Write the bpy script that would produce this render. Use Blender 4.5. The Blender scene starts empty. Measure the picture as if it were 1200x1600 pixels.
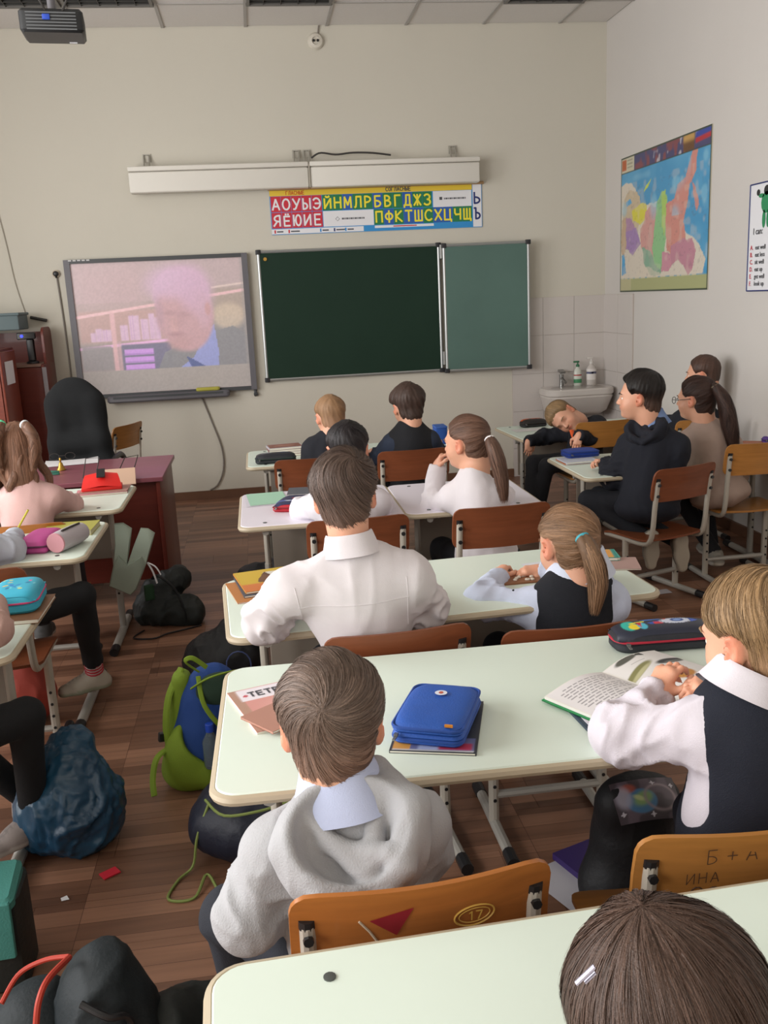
import bpy, math, random, mathutils
import numpy as np
COL = bpy.context.scene.collection
# ------------------------------------------------------------------ camera, world, lights, exposure
sc = bpy.context.scene
cd = bpy.data.cameras.new('camera'); cam = bpy.data.objects.new('camera', cd); COL.objects.link(cam); sc.camera = cam
cd.sensor_fit = 'VERTICAL'; cd.sensor_height = 24; cd.sensor_width = 18; cd.lens = 1448.5*24/1600; cd.clip_start = .05
Rc = [(.989542, -.136492, -.046663), (.075926, .217796, .973036), (.122648, .966403, -.225882)]
cam.matrix_world = mathutils.Matrix(((Rc[0][0], Rc[1][0], -Rc[2][0], 0), (Rc[0][1], Rc[1][1], -Rc[2][1], 0), (Rc[0][2], Rc[1][2], -Rc[2][2], 1.5672), (0, 0, 0, 1)))
w = bpy.data.worlds.new('world'); sc.world = w; w.use_nodes = True
bg = w.node_tree.nodes['Background']; bg.inputs[0].default_value = (.80, .88, 1.0, 1); bg.inputs[1].default_value = 1.6
def area(name, loc, rot, sx, sy, power, col):
    l = bpy.data.lights.new(name, 'AREA'); l.shape = 'RECTANGLE'; l.size = sx; l.size_y = sy; l.energy = power; l.color = col
    o = bpy.data.objects.new(name, l); COL.objects.link(o); o.location = loc; o.rotation_euler = rot; return o
# daylight through the three windows of the left wall
for n, (y, p) in enumerate(((-.4, 150), (2.1, 175), (4.6, 130))):
    area('window_daylight', (-3.12, y, 2.0), (0, math.radians(-91), 0), 2.15, 1.75, p, (1.0, .985, .965))
# fill lamp added at the unseen back of the room, over the photographer
area('back_fill', (.6, -1.7, 2.4), (math.radians(72), 0, 0), 3.0, 1.6, 26, (1.0, .98, .95))
vs_ = sc.view_settings; vs_.view_transform = 'Standard'; vs_.look = 'None'; vs_.exposure = -0.42; vs_.gamma = 1; vs_.use_curve_mapping = False
sc.render.film_transparent = False
sc.cycles.use_denoising = True; sc.cycles.max_bounces = 8; sc.cycles.diffuse_bounces = 4; sc.cycles.glossy_bounces = 3; sc.cycles.transmission_bounces = 4
sc.cycles.caustics_reflective = False; sc.cycles.caustics_refractive = False; sc.cycles.sample_clamp_indirect = 4

# ------------------------------------------------------------------ helpers
def lin(h):
    if isinstance(h, str):
        h = h.lstrip('#'); h = ''.join(q*2 for q in h) if len(h) == 3 else h; c = [int(h[i:i+2], 16)/255 for i in (0, 2, 4)]
    else: c = list(h)
    return tuple(v/12.92 if v <= .04045 else ((v+.055)/1.055)**2.4 for v in c)
def V(*a): return np.array(a, float)
def nrm(v):
    v = np.asarray(v, float); return v/(np.linalg.norm(v)+1e-12)
def rotz(a): return np.array([[math.cos(a), -math.sin(a), 0], [math.sin(a), math.cos(a), 0], [0, 0, 1.]])
def rotx(a): return np.array([[1., 0, 0], [0, math.cos(a), -math.sin(a)], [0, math.sin(a), math.cos(a)]])
def roty(a): return np.array([[math.cos(a), 0, math.sin(a)], [0, 1., 0], [-math.sin(a), 0, math.cos(a)]])
def _h(ix, iy, iz, s):
    n = (ix*73856093) ^ (iy*19349663) ^ (iz*83492791) ^ (s*2654435)
    n = (n ^ (n >> 13))*1274126177
    return ((n ^ (n >> 16)) & 0xffff)/65535.0
def noise3(P, f=1., s=0):
    Q = np.asarray(P)*f; I = np.floor(Q).astype(np.int64); F = Q-I; F = F*F*(3-2*F)
    r = 0
    for dx in (0, 1):
        wx = F[..., 0] if dx else 1-F[..., 0]
        for dy in (0, 1):
            wy = F[..., 1] if dy else 1-F[..., 1]
            for dz in (0, 1):
                wz = F[..., 2] if dz else 1-F[..., 2]
                r = r+_h(I[..., 0]+dx, I[..., 1]+dy, I[..., 2]+dz, s)*wx*wy*wz
    return r
def sstep(a, b, x):
    t = np.clip((x-a)/(b-a), 0, 1); return t*t*(3-2*t)

# ------------------------------------------------------------------ materials
MATS = {}
def M(name, col='#808080', rough=.55, var=.0, vs=8., bump=.0, bs=60., metal=0., vcol=False, orand=0., sss=0., sheen=0., grain=None, trans=0., emis=0., spec=.5, alpha=1., stretch=None, coat=0.):
    if name in MATS: return MATS[name]
    m = bpy.data.materials.new(name); m.use_nodes = True; MATS[name] = m
    nt = m.node_tree; N = nt.nodes; L = nt.links; b = N['Principled BSDF']
    c = lin(col)
    b.inputs['Roughness'].default_value = rough; b.inputs['Metallic'].default_value = metal
    b.inputs['Specular IOR Level'].default_value = spec
    b.inputs['Coat Weight'].default_value = coat
    b.inputs['Base Color'].default_value = (*c, 1)
    if sss:
        b.inputs['Subsurface Weight'].default_value = sss; b.inputs['Subsurface Radius'].default_value = (.9, .35, .2); b.inputs['Subsurface Scale'].default_value = .012
    if sheen:
        b.inputs['Sheen Weight'].default_value = sheen; b.inputs['Sheen Roughness'].default_value = .5
    if trans: b.inputs['Transmission Weight'].default_value = trans
    if alpha < 1: b.inputs['Alpha'].default_value = alpha
    tc = N.new('ShaderNodeTexCoord'); co = tc.outputs['Object']
    if stretch:
        mp = N.new('ShaderNodeMapping'); mp.inputs['Scale'].default_value = stretch; L.new(co, mp.inputs['Vector']); co = mp.outputs['Vector']
    src = None
    if vcol:
        a = N.new('ShaderNodeAttribute'); a.attribute_name = 'col'; src = a.outputs['Color']
    if var or orand or grain:
        mixc = None
        def val(sock):
            nonlocal src
            mx = N.new('ShaderNodeMix'); mx.data_type = 'RGBA'; mx.blend_type = 'MULTIPLY'; mx.inputs[0].default_value = 1
            if src is not None: L.new(src, mx.inputs[6])
            else: mx.inputs[6].default_value = (*c, 1)
            cb = N.new('ShaderNodeCombineColor')
            for k in range(3): L.new(sock, cb.inputs[k])
            L.new(cb.outputs[0], mx.inputs[7]); src = mx.outputs[2]
        def rng(sock, lo, hi):
            mr = N.new('ShaderNodeMapRange'); mr.inputs[1].default_value = 0; mr.inputs[2].default_value = 1
            mr.inputs[3].default_value = lo; mr.inputs[4].default_value = hi; L.new(sock, mr.inputs[0]); return mr.outputs[0]
        if var:
            n = N.new('ShaderNodeTexNoise'); n.inputs['Scale'].default_value = vs; n.inputs['Detail'].default_value = 5; L.new(co, n.inputs['Vector'])
            val(rng(n.outputs['Fac'], 1-var*1.6, 1+var*1.6))
        if grain:
            mp = N.new('ShaderNodeMapping'); mp.inputs['Scale'].default_value = grain; L.new(tc.outputs['Object'], mp.inputs['Vector'])
            n = N.new('ShaderNodeTexNoise'); n.inputs['Scale'].default_value = 1; n.inputs['Detail'].default_value = 6; n.inputs['Distortion'].default_value = .6; L.new(mp.outputs[0], n.inputs['Vector'])
            val(rng(n.outputs['Fac'], .72, 1.28))
        if orand:
            oi = N.new('ShaderNodeObjectInfo'); val(rng(oi.outputs['Random'], 1-orand, 1+orand))
    if src is not None: L.new(src, b.inputs['Base Color'])
    if emis:
        b.inputs['Emission Strength'].default_value = emis
        if src is not None: L.new(src, b.inputs['Emission Color'])
        else: b.inputs['Emission Color'].default_value = (*c, 1)
    if bump:
        n = N.new('ShaderNodeTexNoise'); n.inputs['Scale'].default_value = bs; n.inputs['Detail'].default_value = 3; L.new(co, n.inputs['Vector'])
        bp = N.new('ShaderNodeBump'); bp.inputs['Strength'].default_value = bump; bp.inputs['Distance'].default_value = .004
        L.new(n.outputs['Fac'], bp.inputs['Height']); L.new(bp.outputs[0], b.inputs['Normal'])
    return m

# ------------------------------------------------------------------ mesh building
def mesh_np(name, v, f, mats, mi=None, col=None, smooth=True, sharp=None):
    """v Nx3, f list of tuples or array Mx3/Mx4"""
    me = bpy.data.meshes.new(name)
    v = np.asarray(v, np.float32).reshape(-1, 3)
    if isinstance(f, np.ndarray):
        n, k = f.shape; idx = f.ravel().astype(np.int32); starts = np.arange(n, dtype=np.int32)*k
    else:
        idx = np.fromiter((i for q in f for i in q), np.int32); ln = np.array([len(q) for q in f], np.int32)
        n = len(f); starts = np.concatenate([[0], np.cumsum(ln)[:-1]]).astype(np.int32)
    me.vertices.add(len(v)); me.vertices.foreach_set('co', v.ravel())
    me.loops.add(len(idx)); me.loops.foreach_set('vertex_index', idx)
    me.polygons.add(n); me.polygons.foreach_set('loop_start', starts)
    if mi is not None: me.polygons.foreach_set('material_index', np.asarray(mi, np.int32))
    me.polygons.foreach_set('use_smooth', np.full(n, bool(smooth)))
    if col is not None:
        a = me.attributes.new('col', 'FLOAT_COLOR', 'POINT'); c4 = np.ones((len(v), 4), np.float32); c4[:, :3] = col; a.data.foreach_set('color', c4.ravel())
    for m in (mats if isinstance(mats, (list, tuple)) else [mats]): me.materials.append(m)
    me.update(calc_edges=True); me.validate()
    if smooth and sharp: me.set_sharp_from_angle(angle=math.radians(sharp))
    return me
class MB:
    def __init__(s): s.v = []; s.f = []; s.m = []; s.c = []; s.mi = 0; s.col = None
    def add(s, vs, fs, mi=None, T=None):
        o = len(s.v)
        for p in vs:
            p = np.asarray(p, float)
            s.v.append(p if T is None else T(p)); s.c.append(s.col or (.5, .5, .5))
        for q in fs: s.f.append(tuple(i+o for i in q)); s.m.append(s.mi if mi is None else mi)
        return s
    def box(s, c, d, R=None, bev=0, mi=None):
        """box centre c, full dims d; bevelled by cutting edges when bev"""
        c = np.asarray(c, float); h = np.asarray(d, float)/2
        if bev: return s.rslab(c, d, min(bev, h[0]*.98, h[1]*.98), R, mi, ch=min(bev*.6, h[2]*.9), seg=2)
        vs = [np.array([x, y, z])*h for x in (-1, 1) for y in (-1, 1) for z in (-1, 1)]
        if R is not None: vs = [R@q for q in vs]
        return s.add([c+q for q in vs], [(0, 1, 3, 2), (4, 6, 7, 5), (0, 4, 5, 1), (2, 3, 7, 6), (0, 2, 6, 4), (1, 5, 7, 3)], mi)
    def rslab(s, c, d, r, R=None, mi=None, ch=.0, seg=4, f=None):
        """slab in xy with corner radius r, chamfer ch at top and bottom"""
        c = np.asarray(c, float); w, l, t = d
        def ring(ins, z):
            q = []; rr = max(r-ins, 1e-4)
            for cx, cy, a0 in ((w/2-r, l/2-r, 0), (-w/2+r, l/2-r, 90), (-w/2+r, -l/2+r, 180), (w/2-r, -l/2+r, 270)):
                for i in range(seg+1):
                    a = math.radians(a0+90*i/seg); q.append(np.array([cx+rr*math.cos(a), cy+rr*math.sin(a), z]))
            return q
        rings = [ring(ch, -t/2), ring(0, -t/2+ch), ring(0, t/2-ch), ring(ch, t/2)] if ch else [ring(0, -t/2), ring(0, t/2)]
        n = len(rings[0]); vs = [p for g in rings for p in g]
        if f: vs = [f(p) for p in vs]
        if R is not None: vs = [R@p for p in vs]
        fs = [tuple(range(n))[::-1], tuple(range(n*(len(rings)-1), n*len(rings)))]
        for k in range(len(rings)-1):
            for i in range(n): j = (i+1) % n; fs.append((k*n+i, k*n+j, (k+1)*n+j, (k+1)*n+i))
        return s.add([c+p for p in vs], fs, mi)
    def tube(s, pts, r, seg=8, mi=None, closed=False, caps=True, flat=1., up=None):
        pts = [np.asarray(p, float) for p in pts]; n = len(pts)
        rs = r if isinstance(r, (list, tuple, np.ndarray)) else [r]*n
        vs = []; pn = None
        for i, p in enumerate(pts):
            a = pts[i-1] if (i or closed) else pts[i]; b = pts[(i+1) % n] if (i < n-1 or closed) else pts[i]
            t = nrm(b-a)
            if pn is None:
                u0 = np.asarray(up, float) if up is not None else (V(0, 0, 1) if abs(t[2]) < .9 else V(1, 0, 0))
                pn = nrm(u0-t*np.dot(u0, t))
            else: pn = nrm(pn-t*np.dot(pn, t))
            bn = np.cross(t, pn)
            for k in range(seg):
                a_ = 2*math.pi*k/seg; vs.append(p+rs[i]*(math.cos(a_)*pn*flat+math.sin(a_)*bn))
        fs = []
        for i in range(n if closed else n-1):
            j = (i+1) % n
            for k in range(seg):
                l = (k+1) % seg; fs.append((i*seg+k, i*seg+l, j*seg+l, j*seg+k))
        if caps and not closed: fs += [tuple(range(seg))[::-1], tuple(range((n-1)*seg, n*seg))]
        return s.add(vs, fs, mi)
    def lathe(s, prof, c=(0, 0, 0), seg=16, R=None, mi=None, sx=1., sy=1.):
        c = np.asarray(c, float); vs = []
        for r, z in prof:
            for k in range(seg):
                a = 2*math.pi*k/seg; p = V(r*math.cos(a)*sx, r*math.sin(a)*sy, z)
                vs.append(c+(R@p if R is not None else p))
        n = len(prof); fs = []
        for i in range(n-1):
            for k in range(seg): l = (k+1) % seg; fs.append((i*seg+k, i*seg+l, (i+1)*seg+l, (i+1)*seg+k))
        fs += [tuple(range(seg))[::-1], tuple(range((n-1)*seg, n*seg))]
        return s.add(vs, fs, mi)
    def grid(s, fn, nu, nv, mi=None, closeu=False):
        vs = [fn(i/(nu if closeu else nu-1), j/(nv-1)) for j in range(nv) for i in range(nu)]
        fs = []
        for j in range(nv-1):
            for i in range(nu if closeu else nu-1):
                k = (i+1) % nu; fs.append((j*nu+i, j*nu+k, (j+1)*nu+k, (j+1)*nu+i))
        return s.add(vs, fs, mi)
    def text(s, t, size, o, ux, uy, mi=None, align='CENTER', lift=.0006, bold=0., sx=1.):
        cu = bpy.data.curves.new('t', 'FONT'); cu.body = t; cu.size = size; cu.align_x = align; cu.align_y = 'CENTER'; cu.resolution_u = 2
        ob = bpy.data.objects.new('t', cu); me = ob.to_mesh()
        o = np.asarray(o, float); ux = nrm(ux); uy = nrm(uy); n = np.cross(ux, uy)
        for dx, dy in (((0, 0),) if not bold else ((-bold, 0), (bold, 0), (0, bold), (0, -bold))):
            s.add([o+ux*(v.co.x*sx+dx)+uy*(v.co.y+dy)+n*(lift+dx*.02+dy*.04) for v in me.vertices], [tuple(p.vertices) for p in me.polygons], mi)
        ob.to_mesh_clear(); bpy.data.objects.remove(ob); bpy.data.curves.remove(cu)
        return s
    def build(s, name, mats, parent=None, smooth=True, sharp=35, origin=None, label=None, kind=None, vc=False):
        v = np.array(s.v)
        if origin is not None: v = v-np.asarray(origin, float)
        me = mesh_np(name, v, s.f, mats, s.m, np.array(s.c) if vc else None, smooth, sharp)
        return link(name, me, parent, label, kind)
def link(name, me, parent=None, label=None, kind=None):
    o = bpy.data.objects.new(name, me); COL.objects.link(o)
    if parent is not None: o.parent = parent
    if label: o['label'] = label
    if kind: o['kind'] = kind
    return o
def thing(name, label, cat, loc=(0, 0, 0), rz=0, group=None):
    o = bpy.data.objects.new(name, None); COL.objects.link(o); o.empty_display_size = .05
    o.location = tuple(float(x) for x in loc); o.rotation_euler = (0, 0, rz); o['label'] = label; o['category'] = cat
    if group: o['group'] = group
    return o
def tag(o, label, cat, group=None, kind=None):
    o['label'] = label; o['category'] = cat
    if group: o['group'] = group
    if kind: o['kind'] = kind
    return o
def copy_tree(o, parent=None):
    c = o.copy(); COL.objects.link(c); c.parent = parent
    for ch in list(KIDS.get(o.name, o.children)): copy_tree(ch, c)
    return c
KIDS = {}
def dup(proto, loc, rz, label, group=None):
    c = copy_tree(proto); c.location = loc; c.rotation_euler = (0, 0, rz); c['label'] = label
    if group: c['group'] = group
    elif 'group' in c: del c['group']
    return c
def painted(name, w, h, nx, ny, fn, o, ux, uy, mat, parent=None, f=None, label=None):
    """a flat print: grid w x h centred at o with colours fn(X,Y) in metres from the centre"""
    X, Y = np.meshgrid(np.linspace(-w/2, w/2, nx), np.linspace(-h/2, h/2, ny)); c = np.clip(fn(X, Y), 0, 1.5)
    ux = nrm(ux); uy = nrm(uy)
    P = np.asarray(o, float)+X[..., None]*ux+Y[..., None]*uy
    if f is not None: P = P+f(X, Y)[..., None]*np.cross(ux, uy)
    i = np.arange(nx*ny).reshape(ny, nx)
    F = np.stack([i[:-1, :-1], i[:-1, 1:], i[1:, 1:], i[1:, :-1]], -1).reshape(-1, 4)
    return link(name, mesh_np(name, P.reshape(-1, 3), F, mat, None, c.reshape(-1, 3)), parent, label)
class Pic:
    """tiny painter on coordinate arrays"""
    def __init__(s, X, Y, bg): s.X = X; s.Y = Y; s.c = np.zeros(X.shape+(3,))+np.array(lin(bg))
    def m(s, mask, col, a=1.):
        k = np.clip(mask, 0, 1)[..., None]*a; s.c = s.c*(1-k)+np.array(lin(col))*k; return s
    def rect(s, x0, y0, x1, y1, col, a=1., e=.001, sh=0.):
        Y = s.Y-sh*s.X
        return s.m(sstep(-e, e, s.X-x0)*sstep(-e, e, x1-s.X)*sstep(-e, e, Y-y0)*sstep(-e, e, y1-Y), col, a)
    def ell(s, x, y, rx, ry, col, a=1., e=.1, rot=0.):
        c, n = math.cos(rot), math.sin(rot); U = (s.X-x)*c+(s.Y-y)*n; W = -(s.X-x)*n+(s.Y-y)*c
        d = np.sqrt((U/rx)**2+(W/ry)**2); return s.m(sstep(1+e, 1-e, d), col, a)
    def poly(s, pts, col, a=1.):
        X, Y = s.X, s.Y; ins = np.zeros(X.shape, bool); n = len(pts)
        for i in range(n):
            x1, y1 = pts[i]; x2, y2 = pts[(i+1) % n]
            if y1 == y2: continue
            cnd = ((y1 > Y) != (y2 > Y)) & (X < (x2-x1)*(Y-y1)/(y2-y1)+x1); ins ^= cnd
        return s.m(ins.astype(float), col, a)

# ------------------------------------------------------------------ implicit surfaces
def cap(a, b, ra, rb=None, k=.02, op='+'):
    a = np.asarray(a, float); b = np.asarray(b, float); rb = ra if rb is None else rb
    return dict(t='c', a=a, b=b, ra=ra, rb=rb, k=k, op=op, bc=(a+b)/2, br=np.linalg.norm(b-a)/2+max(ra, rb))
def ell(c, r, R=None, k=.02, op='+'):
    c = np.asarray(c, float); r = np.asarray(r, float)
    return dict(t='e', a=c, r=r, R=np.eye(3) if R is None else R, k=k, op=op, bc=c, br=float(max(r)))
def sd(p, Q):
    if p['t'] == 'c':
        pa = Q-p['a']; ba = p['b']-p['a']; h = np.clip((pa@ba)/(ba@ba+1e-12), 0, 1)
        return np.sqrt(((pa-h[..., None]*ba)**2).sum(-1))-(p['ra']+(p['rb']-p['ra'])*h)
    q = (Q-p['a'])@p['R']; k0 = np.sqrt(((q/p['r'])**2).sum(-1)); k1 = np.sqrt(((q/p['r']**2)**2).sum(-1))+1e-9
    return k0*(k0-1)/k1
def field(prims, P, cen, half):
    d = np.full(P.shape[:-1], .5)
    for p in prims:
        s = np.nonzero(np.linalg.norm(cen-p['bc'], axis=1) < p['br']+half+p['k']+.012)[0]
        if not len(s): continue
        e = sd(p, P[s]); a = d[s]; k = p['k']
        if p['op'] == '+': h = np.clip(k-np.abs(a-e), 0, None)/k; d[s] = np.minimum(a, e)-h*h*k/4
        else: e = -e; h = np.clip(k-np.abs(a-e), 0, None)/k; d[s] = np.maximum(a, e)+h*h*k/4
    return d
def surf(prims, vox, post=None, margin=0.):
    """surface net of a smooth union, evaluated only in blocks near the surface"""
    n = 8; B = n*vox; pl = [p for p in prims if p['op'] == '+']
    lo = np.min([p['bc']-p['br'] for p in pl], 0)-margin-2*vox; hi = np.max([p['bc']+p['br'] for p in pl], 0)+margin+2*vox
    nb = np.ceil((hi-lo)/B).astype(int)+1
    bi = np.stack(np.meshgrid(*[np.arange(k) for k in nb], indexing='ij'), -1).reshape(-1, 3)
    cen = lo+(bi+.5)*B; half = B*.87
    dc = field(prims, cen[:, None, :], cen, half)[:, 0]
    s = np.abs(dc) < half*1.35+margin+.004; bi = bi[s]; cen = cen[s]
    g = np.stack(np.meshgrid(*[np.arange(n+1)]*3, indexing='ij'), -1).reshape(-1, 3)
    P = lo+(bi[:, None, :]*n+g[None])*vox
    d = field(prims, P, cen, half)
    if post is not None: d = post(P, d)
    d = d.reshape(-1, n+1, n+1, n+1); d = np.where(np.abs(d) < 1e-7, 1e-7, d)
    G = nb*n+2
    # cells
    c = np.stack([d[:, a:a+n, b:b+n, e:e+n] for a in (0, 1) for b in (0, 1) for e in (0, 1)], -1)
    neg = (c < 0); act = neg.any(-1) & ~neg.all(-1)
    w = np.argwhere(act); cc = c[act]
    gi = bi[w[:, 0]]*n+w[:, 1:]
    off = np.array([[a, b, e] for a in (0, 1) for b in (0, 1) for e in (0, 1)], float)
    acc = np.zeros((len(w), 3)); cnt = np.zeros(len(w))
    for i in range(8):
        for j in range(i+1, 8):
            if abs(off[i]-off[j]).sum() != 1: continue
            m = (cc[:, i] < 0) != (cc[:, j] < 0); t = cc[m, i]/(cc[m, i]-cc[m, j])
            acc[m] += off[i]+(off[j]-off[i])*t[:, None]; cnt[m] += 1
    vert = lo+(gi+acc/cnt[:, None])*vox
    key = (gi[:, 0]*G[1]+gi[:, 1])*G[2]+gi[:, 2]; o = np.argsort(key); key = key[o]; vert = vert[o]
    faces = []
    for ax in range(3):
        sl = [slice(0, n)]*3; s2 = list(sl); s2[ax] = slice(1, n+1)
        a = d[:, sl[0], sl[1], sl[2]]; b = d[:, s2[0], s2[1], s2[2]]
        e = np.argwhere((a < 0) != (b < 0)); sg = a[tuple(e.T)] < 0
        q = bi[e[:, 0]]*n+e[:, 1:]
        u = np.eye(3, dtype=int)[(ax+1) % 3]; v = np.eye(3, dtype=int)[(ax+2) % 3]
        ids = []; ok = np.ones(len(q), bool)
        for r in (q-u-v, q-v, q, q-u):
            kk = (r[:, 0]*G[1]+r[:, 1])*G[2]+r[:, 2]; i = np.searchsorted(key, kk); i = np.clip(i, 0, len(key)-1)
            ok &= key[i] == kk; ids.append(i)
        F = np.stack(ids, -1); F[~sg] = F[~sg][:, ::-1]; faces.append(F[ok])
    return vert, np.concatenate(faces)
def vnorm(v, f):
    a = np.cross(v[f[:, 2]]-v[f[:, 0]], v[f[:, 3]]-v[f[:, 1]]); n = np.zeros_like(v)
    for k in range(4): np.add.at(n, f[:, k], a)
    return n/(np.linalg.norm(n, axis=1, keepdims=True)+1e-12)
def strands(polys, nor, w, cols, name, mat, parent, origin, tip=.25):
    """flat tapering ribbons; polys N,M,3; nor N,M,3"""
    N_, M_, _ = polys.shape; t = np.gradient(polys, axis=1); s = np.cross(t, nor); s /= np.linalg.norm(s, axis=-1, keepdims=True)+1e-12
    ww = (w*np.interp(np.linspace(0, 1, M_), [0, .15, .6, 1], [.6, 1, .9, tip]))[None, :, None]
    A = polys-s*ww/2; Bq = polys+s*ww/2; v = np.stack([A, Bq], 2).reshape(-1, 3)
    i = (np.arange(N_)[:, None]*M_+np.arange(M_-1)[None])*2
    f = np.stack([i, i+1, i+3, i+2], -1).reshape(-1, 4)
    c = np.repeat(cols, M_*2, axis=0)
    return link(name, mesh_np(name, v-origin, f, mat, None, c), parent)

def slabpoly(mb, pts, th, ins=.006, mi=None):
    """closed outline (3D, roughly planar) given thickness vector th with softened rims"""
    P = np.array(pts, float); c = P.mean(0); n = len(P); h = np.asarray(th, float)/2; q = lambda k: P+(c-P)/np.maximum(np.linalg.norm(c-P, axis=1, keepdims=True), 1e-6)*k
    rings = [q(ins)-h, q(0)-h*.5, q(0)+h*.5, q(ins)+h]; vs = [p for g in rings for p in g]; fs = [tuple(range(n)), tuple(range(3*n, 4*n))[::-1]]
    for k in range(3):
        for i in range(n): j = (i+1) % n; fs.append((k*n+i, (k+1)*n+i, (k+1)*n+j, k*n+j))
    return mb.add(vs, fs, mi)
def _arc(cx, cy, rx, ry, a0, a1, n=9):
    return [(cx+rx*math.cos(math.radians(a0+(a1-a0)*i/(n-1))), cy+ry*math.sin(math.radians(a0+(a1-a0)*i/(n-1)))) for i in range(n)]
_bowl = lambda x, y0, y1, r=.42: [(x, y1), (x+.12, y1)]+_arc(x+.12, (y0+y1)/2, r, (y1-y0)/2, 90, -90)+[(x+.12, y0), (x, y0)]
GL = {'А': [[(0, 0), (.35, 1), (.7, 0)], [(.13, .33), (.57, .33)]], 'О': [_arc(.38, .5, .36, .5, 0, 360, 17)], 'У': [[(0, 1), (.36, .38)], [(.7, 1), (.28, .12), (.18, .01), (.04, .02)]],
 'Ы': [[(0, 1), (0, 0)], _bowl(0, 0, .56, .34), [(.78, 1), (.78, 0)]], 'Э': [_arc(.28, .5, .38, .5, 140, -140, 15), [(.15, .5), (.64, .5)]], 'Я': [[(.64, 0), (.64, 1)], [(.64-x, y) for x, y in _bowl(0, .44, 1, .42)], [(.36, .44), (.02, 0)]],
 'Е': [[(.55, 1), (0, 1), (0, 0), (.56, 0)], [(0, .52), (.48, .52)]], 'Ё': [[(.55, .9), (0, .9), (0, 0), (.56, 0)], [(0, .47), (.48, .47)], [(.12, 1.10), (.2, 1.10)], [(.36, 1.10), (.44, 1.10)]], 'Ю': [[(0, 1), (0, 0)], [(0, .5), (.24, .5)], _arc(.56, .5, .32, .5, 0, 360, 17)],
 'И': [[(0, 1), (0, 0), (.6, 1), (.6, 0)]], 'Й': [[(0, .9), (0, 0), (.6, .9), (.6, 0)], _arc(.3, 1.14, .16, .10, 180, 360, 7)], 'Н': [[(0, 1), (0, 0)], [(.6, 1), (.6, 0)], [(0, .52), (.6, .52)]], 'М': [[(0, 0), (.04, 1), (.38, .25), (.72, 1), (.76, 0)]],
 'Л': [[(0, .0), (.10, .06), (.16, .4), (.18, 1), (.62, 1), (.62, 0)]], 'Р': [[(0, 0), (0, 1)], _bowl(0, .44, 1)], 'Б': [[(.52, 1), (0, 1), (0, 0)], _bowl(0, 0, .56)], 'В': [[(0, 0), (0, 1)], _bowl(0, .54, 1, .34), _bowl(0, 0, .54)], 'Г': [[(.52, 1), (0, 1), (0, 0)]],
 'Д': [[(0, -.16), (0, .04), (.74, .04), (.74, -.16)], [(.12, .04), (.2, .4), (.22, 1), (.62, 1), (.62, .04)]], 'Ж': [[(.42, 1), (.42, 0)], [(0, 1), (.42, .52), (.84, 1)], [(0, 0), (.42, .52), (.84, 0)]], 'З': [_arc(.24, .75, .28, .25, 150, -80, 10)+_arc(.24, .27, .32, .27, 80, -150, 10)], 'П': [[(0, 0), (0, 1), (.58, 1), (.58, 0)]],
 'Ф': [[(.42, 1.05), (.42, -.05)], _arc(.42, .52, .40, .30, 0, 360, 17)], 'К': [[(0, 1), (0, 0)], [(.56, 1), (.02, .5), (.6, 0)]], 'Т': [[(0, 1), (.66, 1)], [(.33, 1), (.33, 0)]], 'Ш': [[(0, 1), (0, 0), (.84, 0), (.84, 1)], [(.42, 1), (.42, 0)]], 'С': [_arc(.40, .5, .38, .5, 45, 315, 13)], 'Х': [[(0, 1), (.64, 0)], [(.64, 1), (0, 0)]],
 'Ц': [[(0, 1), (0, 0), (.70, 0), (.70, -.18)], [(.58, 1), (.58, 0)]], 'Ч': [[(0, 1), (0, .62), (.1, .46), (.56, .48)], [(.56, 1), (.56, 0)]], 'Щ': [[(0, 1), (0, 0), (.92, 0), (.92, -.18)], [(.4, 1), (.4, 0)], [(.8, 1), (.8, 0)]], 'Ь': [[(0, 1), (0, 0)], _bowl(0, 0, .56)], 'Ъ': [[(0, 1), (.2, 1), (.2, 0)], _bowl(.2, 0, .56, .38)],
 '1': [[(.05, .8), (.28, 1), (.28, 0)]], '7': [[(0, 1), (.56, 1), (.2, 0)]], '+': [[(0, .45), (.6, .45)], [(.3, .75), (.3, .15)]], 'N': [[(0, 0), (0, 1), (.6, 0), (.6, 1)]], ' ': []}
def letter(mb, ch, h, w, o, ux, uy, mi=0, stroke=.16, lift=.0006):
    """one letter from strokes, centred at o, cap height h, squeezed into width w"""
    if not GL.get(ch): return
    xs = [p[0] for s_ in GL[ch] for p in s_]; x0, x1 = min(xs), max(xs); k = min(h, w/max(x1-x0+stroke, .01)); ux = nrm(ux); uy = nrm(uy); n = np.cross(ux, uy); o = np.asarray(o, float); hw = stroke*h/2
    z = 0
    for s_ in GL[ch]:
        P = [np.array([(x-(x0+x1)/2)*k, (y-.5)*h]) for x, y in s_]
        for a, b in zip(P, P[1:]):
            d = (b-a)/(np.linalg.norm(b-a)+1e-9); q = np.array([-d[1], d[0]])*hw; e = d*hw*.55; z += 1e-5
            mb.add([o+ux*c[0]+uy*c[1]+n*(lift+z) for c in (a-e-q, b+e-q, b+e+q, a-e+q)], [(0, 1, 2, 3)], mi)
def word(mb, t, h, o, ux, uy, mi=0, stroke=.15, pitch=.82, lift=.0006):
    ux = nrm(ux)
    for i, ch in enumerate(t): letter(mb, ch, h, h*.72, np.asarray(o, float)+ux*(i-(len(t)-1)/2)*h*pitch, ux, uy, mi, stroke, lift)

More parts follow.
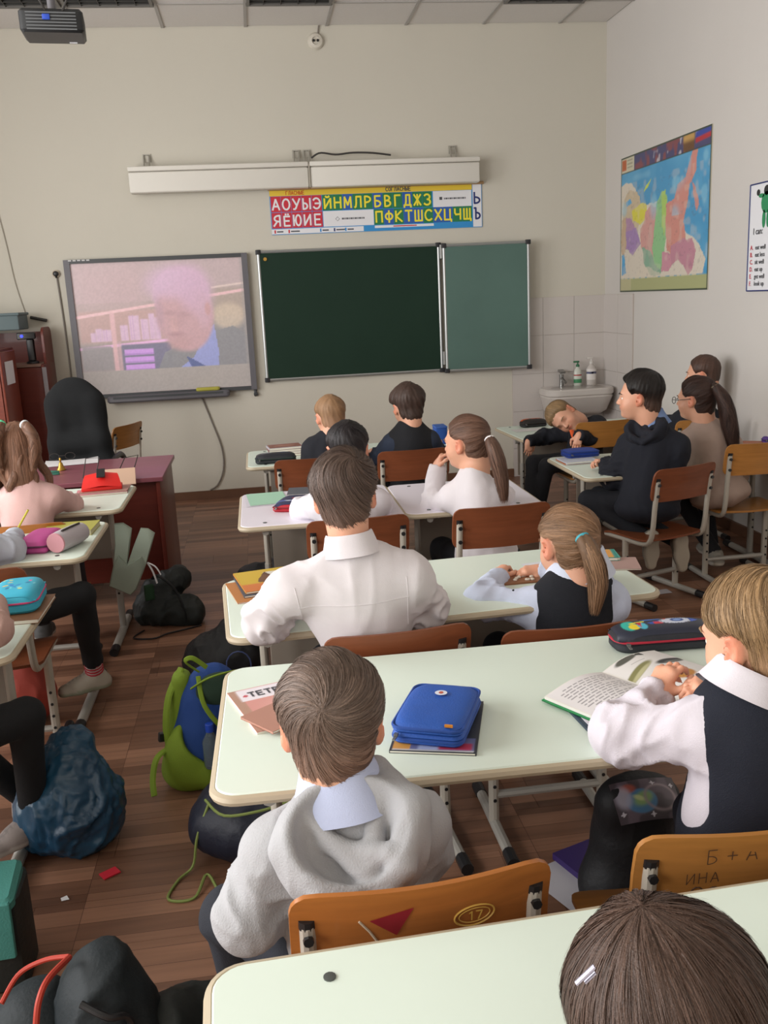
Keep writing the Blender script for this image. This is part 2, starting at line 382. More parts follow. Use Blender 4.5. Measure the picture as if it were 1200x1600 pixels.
# ------------------------------------------------------------------ the room
YW, XR, XL, YB, HC = 7.68, 2.934, -3.25, -2.0, 3.592
def struct(o): o['kind'] = 'structure'; return o
WALLM = M('wall_paint', '#cdc8bb', .85, var=.02, vs=1.2, bump=.12, bs=90)
WALLR = M('wall_paint_side', '#cdc8c3', .85, var=.02, vs=1.2, bump=.12, bs=90)
def build_room():
    mb = MB(); mb.box(((XL+XR)/2, YW+.06, HC/2), (XR-XL+.4, .12, HC+.2)); wf = struct(mb.build('wall_front', WALLM, sharp=30))
    mb = MB(); mb.box((XR+.06, (YW+YB)/2, HC/2), (.12, YW-YB, HC+.2)); wr = struct(mb.build('wall_right', WALLR, sharp=30))
    mb = MB(); mb.box(((XL+XR)/2, YB-.06, HC/2), (XR-XL+.4, .12, HC+.2)); struct(mb.build('wall_back', WALLM, sharp=30))
    # left wall with three windows
    mb = MB(); x = XL-.15; wins = [(-1.3, .5), (1.2, 3.0), (3.7, 5.5)]; z0, z1 = .85, 3.1
    mb.box((x, (YW+YB)/2, z0/2), (.3, YW-YB, z0)); mb.box((x, (YW+YB)/2, (z1+HC+.1)/2), (.3, YW-YB, HC+.1-z1))
    e = [YB]+[q for w in wins for q in w]+[YW]
    for i in range(0, len(e), 2): mb.box((x, (e[i]+e[i+1])/2, (z0+z1)/2), (.3, e[i+1]-e[i], z1-z0))
    wl = struct(mb.build('wall_left', WALLM, sharp=30))
    wh = M('window_white', '#e6e6e2', .4); gl = M('window_glass', '#ffffff', .02, trans=1.)
    for n, (a, b) in enumerate(wins):
        mb = MB(); t = .05
        for y in (a+t/2, (a+b)/2, b-t/2): mb.box((XL-.2, y, (z0+z1)/2), (.06, t, z1-z0))
        for z in (z0+t/2, 2.4, z1-t/2): mb.box((XL-.2, (a+b)/2, z), (.06, b-a, t))
        wn = struct(mb.build('window_%d' % (n+1), wh, sharp=30))
        mb = MB(); mb.box((XL-.05, (a+b)/2, z0+.015), (.34, b-a+.1, .03)); mb.build('sill', wh, wn)
    # floor with laminate planks
    mb = MB(); mb.box(((XL+XR)/2, (YW+YB)/2, -.06), (XR-XL, YW-YB, .1)); fl = struct(mb.build('floor', M('subfloor', '#2a1a12', .9), sharp=30))
    pm = M('laminate', '#8d5c41', .42, var=.10, vs=3, orand=.10, spec=.45)
    nt = pm.node_tree; N = nt.nodes; L = nt.links; bs = N['Principled BSDF']
    # three strips per plank with broken lengths and stretched grain, as the laminate print has them
    geo = N.new('ShaderNodeNewGeometry'); mp = N.new('ShaderNodeMapping'); mp.inputs['Scale'].default_value = (1, 1, 1); L.new(geo.outputs['Position'], mp.inputs['Vector'])
    br = N.new('ShaderNodeTexBrick'); br.inputs['Scale'].default_value = 1.; br.inputs['Brick Width'].default_value = .42; br.inputs['Row Height'].default_value = .0655; br.inputs['Mortar Size'].default_value = .0008
    br.offset = .37; br.offset_frequency = 1; br.inputs['Color1'].default_value = (*lin('#946c55'), 1); br.inputs['Color2'].default_value = (*lin('#654534'), 1); br.inputs['Mortar'].default_value = (*lin('#4a2c1e'), 1)
    L.new(mp.outputs[0], br.inputs['Vector'])
    m2 = N.new('ShaderNodeMapping'); m2.inputs['Scale'].default_value = (2.2, 38, 1); L.new(geo.outputs['Position'], m2.inputs['Vector'])
    n = N.new('ShaderNodeTexNoise'); n.inputs['Scale'].default_value = 1; n.inputs['Detail'].default_value = 6; n.inputs['Distortion'].default_value = .4; L.new(m2.outputs[0], n.inputs['Vector'])
    mr = N.new('ShaderNodeMapRange'); mr.inputs[3].default_value = .62; mr.inputs[4].default_value = 1.38; L.new(n.outputs['Fac'], mr.inputs[0])
    oi = N.new('ShaderNodeObjectInfo'); m3 = N.new('ShaderNodeMapRange'); m3.inputs[3].default_value = .88; m3.inputs[4].default_value = 1.12; L.new(oi.outputs['Random'], m3.inputs[0])
    mu = N.new('ShaderNodeMath'); mu.operation = 'MULTIPLY'; L.new(mr.outputs[0], mu.inputs[0]); L.new(m3.outputs[0], mu.inputs[1])
    vm = N.new('ShaderNodeVectorMath'); vm.operation = 'SCALE'; L.new(br.outputs['Color'], vm.inputs[0]); L.new(mu.outputs[0], vm.inputs['Scale']); L.new(vm.outputs[0], bs.inputs['Base Color'])
    pw, pl = .1965, 1.29; meshes = {}; r = 0; y = YB
    while y < YW-.01:
        w = min(pw, YW-y); x = XL-((r*.43) % 1)*pl
        while x < XR-.01:
            a = max(x, XL); b = min(x+pl, XR); key = (round(b-a, 3), round(w, 3))
            if b-a > .02:
                if key not in meshes:
                    mb = MB(); mb.box((0, 0, -.005), (b-a-.0012, w-.0012, .010)); meshes[key] = mb.build('plank', pm, fl, sharp=30); o = meshes[key]
                else: o = meshes[key].copy(); COL.objects.link(o)
                o.location = ((a+b)/2, y+w/2, 0)
            x += pl
        y += pw; r += 1
    # ceiling
    mb = MB(); mb.box(((XL+XR)/2, (YW+YB)/2, HC+.08), (XR-XL+.4, YW-YB+.2, .1)); ce = struct(mb.build('ceiling', M('ceiling_void', '#b8b4ac', .9), sharp=30))
    tm = M('ceiling_tile', '#dcd8d4', .9, var=.03, vs=60, bump=.3, bs=140); first = None; gx = np.arange(-5, 7); 
    lights = {(-3, 1), (-2, 1), (0, 1), (3, 1)}
    mbg = MB()
    for i in range(-5, 6):
        for j in range(0, 5):
            x0 = .1+.612*i; x1 = min(x0+.612, XR); x0 = max(x0, XL); y1 = YW if j == 0 else YW-.56-.6*(j-1); y0 = YW-.56-.6*j
            if (i, j) in lights or x1-x0 < .05: continue
            mb = MB(); mb.box(((x0+x1)/2, (y0+y1)/2, HC+.012), (x1-x0-.016, y1-y0-.016, .012)); mb.build('ceiling_tile', tm, ce, sharp=30)
    for i in range(-5, 6): mbg.box((.1+.612*i, YW-1.5, HC+.004), (.022, 3.0, .012))
    for j in range(0, 5): mbg.box(((XL+XR)/2, YW-.56-.6*j, HC+.0045), (XR-XL, .022, .012))
    mbg.build('ceiling_grid', M('grid_bar', '#aaa6a2', .5), ce, sharp=30)
    for (i, j) in lights:
        t = thing('ceiling_light', 'unlit square louvred light set in the tiled ceiling', 'light', (.1+.612*(i+.5), YW-.86, HC), 0, 'unlit ceiling lights'); t['label'] = {-3: 'unlit louvred light behind the projector pole, nearest the left edge', -2: 'unlit louvred light in the ceiling just right of the projector', 0: 'unlit louvred light in the ceiling above the round wall socket', 3: 'unlit louvred light in the ceiling nearest the side wall'}[i]
        mb = MB(); [mb.box(c, d) for c, d in (((0, .285, .01), (.6, .02, .06)), ((0, -.285, .01), (.6, .02, .06)), ((.285, 0, .01), (.02, .55, .06)), ((-.285, 0, .01), (.02, .55, .06)), ((0, 0, .045), (.59, .59, .01)))]; mb.build('light_frame', M('lamp_housing', '#6d6a66', .5), t, sharp=30)
        mb = MB(); [mb.box((0, y_, .0), (.55, .004, .03)) for y_ in np.linspace(-.24, .24, 9)]; [mb.box((x_, 0, .0), (.003, .55, .03)) for x_ in np.linspace(-.18, .18, 4)]; mb.build('louvre', M('louvre', '#4b4a48', .4, metal=.5), t, sharp=30)
    # baseboards
    bm = M('baseboard_wood', '#6b4a37', .5, var=.1, vs=12)
    mb = MB(); mb.box(((XL+2.12)/2, YW-.009, .035), (2.12-XL, .018, .07)); struct(mb.build('baseboard_front', bm, sharp=30))
    mb = MB(); mb.box((XR-.009, (7.06+YB)/2, .035), (.018, 7.06-YB, .07)); struct(mb.build('baseboard_right', bm, sharp=30))
    # tiled corner round the sink
    wt = M('wall_tile', '#cac3be', .32, var=.015, vs=5, spec=.35); gr = M('grout', '#b5aaa2', .9)
    mb = MB(); mb.box(((2.12+XR)/2, YW-.004, .75), (XR-2.12, .008, 1.5)); gb = mb.build('grout_bed', gr, wf, sharp=30)
    mb = MB(); mb.box((XR-.004, (7.06+YW)/2, .75), (.008, YW-7.06, 1.5)); mb.build('grout_bed', gr, wr, sharp=30)
    zs = [0, .245, .56, .875, 1.19, 1.5]
    for k in range(5):
        for a, b in ((2.12, 2.39), (2.39, 2.66), (2.66, XR-.008)):
            mb = MB(); mb.box(((a+b)/2, YW-.010, (zs[k]+zs[k+1])/2), (b-a-.003, .007, zs[k+1]-zs[k]-.003)); mb.build('wall_tile', wt, wf, sharp=30)
        for a, b in ((7.06, 7.36), (7.36, YW-.012)):
            mb = MB(); mb.box((XR-.010, (a+b)/2, (zs[k]+zs[k+1])/2), (.007, b-a-.003, zs[k+1]-zs[k]-.003)); mb.build('wall_tile', wt, wr, sharp=30)

FX = V(1, 0, 0); FZ = V(0, 0, 1); FY = V(0, 1, 0)
def build_wall_things():
    Yf = YW
    # ---- interactive whiteboard with the projected picture
    t = thing('whiteboard', 'interactive whiteboard in a grey frame showing a projected man at a bookcase', 'whiteboard', (-.72, Yf, 1.42)); W, H_ = 1.40, 1.07
    def loc(mb, nm, mats, **k): return mb.build(nm, mats, t, origin=V(-.72, Yf, 1.42), **k)
    c = V(-.72, Yf-.02, 1.42)
    mb = MB(); mb.box((-.72, Yf-.018, 1.42), (W-.04, .03, H_-.04)); loc(mb, 'backing', M('board_back', '#8a8a88', .6), sharp=30)
    fm = M('board_frame', '#626066', .45); fd = M('board_frame_dark', '#3f4144', .45)
    mb = MB(); mb.box((-.72-W/2+.0225, Yf-.027, 1.42), (.045, .05, H_)); loc(mb, 'side_frame', fm, sharp=30)
    mb = MB(); mb.box((-.72+W/2-.0225, Yf-.027, 1.42), (.045, .05, H_)); loc(mb, 'side_frame', fm, sharp=30)
    mb = MB(); mb.box((-.72, Yf-.027, 1.42+H_/2-.015), (W-.09, .048, .03)); loc(mb, 'top_frame', fd, sharp=30)
    mb = MB(); mb.box((-.72, Yf-.027, 1.42-H_/2+.015), (W-.09, .048, .03)); loc(mb, 'bottom_frame', fd, sharp=30)
    mb = MB(); mb.mi = 0; rr = random.Random(4)
    for i in range(5): mb.box((-1.37+i*.034, Yf-.0522, 1.948+.002*rr.random()), (.024, .001, .010))
    loc(mb, 'frame_print', M('frame_print', '#c8c8c8', .5), sharp=30)
    def proj_img(X, Y):
        p = Pic(X, Y, '#b7a9a8')
        sh = .0
        p.rect(-.66, -.50, .66, .50, '#b9a9a6')
        p.rect(-.66, .20, .66, .50, '#c6b2b4'); p.rect(-.66, .10, -.1, .50, '#cdb0b4', .6, .15)
        p.rect(.30, .02, .66, .28, '#b5a59c', .9, .03); p.rect(.3, -.28, .66, .05, '#99969a', .95, .03)
        p.rect(-.66, -.32, .66, -.12, '#a99b9e', .9, .02)
        p.rect(-.64, -.10, .02, .14, '#cba7a4', .8, .02)
        for x0, x1, h in ((-.56, -.52, .05), (-.52, -.47, .08), (-.47, -.40, .07), (-.33, -.27, .10), (-.26, -.18, .17), (-.17, -.11, .14), (-.105, -.06, .18), (-.06, -.02, .15)):
            p.rect(x0, -.095, x1, -.095+h+.02, '#e2c3dc', .9, .006)
            for k in (x0+.012, x0+.03): p.rect(k, -.09, k+.004, -.07+h, '#c9a0cc', .6, .002)
        p.rect(-.66, .165, .66, .187, '#f0c8cc', 1, .004, sh=.12); p.rect(-.66, -.118, .05, -.097, '#f4c4ea', 1, .004, sh=.06)
        p.rect(-.40, -.33, -.365, .12, '#e9bfc4', .9, .006); p.rect(-.36, -.33, -.335, -.1, '#d9b4bd', .7, .006)
        p.rect(-.335, -.33, .05, -.125, '#85829a', .95, .008); p.rect(-.64, -.32, -.41, -.13, '#a39da0', .9, .01)
        for y in (-.185, -.245, -.305): p.rect(-.315, y-.024, -.09, y+.02, '#dcaaf2', .95, .004); p.rect(-.32, y-.022, -.09, y-.012, '#b189cf', .7, .002)
        p.ell(.52, .06, .13, .10, '#d8c6b4', .8, .3); p.rect(.40, -.07, .66, -.055, '#c9bfb6', .8, .004, sh=-.05); p.rect(.40, .235, .66, .25, '#e6d2cc', .9, .004, sh=.10)
        # suited man, head bowed
        p.poly([(-.07, -.34), (.0, -.20), (.10, -.16), (.20, -.20), (.42, -.05), (.55, -.02), (.66, -.10), (.66, -.34)], '#96959a', .95)
        p.poly([(.10, -.335), (.22, -.25), (.34, -.05), (.40, .0), (.42, -.2), (.415, -.335)], '#a3a9dc', 1)
        p.poly([(.16, -.24), (.22, -.27), (.32, -.335), (.20, -.335)], '#626d9c', .9)
        p.ell(.165, .24, .22, .215, '#d5b5c6', 1, .10); p.ell(.16, .06, .20, .26, '#cfaab0', 1, .12, .22); p.ell(.235, .05, .165, .24, '#cfaab0', 1, .12, -.15)
        p.ell(.11, .34, .20, .12, '#dcbcd6', .8, .5, .1); p.ell(.27, .27, .13, .17, '#d8b6ce', .8, .5, .2); p.ell(.33, .10, .06, .12, '#d6b4c4', .6, .6)
        p.ell(.36, .12, .022, .05, '#cfa4a6', .9, .4); p.ell(.065, .10, .05, .020, '#b9949c', .55, .7); p.ell(.17, .085, .05, .020, '#b9949c', .55, .7); p.ell(.09, .01, .03, .06, '#dcb4b4', .7, .7)
        p.ell(.10, -.065, .06, .018, '#b48c94', .6, .7); p.ell(.11, .03, .05, .04, '#bd989e', .35, .8); p.ell(-.015, .10, .03, .12, '#c0a0ae', .6, .7); p.ell(.12, -.14, .08, .05, '#c8a2a4', .6, .6)
        p.rect(-.66, -.50, .66, -.325, '#b3aba8', 1, .004)
        p.rect(.635, -.33, .66, .5, '#b3aba8', .5, .008)
        n = noise3(np.stack([X, Y, X*0], -1), 90, 3)[..., None]
        return p.c*(.94+.12*n)
    im = M('projected_picture', '#ffffff', .35, vcol=True, emis=.13)
    painted('screen', W-.09, H_-.06, 200, 150, lambda X, Y: proj_img(X*1.0, Y*1.0), V(0, -.0345, 0), FX, FZ, im, t)
    mb = MB(); mb.rslab((-.72, Yf-.07, .872), (.96, .10, .055), .03, None, 0, ch=.012); loc(mb, 'pen_tray', fm)
    mb = MB(); mb.box((-.72, Yf-.119, .885), (.86, .006, .018)); loc(mb, 'tray_slot', fd, sharp=30)
    mb = MB(); mb.tube([(-.035, Yf-.02, .886), (-.035, Yf-.02, .845)], .012, 8); mb.tube([(-.035, Yf-.02, .85), (-.03, Yf-.03, .835)], .018, 8); loc(mb, 'corner_bracket', fd)
    mb = MB(); mb.rslab((-.41, Yf-.075, .913), (.19, .06, .028), .022, rotz(.05), ch=.008); o = mb.build('sponge', M('sponge', '#b3ac4a', .9, bump=.6, bs=120)); tag(o, 'yellow board sponge lying on the whiteboard tray', 'sponge')
    # ---- cables
    cm = M('cable_grey', '#7e766e', .6); ck = M('cable_dark', '#33302e', .6)
    def cable(nm, pts, r, m, label): mb = MB(); mb.tube(tail_path(pts, 24), r, 6); tag(mb.build(nm, m), label, 'cable')
    cable('cable', [(-.47, Yf-.012, .846), (-.40, Yf-.012, .62), (-.345, Yf-.012, .42), (-.345, Yf-.012, .25), (-.40, Yf-.012, .12), (-.47, Yf-.015, .075)], .006, cm, 'grey cable curving down the wall below the whiteboard tray')
    cable('cable', [(-1.487, Yf-.012, 1.84), (-1.475, Yf-.012, 1.5), (-1.470, Yf-.012, 1.1), (-1.475, Yf-.012, .6), (-1.48, Yf-.02, .02)], .006, cm, 'grey cable dropping from the black plug beside the whiteboard')
    cable('cable', [(-1.89, Yf-.01, 2.83), (-1.89, Yf-.01, 2.60), (-1.83, Yf-.01, 2.1), (-1.80, Yf-.01, 1.8), (-1.75, Yf-.01, 1.55)], .003, M('wire_pale', '#a59d90', .6), 'thin grey wire running down the wall above the cupboard')
    cable('cable', [(.53, Yf-.10, 2.635), (.60, Yf-.10, 2.67), (.72, Yf-.10, 2.655), (.85, Yf-.1, 2.665), (1.0, Yf-.10, 2.66), (1.15, Yf-.10, 2.64)], .007, ck, 'black cord lying along the top of the white screen housing')
    mb = MB(); mb.tube([(-1.72, Yf-.02, 1.54), (-1.60, Yf-.02, 1.51)], .012, 8); tag(mb.build('marker_pen', ck), 'short black stick fixed on the wall above the cupboard', 'stick')
    t2 = thing('wall_socket', 'round wall socket with a black plug left of the whiteboard', 'socket', (-1.489, Yf, 1.858)); mb = MB(); mb.lathe([(.030, 0), (.030, .012), (.020, .016)], (0, 0, 0), 16, rotx(math.pi/2)); mb.build('socket_plate', M('socket_plate', '#b9ab98', .5), t2)
    mb = MB(); mb.lathe([(.020, .016), (.020, .035), (.012, .04)], (0, 0, 0), 14, rotx(math.pi/2)); mb.tube([(0, -.03, 0), (0, -.02, -.03)], .007, 8); mb.build('plug', M('black_plastic', '#1c1c1e', .4), t2)
    t2 = thing('ceiling_socket', 'round white socket high on the wall below the ceiling', 'socket', (.622, Yf, 3.484)); mb = MB(); mb.lathe([(.060, 0), (.062, .010), (.050, .030), (.030, .036), (.022, .026)], (0, 0, 0), 20, rotx(math.pi/2)); mb.build('socket_body', M('socket_white', '#d2ccbf', .4), t2)
    mb = MB(); mb.tube([(-.015, -.03, 0), (-.015, -.040, 0)], .009, 10); mb.tube([(.015, -.03, 0), (.015, -.040, 0)], .009, 10); mb.build('socket_hole', M('black_plastic'), t2); mb = MB(); mb.tube([(.02, -.01, .05), (.03, -.012, .11)], .005, 6); mb.build('wire', cm, t2)
    # ---- chalkboard
    t = thing('chalkboard', 'dark green chalkboard with a folding side wing beside the whiteboard', 'chalkboard', (.8, Yf, 1.45)); og = V(.8, Yf, 1.45)
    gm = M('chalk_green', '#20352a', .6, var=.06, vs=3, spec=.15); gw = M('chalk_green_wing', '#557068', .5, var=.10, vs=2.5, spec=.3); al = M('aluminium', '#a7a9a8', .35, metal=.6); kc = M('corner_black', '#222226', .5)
    def panel(mats, x0, x1, z0, z1, y, nm, ang=0., piv=None):
        Rm = rotz(ang); pv = piv if piv is not None else V(0, 0, 0); tr = lambda q: pv+Rm@(np.asarray(q, float)-pv)
        mb = MB(); mb.add([tr(q) for q in [(x0+.01, y, z0+.01), (x1-.01, y, z0+.01), (x1-.01, y, z1-.01), (x0+.01, y, z1-.01), (x0+.01, y+.018, z0+.01), (x1-.01, y+.018, z0+.01), (x1-.01, y+.018, z1-.01), (x0+.01, y+.018, z1-.01)]], [(0, 1, 2, 3), (7, 6, 5, 4), (0, 4, 5, 1), (1, 5, 6, 2), (2, 6, 7, 3), (3, 7, 4, 0)]); ob = mb.build(nm, mats, t, origin=og, sharp=30)
        mb = MB()
        for a, b in (((x0, y+.009, z0), (x1, y+.009, z0)), ((x0, y+.009, z1), (x1, y+.009, z1)), ((x0, y+.009, z0), (x0, y+.009, z1)), ((x1, y+.009, z0), (x1, y+.009, z1))): mb.tube([tr(a), tr(b)], .013, 8)
        mb.build('panel_frame', al, ob, origin=og)
        for x in (x0, x1):
            for z in (z0, z1): mb = MB(); mb.box(tr((x, y+.009, z)), (.042, .036, .036), Rm, bev=.005); mb.build('corner_cap', kc, ob, origin=og)
        return ob
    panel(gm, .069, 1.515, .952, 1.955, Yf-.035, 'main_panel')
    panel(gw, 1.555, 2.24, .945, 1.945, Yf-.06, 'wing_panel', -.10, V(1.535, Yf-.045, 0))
    for z in (1.9, 1.05): mb = MB(); mb.box((1.532, Yf-.05, z), (.02, .03, .11), bev=.004); mb.build('hinge', al, t, origin=og)
    mb = MB(); mb.lathe([(.014, 0), (.014, .008)], (.12, Yf-.037, 1.90), 12, rotx(math.pi/2)); mb.build('magnet', M('yellow_magnet', '#b5892c', .5), t, origin=og)
    # ---- screen housing
    t = thing('projection_screen', 'long white roll-up screen housing hung above the boards', 'screen', (.5, Yf, 2.52)); og = V(.5, Yf, 2.52)
    hm = M('housing_white', '#dcd8cf', .4, spec=.3)
    for x0, x1 in ((-.855, .497), (.509, 1.845)):
        mb = MB(); mb.box(((x0+x1)/2, Yf-.10, 2.49), (x1-x0, .10, .15), bev=.012); mb.build('housing', hm, t, origin=og)
        mb = MB(); mb.box(((x0+x1)/2, Yf-.105, 2.585), (x1-x0, .125, .035), bev=.008); mb.build('housing_lid', hm, t, origin=og)
    mb = MB(); mb.box((.503, Yf-.104, 2.50), (.012, .112, .17)); mb.build('joint', M('joint_grey', '#a9a396', .5), t, origin=og)
    for x in (-.72, .42, .50, 1.66):
        mb = MB(); mb.tube([(x-.02, Yf-.055, 2.60), (x-.02, Yf-.012, 2.70), (x+.02, Yf-.012, 2.70), (x+.02, Yf-.055, 2.60)], .006, 8); mb.box((x, Yf-.006, 2.68), (.06, .008, .06)); mb.build('hanger', M('hanger_metal', '#b0aca2', .4, metal=.5), t, origin=og)
    # ---- alphabet poster
    t = thing('alphabet_poster', 'long alphabet poster with red, green and blue letter squares above the chalkboard', 'poster', (1.04, Yf, 2.25)); og = V(1.04, Yf, 2.25)
    Wp, Hp = 1.70, .335; x0 = 1.04-Wp/2; z1 = 2.25+Hp/2; ux = V(1, 0, -.012); yp = Yf-.009
    mats = [M('p_blue', '#2f8fd0', .5), M('p_yellow', '#e5c53c', .5), M('p_red', '#c8283a', .5), M('p_green', '#1e7a4a', .5), M('p_dblue', '#2a5cab', .5), M('p_white', '#e6e6ea', .5), M('p_lyel', '#f2e23a', .5), M('p_ink', '#23306e', .6), M('p_grey', '#4a4a50', .6), M('p_orange', '#c75a1e', .6)]
    mb = MB(); mb.box((1.04, Yf-.005, 2.25), (Wp, .006, Hp)); mb.build('sheet', mats[0], t, origin=og, sharp=30)
    mb = MB()
    def R_(a, b, c_, d, m, l=.0008): mb.add([(x0+a, yp+.001-l, z1-b), (x0+c_, yp+.001-l, z1-b), (x0+c_, yp+.001-l, z1-d), (x0+a, yp+.001-l, z1-d)], [(3, 2, 1, 0)], m)
    R_(0, .0, 1.62, .045, 1); cw = .0806; rh = .118; r1 = .047; r2 = .047+rh+.004
    for i in range(5):
        for r_ in (r1, r2): R_(.006+i*cw, r_, .006+(i+1)*cw-.003, r_+rh, 2)
    green1 = 'ЙНМЛРБВГДЖЗ'; red1 = 'АОУЫЭ'; red2 = 'ЯЁЮИЕ'; green2 = 'ПФКТШСХЦЧЩ'
    gw1 = .0800
    for i, ch in enumerate(green1): R_(.412+i*gw1, r1, .412+(i+1)*gw1-.002, r1+rh, 4 if i % 3 == 2 else 3)
    R_(1.30, r1, 1.615, r2+.0, 5); R_(.412, r2, .815, r2+rh, 5); R_(1.625, .004, Wp-.004, Hp-.004, 5)
    for i, ch in enumerate(green2): R_(.818+i*gw1, r2, .818+(i+1)*gw1-.002, r2+rh, 4 if i in (1, 3, 4, 6, 7) else 3)
    R_(.0, .293, .73, Hp-.004, 5); R_(.82, .293, 1.30, .312, 5)
    for k, (a, m_) in enumerate(((.02, 2), (.13, 2), (.38, 0), (.49, 7), (.58, 0))): R_(a, .300, a+.012, .325, m_, .0014); R_(a+.02, .308, a+.02+.05+.02*(k % 2), .318, 8, .0014)
    R_(.97, .298, 1.16, .306, 2, .0014)
    mb.build('print', mats, t, origin=og, sharp=30)
    mb = MB(); tf = lambda ch, h, w_, a, b, m_: letter(mb, ch, h, w_, (x0+a, yp-.0005, z1-b), FX, FZ, m_, .17)
    for i, ch in enumerate(red1): tf(ch, .078, .066, .0045+(i+.5)*cw, r1+rh*.52, 5)
    for i, ch in enumerate(red2): tf(ch, .078, .066, .0045+(i+.5)*cw, r2+rh*.52, 5)
    for i, ch in enumerate(green1): tf(ch, .080, .064, .412+(i+.5)*gw1, r1+rh*.52, 6)
    for i, ch in enumerate(green2): tf(ch, .080, .066, .818+(i+.5)*gw1, r2+rh*.50, 6)
    tf('Ь', .082, .056, 1.660, r1+rh*.52, 7); tf('Ъ', .082, .058, 1.658, r2+rh*.5, 7)
    word(mb, 'ГЛАСНЫЕ', .026, (x0+.20, yp-.0005, z1-.024), FX, FZ, 9, .2); word(mb, 'СОГЛАСНЫЕ', .028, (x0+1.02, yp-.0005, z1-.020), FX, FZ, 8, .2)
    mb.build('lettering', mats, t, origin=og, smooth=False)
    mb = MB(); 
    for k, a in enumerate(np.linspace(.56, .73, 16)): R_(a, r2+.055, a+.007+.003*(k % 3 == 0), r2+.068, 8, .0014)
    for k, a in enumerate(np.linspace(1.39, 1.56, 16)): R_(a, r1+.052, a+.007+.003*(k % 3 == 1), r1+.065, 8, .0014)
    mb.tube([(x0+.525+.016*math.cos(q), yp-.0005, z1-r2-.062+.016*math.sin(q)) for q in np.linspace(0, 6.28, 5)[:-1]], .0018, 4, 8, closed=True); R_(1.352, r1+.045, 1.375, r1+.068, 8, .0014)
    mb.build('small_print', mats, t, origin=og, smooth=False)
    mb = MB(); mb.tube([(x0-.01, Yf-.012, z1+.008), (x0+Wp+.015, Yf-.012, z1+.006)], .012, 8); mb.build('hanging_rod', M('rod_tan', '#b08e66', .5), t, origin=og)
    # ---- political map on the side wall
    t = thing('wall_map', 'large political map of Russia on the side wall above the sink', 'map', (XR, 6.59, 2.02)); og = V(XR, 6.59, 2.02)
    Wm, Hm = 1.48, 1.01
    mb = MB(); mb.box((XR-.004, 6.59, 2.02), (.006, Wm, Hm)); mb.build('map_sheet', M('map_back', '#c9c2b0', .6), t, origin=og, sharp=30)
    def mapimg(X, Y):
        # X runs towards the camera = rightwards in the picture
        p = Pic(X, Y, '#4b97c4'); w = Wm/2; h = Hm/2
        n = noise3(np.stack([X*7, Y*7, X*0], -1), 1, 2); p.m(np.clip(n*1.3-.5, 0, 1)*.5, '#7fc0dd')
        U = X/w; W2 = (Y/h)
        def land(pts, c, a=1.):
            jit = .012*(noise3(np.stack([X, Y, X*0], -1), 26, 5)-.5); p.X = X+jit; p.Y = Y+jit*1.3; p.poly([(x*w, y*h) for x, y in pts], c, a); p.X = X; p.Y = Y
        land([(-1, .58), (-.86, .64), (-.72, .60), (-.62, .52), (-.56, .30), (-.45, .22), (-.1, .25), (.2, .1), (.5, -.2), (.8, -.4), (.95, -.62), (.9, -.80), (-1, -.80)], '#d6ccbd')
        land([(-.9, .40), (-.78, .50), (-.60, .45), (-.50, .38), (-.45, .10), (-.55, -.1), (-.62, -.45), (-.9, -.30), (-.96, 0)], '#c8b69a')
        land([(-.92, .12), (-.72, .10), (-.6, -.10), (-.66, -.42), (-.86, -.36), (-.95, -.1)], '#b08aa8')
        land([(-.88, -.10), (-.58, -.05), (-.46, -.30), (-.66, -.46), (-.82, -.36)], '#a283b4')
        land([(-.70, .20), (-.45, .28), (-.32, .22), (-.34, .02), (-.5, -.03), (-.66, .04)], '#d8cf4a')
        land([(-.96, .1), (-.86, .12), (-.84, -.3), (-.92, -.5), (-.98, -.35)], '#c4a98c')
        land([(-.36, .14), (-.22, .22), (-.10, .16), (-.06, -.2), (-.12, -.62), (-.30, -.48), (-.45, -.36), (-.48, -.1), (-.38, .0)], '#cf9a94')
        land([(-.10, .22), (.02, .36), (.14, .30), (.16, -.1), (.10, -.50), (.04, -.70), (-.12, -.70), (-.18, -.4), (-.12, 0)], '#8fc18b')
        land([(.02, .34), (.10, .36), (.14, .2), (.10, -.25), (.03, -.1)], '#a9c96a')
        land([(.12, .18), (.30, .22), (.36, .40), (.52, .46), (.60, .66), (.74, .98), (.80, .92), (.74, .7), (.72, .5), (.60, .34), (.58, .15), (.50, -.1), (.56, -.3), (.5, -.5), (.34, -.54), (.16, -.46), (.12, -.1)], '#cf8d82')
        land([(-.42, -.35), (-.2, -.44), (-.12, -.62), (.05, -.72), (.02, -.78), (-.2, -.78), (-.38, -.58)], '#86ab94')
        land([(.06, -.45), (.24, -.50), (.3, -.62), (.2, -.74), (.05, -.72)], '#c98f9e'); land([(.24, -.40), (.5, -.32), (.68, -.34), (.76, -.5), (.70, -.74), (.62, -.80), (.52, -.66), (.40, -.60), (.26, -.66)], '#bf8797')
        land([(.64, .40), (.72, .30), (.80, .08), (.76, .0), (.70, .16)], '#c68d88'); land([(-.42, .40), (-.36, .50), (-.22, .58), (-.30, .48)], '#c7d35c'); land([(-.52, -.70), (-.42, -.62), (-.2, -.66), (.1, -.80), (-.6, -.80)], '#d9cdbb', .6)
        land([(-.96, -.45), (-.88, -.42), (-.84, -.72), (-.95, -.74)], '#4f9fd0'); land([(-.86, .34), (-.74, .38), (-.70, .30), (-.84, .28)], '#5fa6d2')
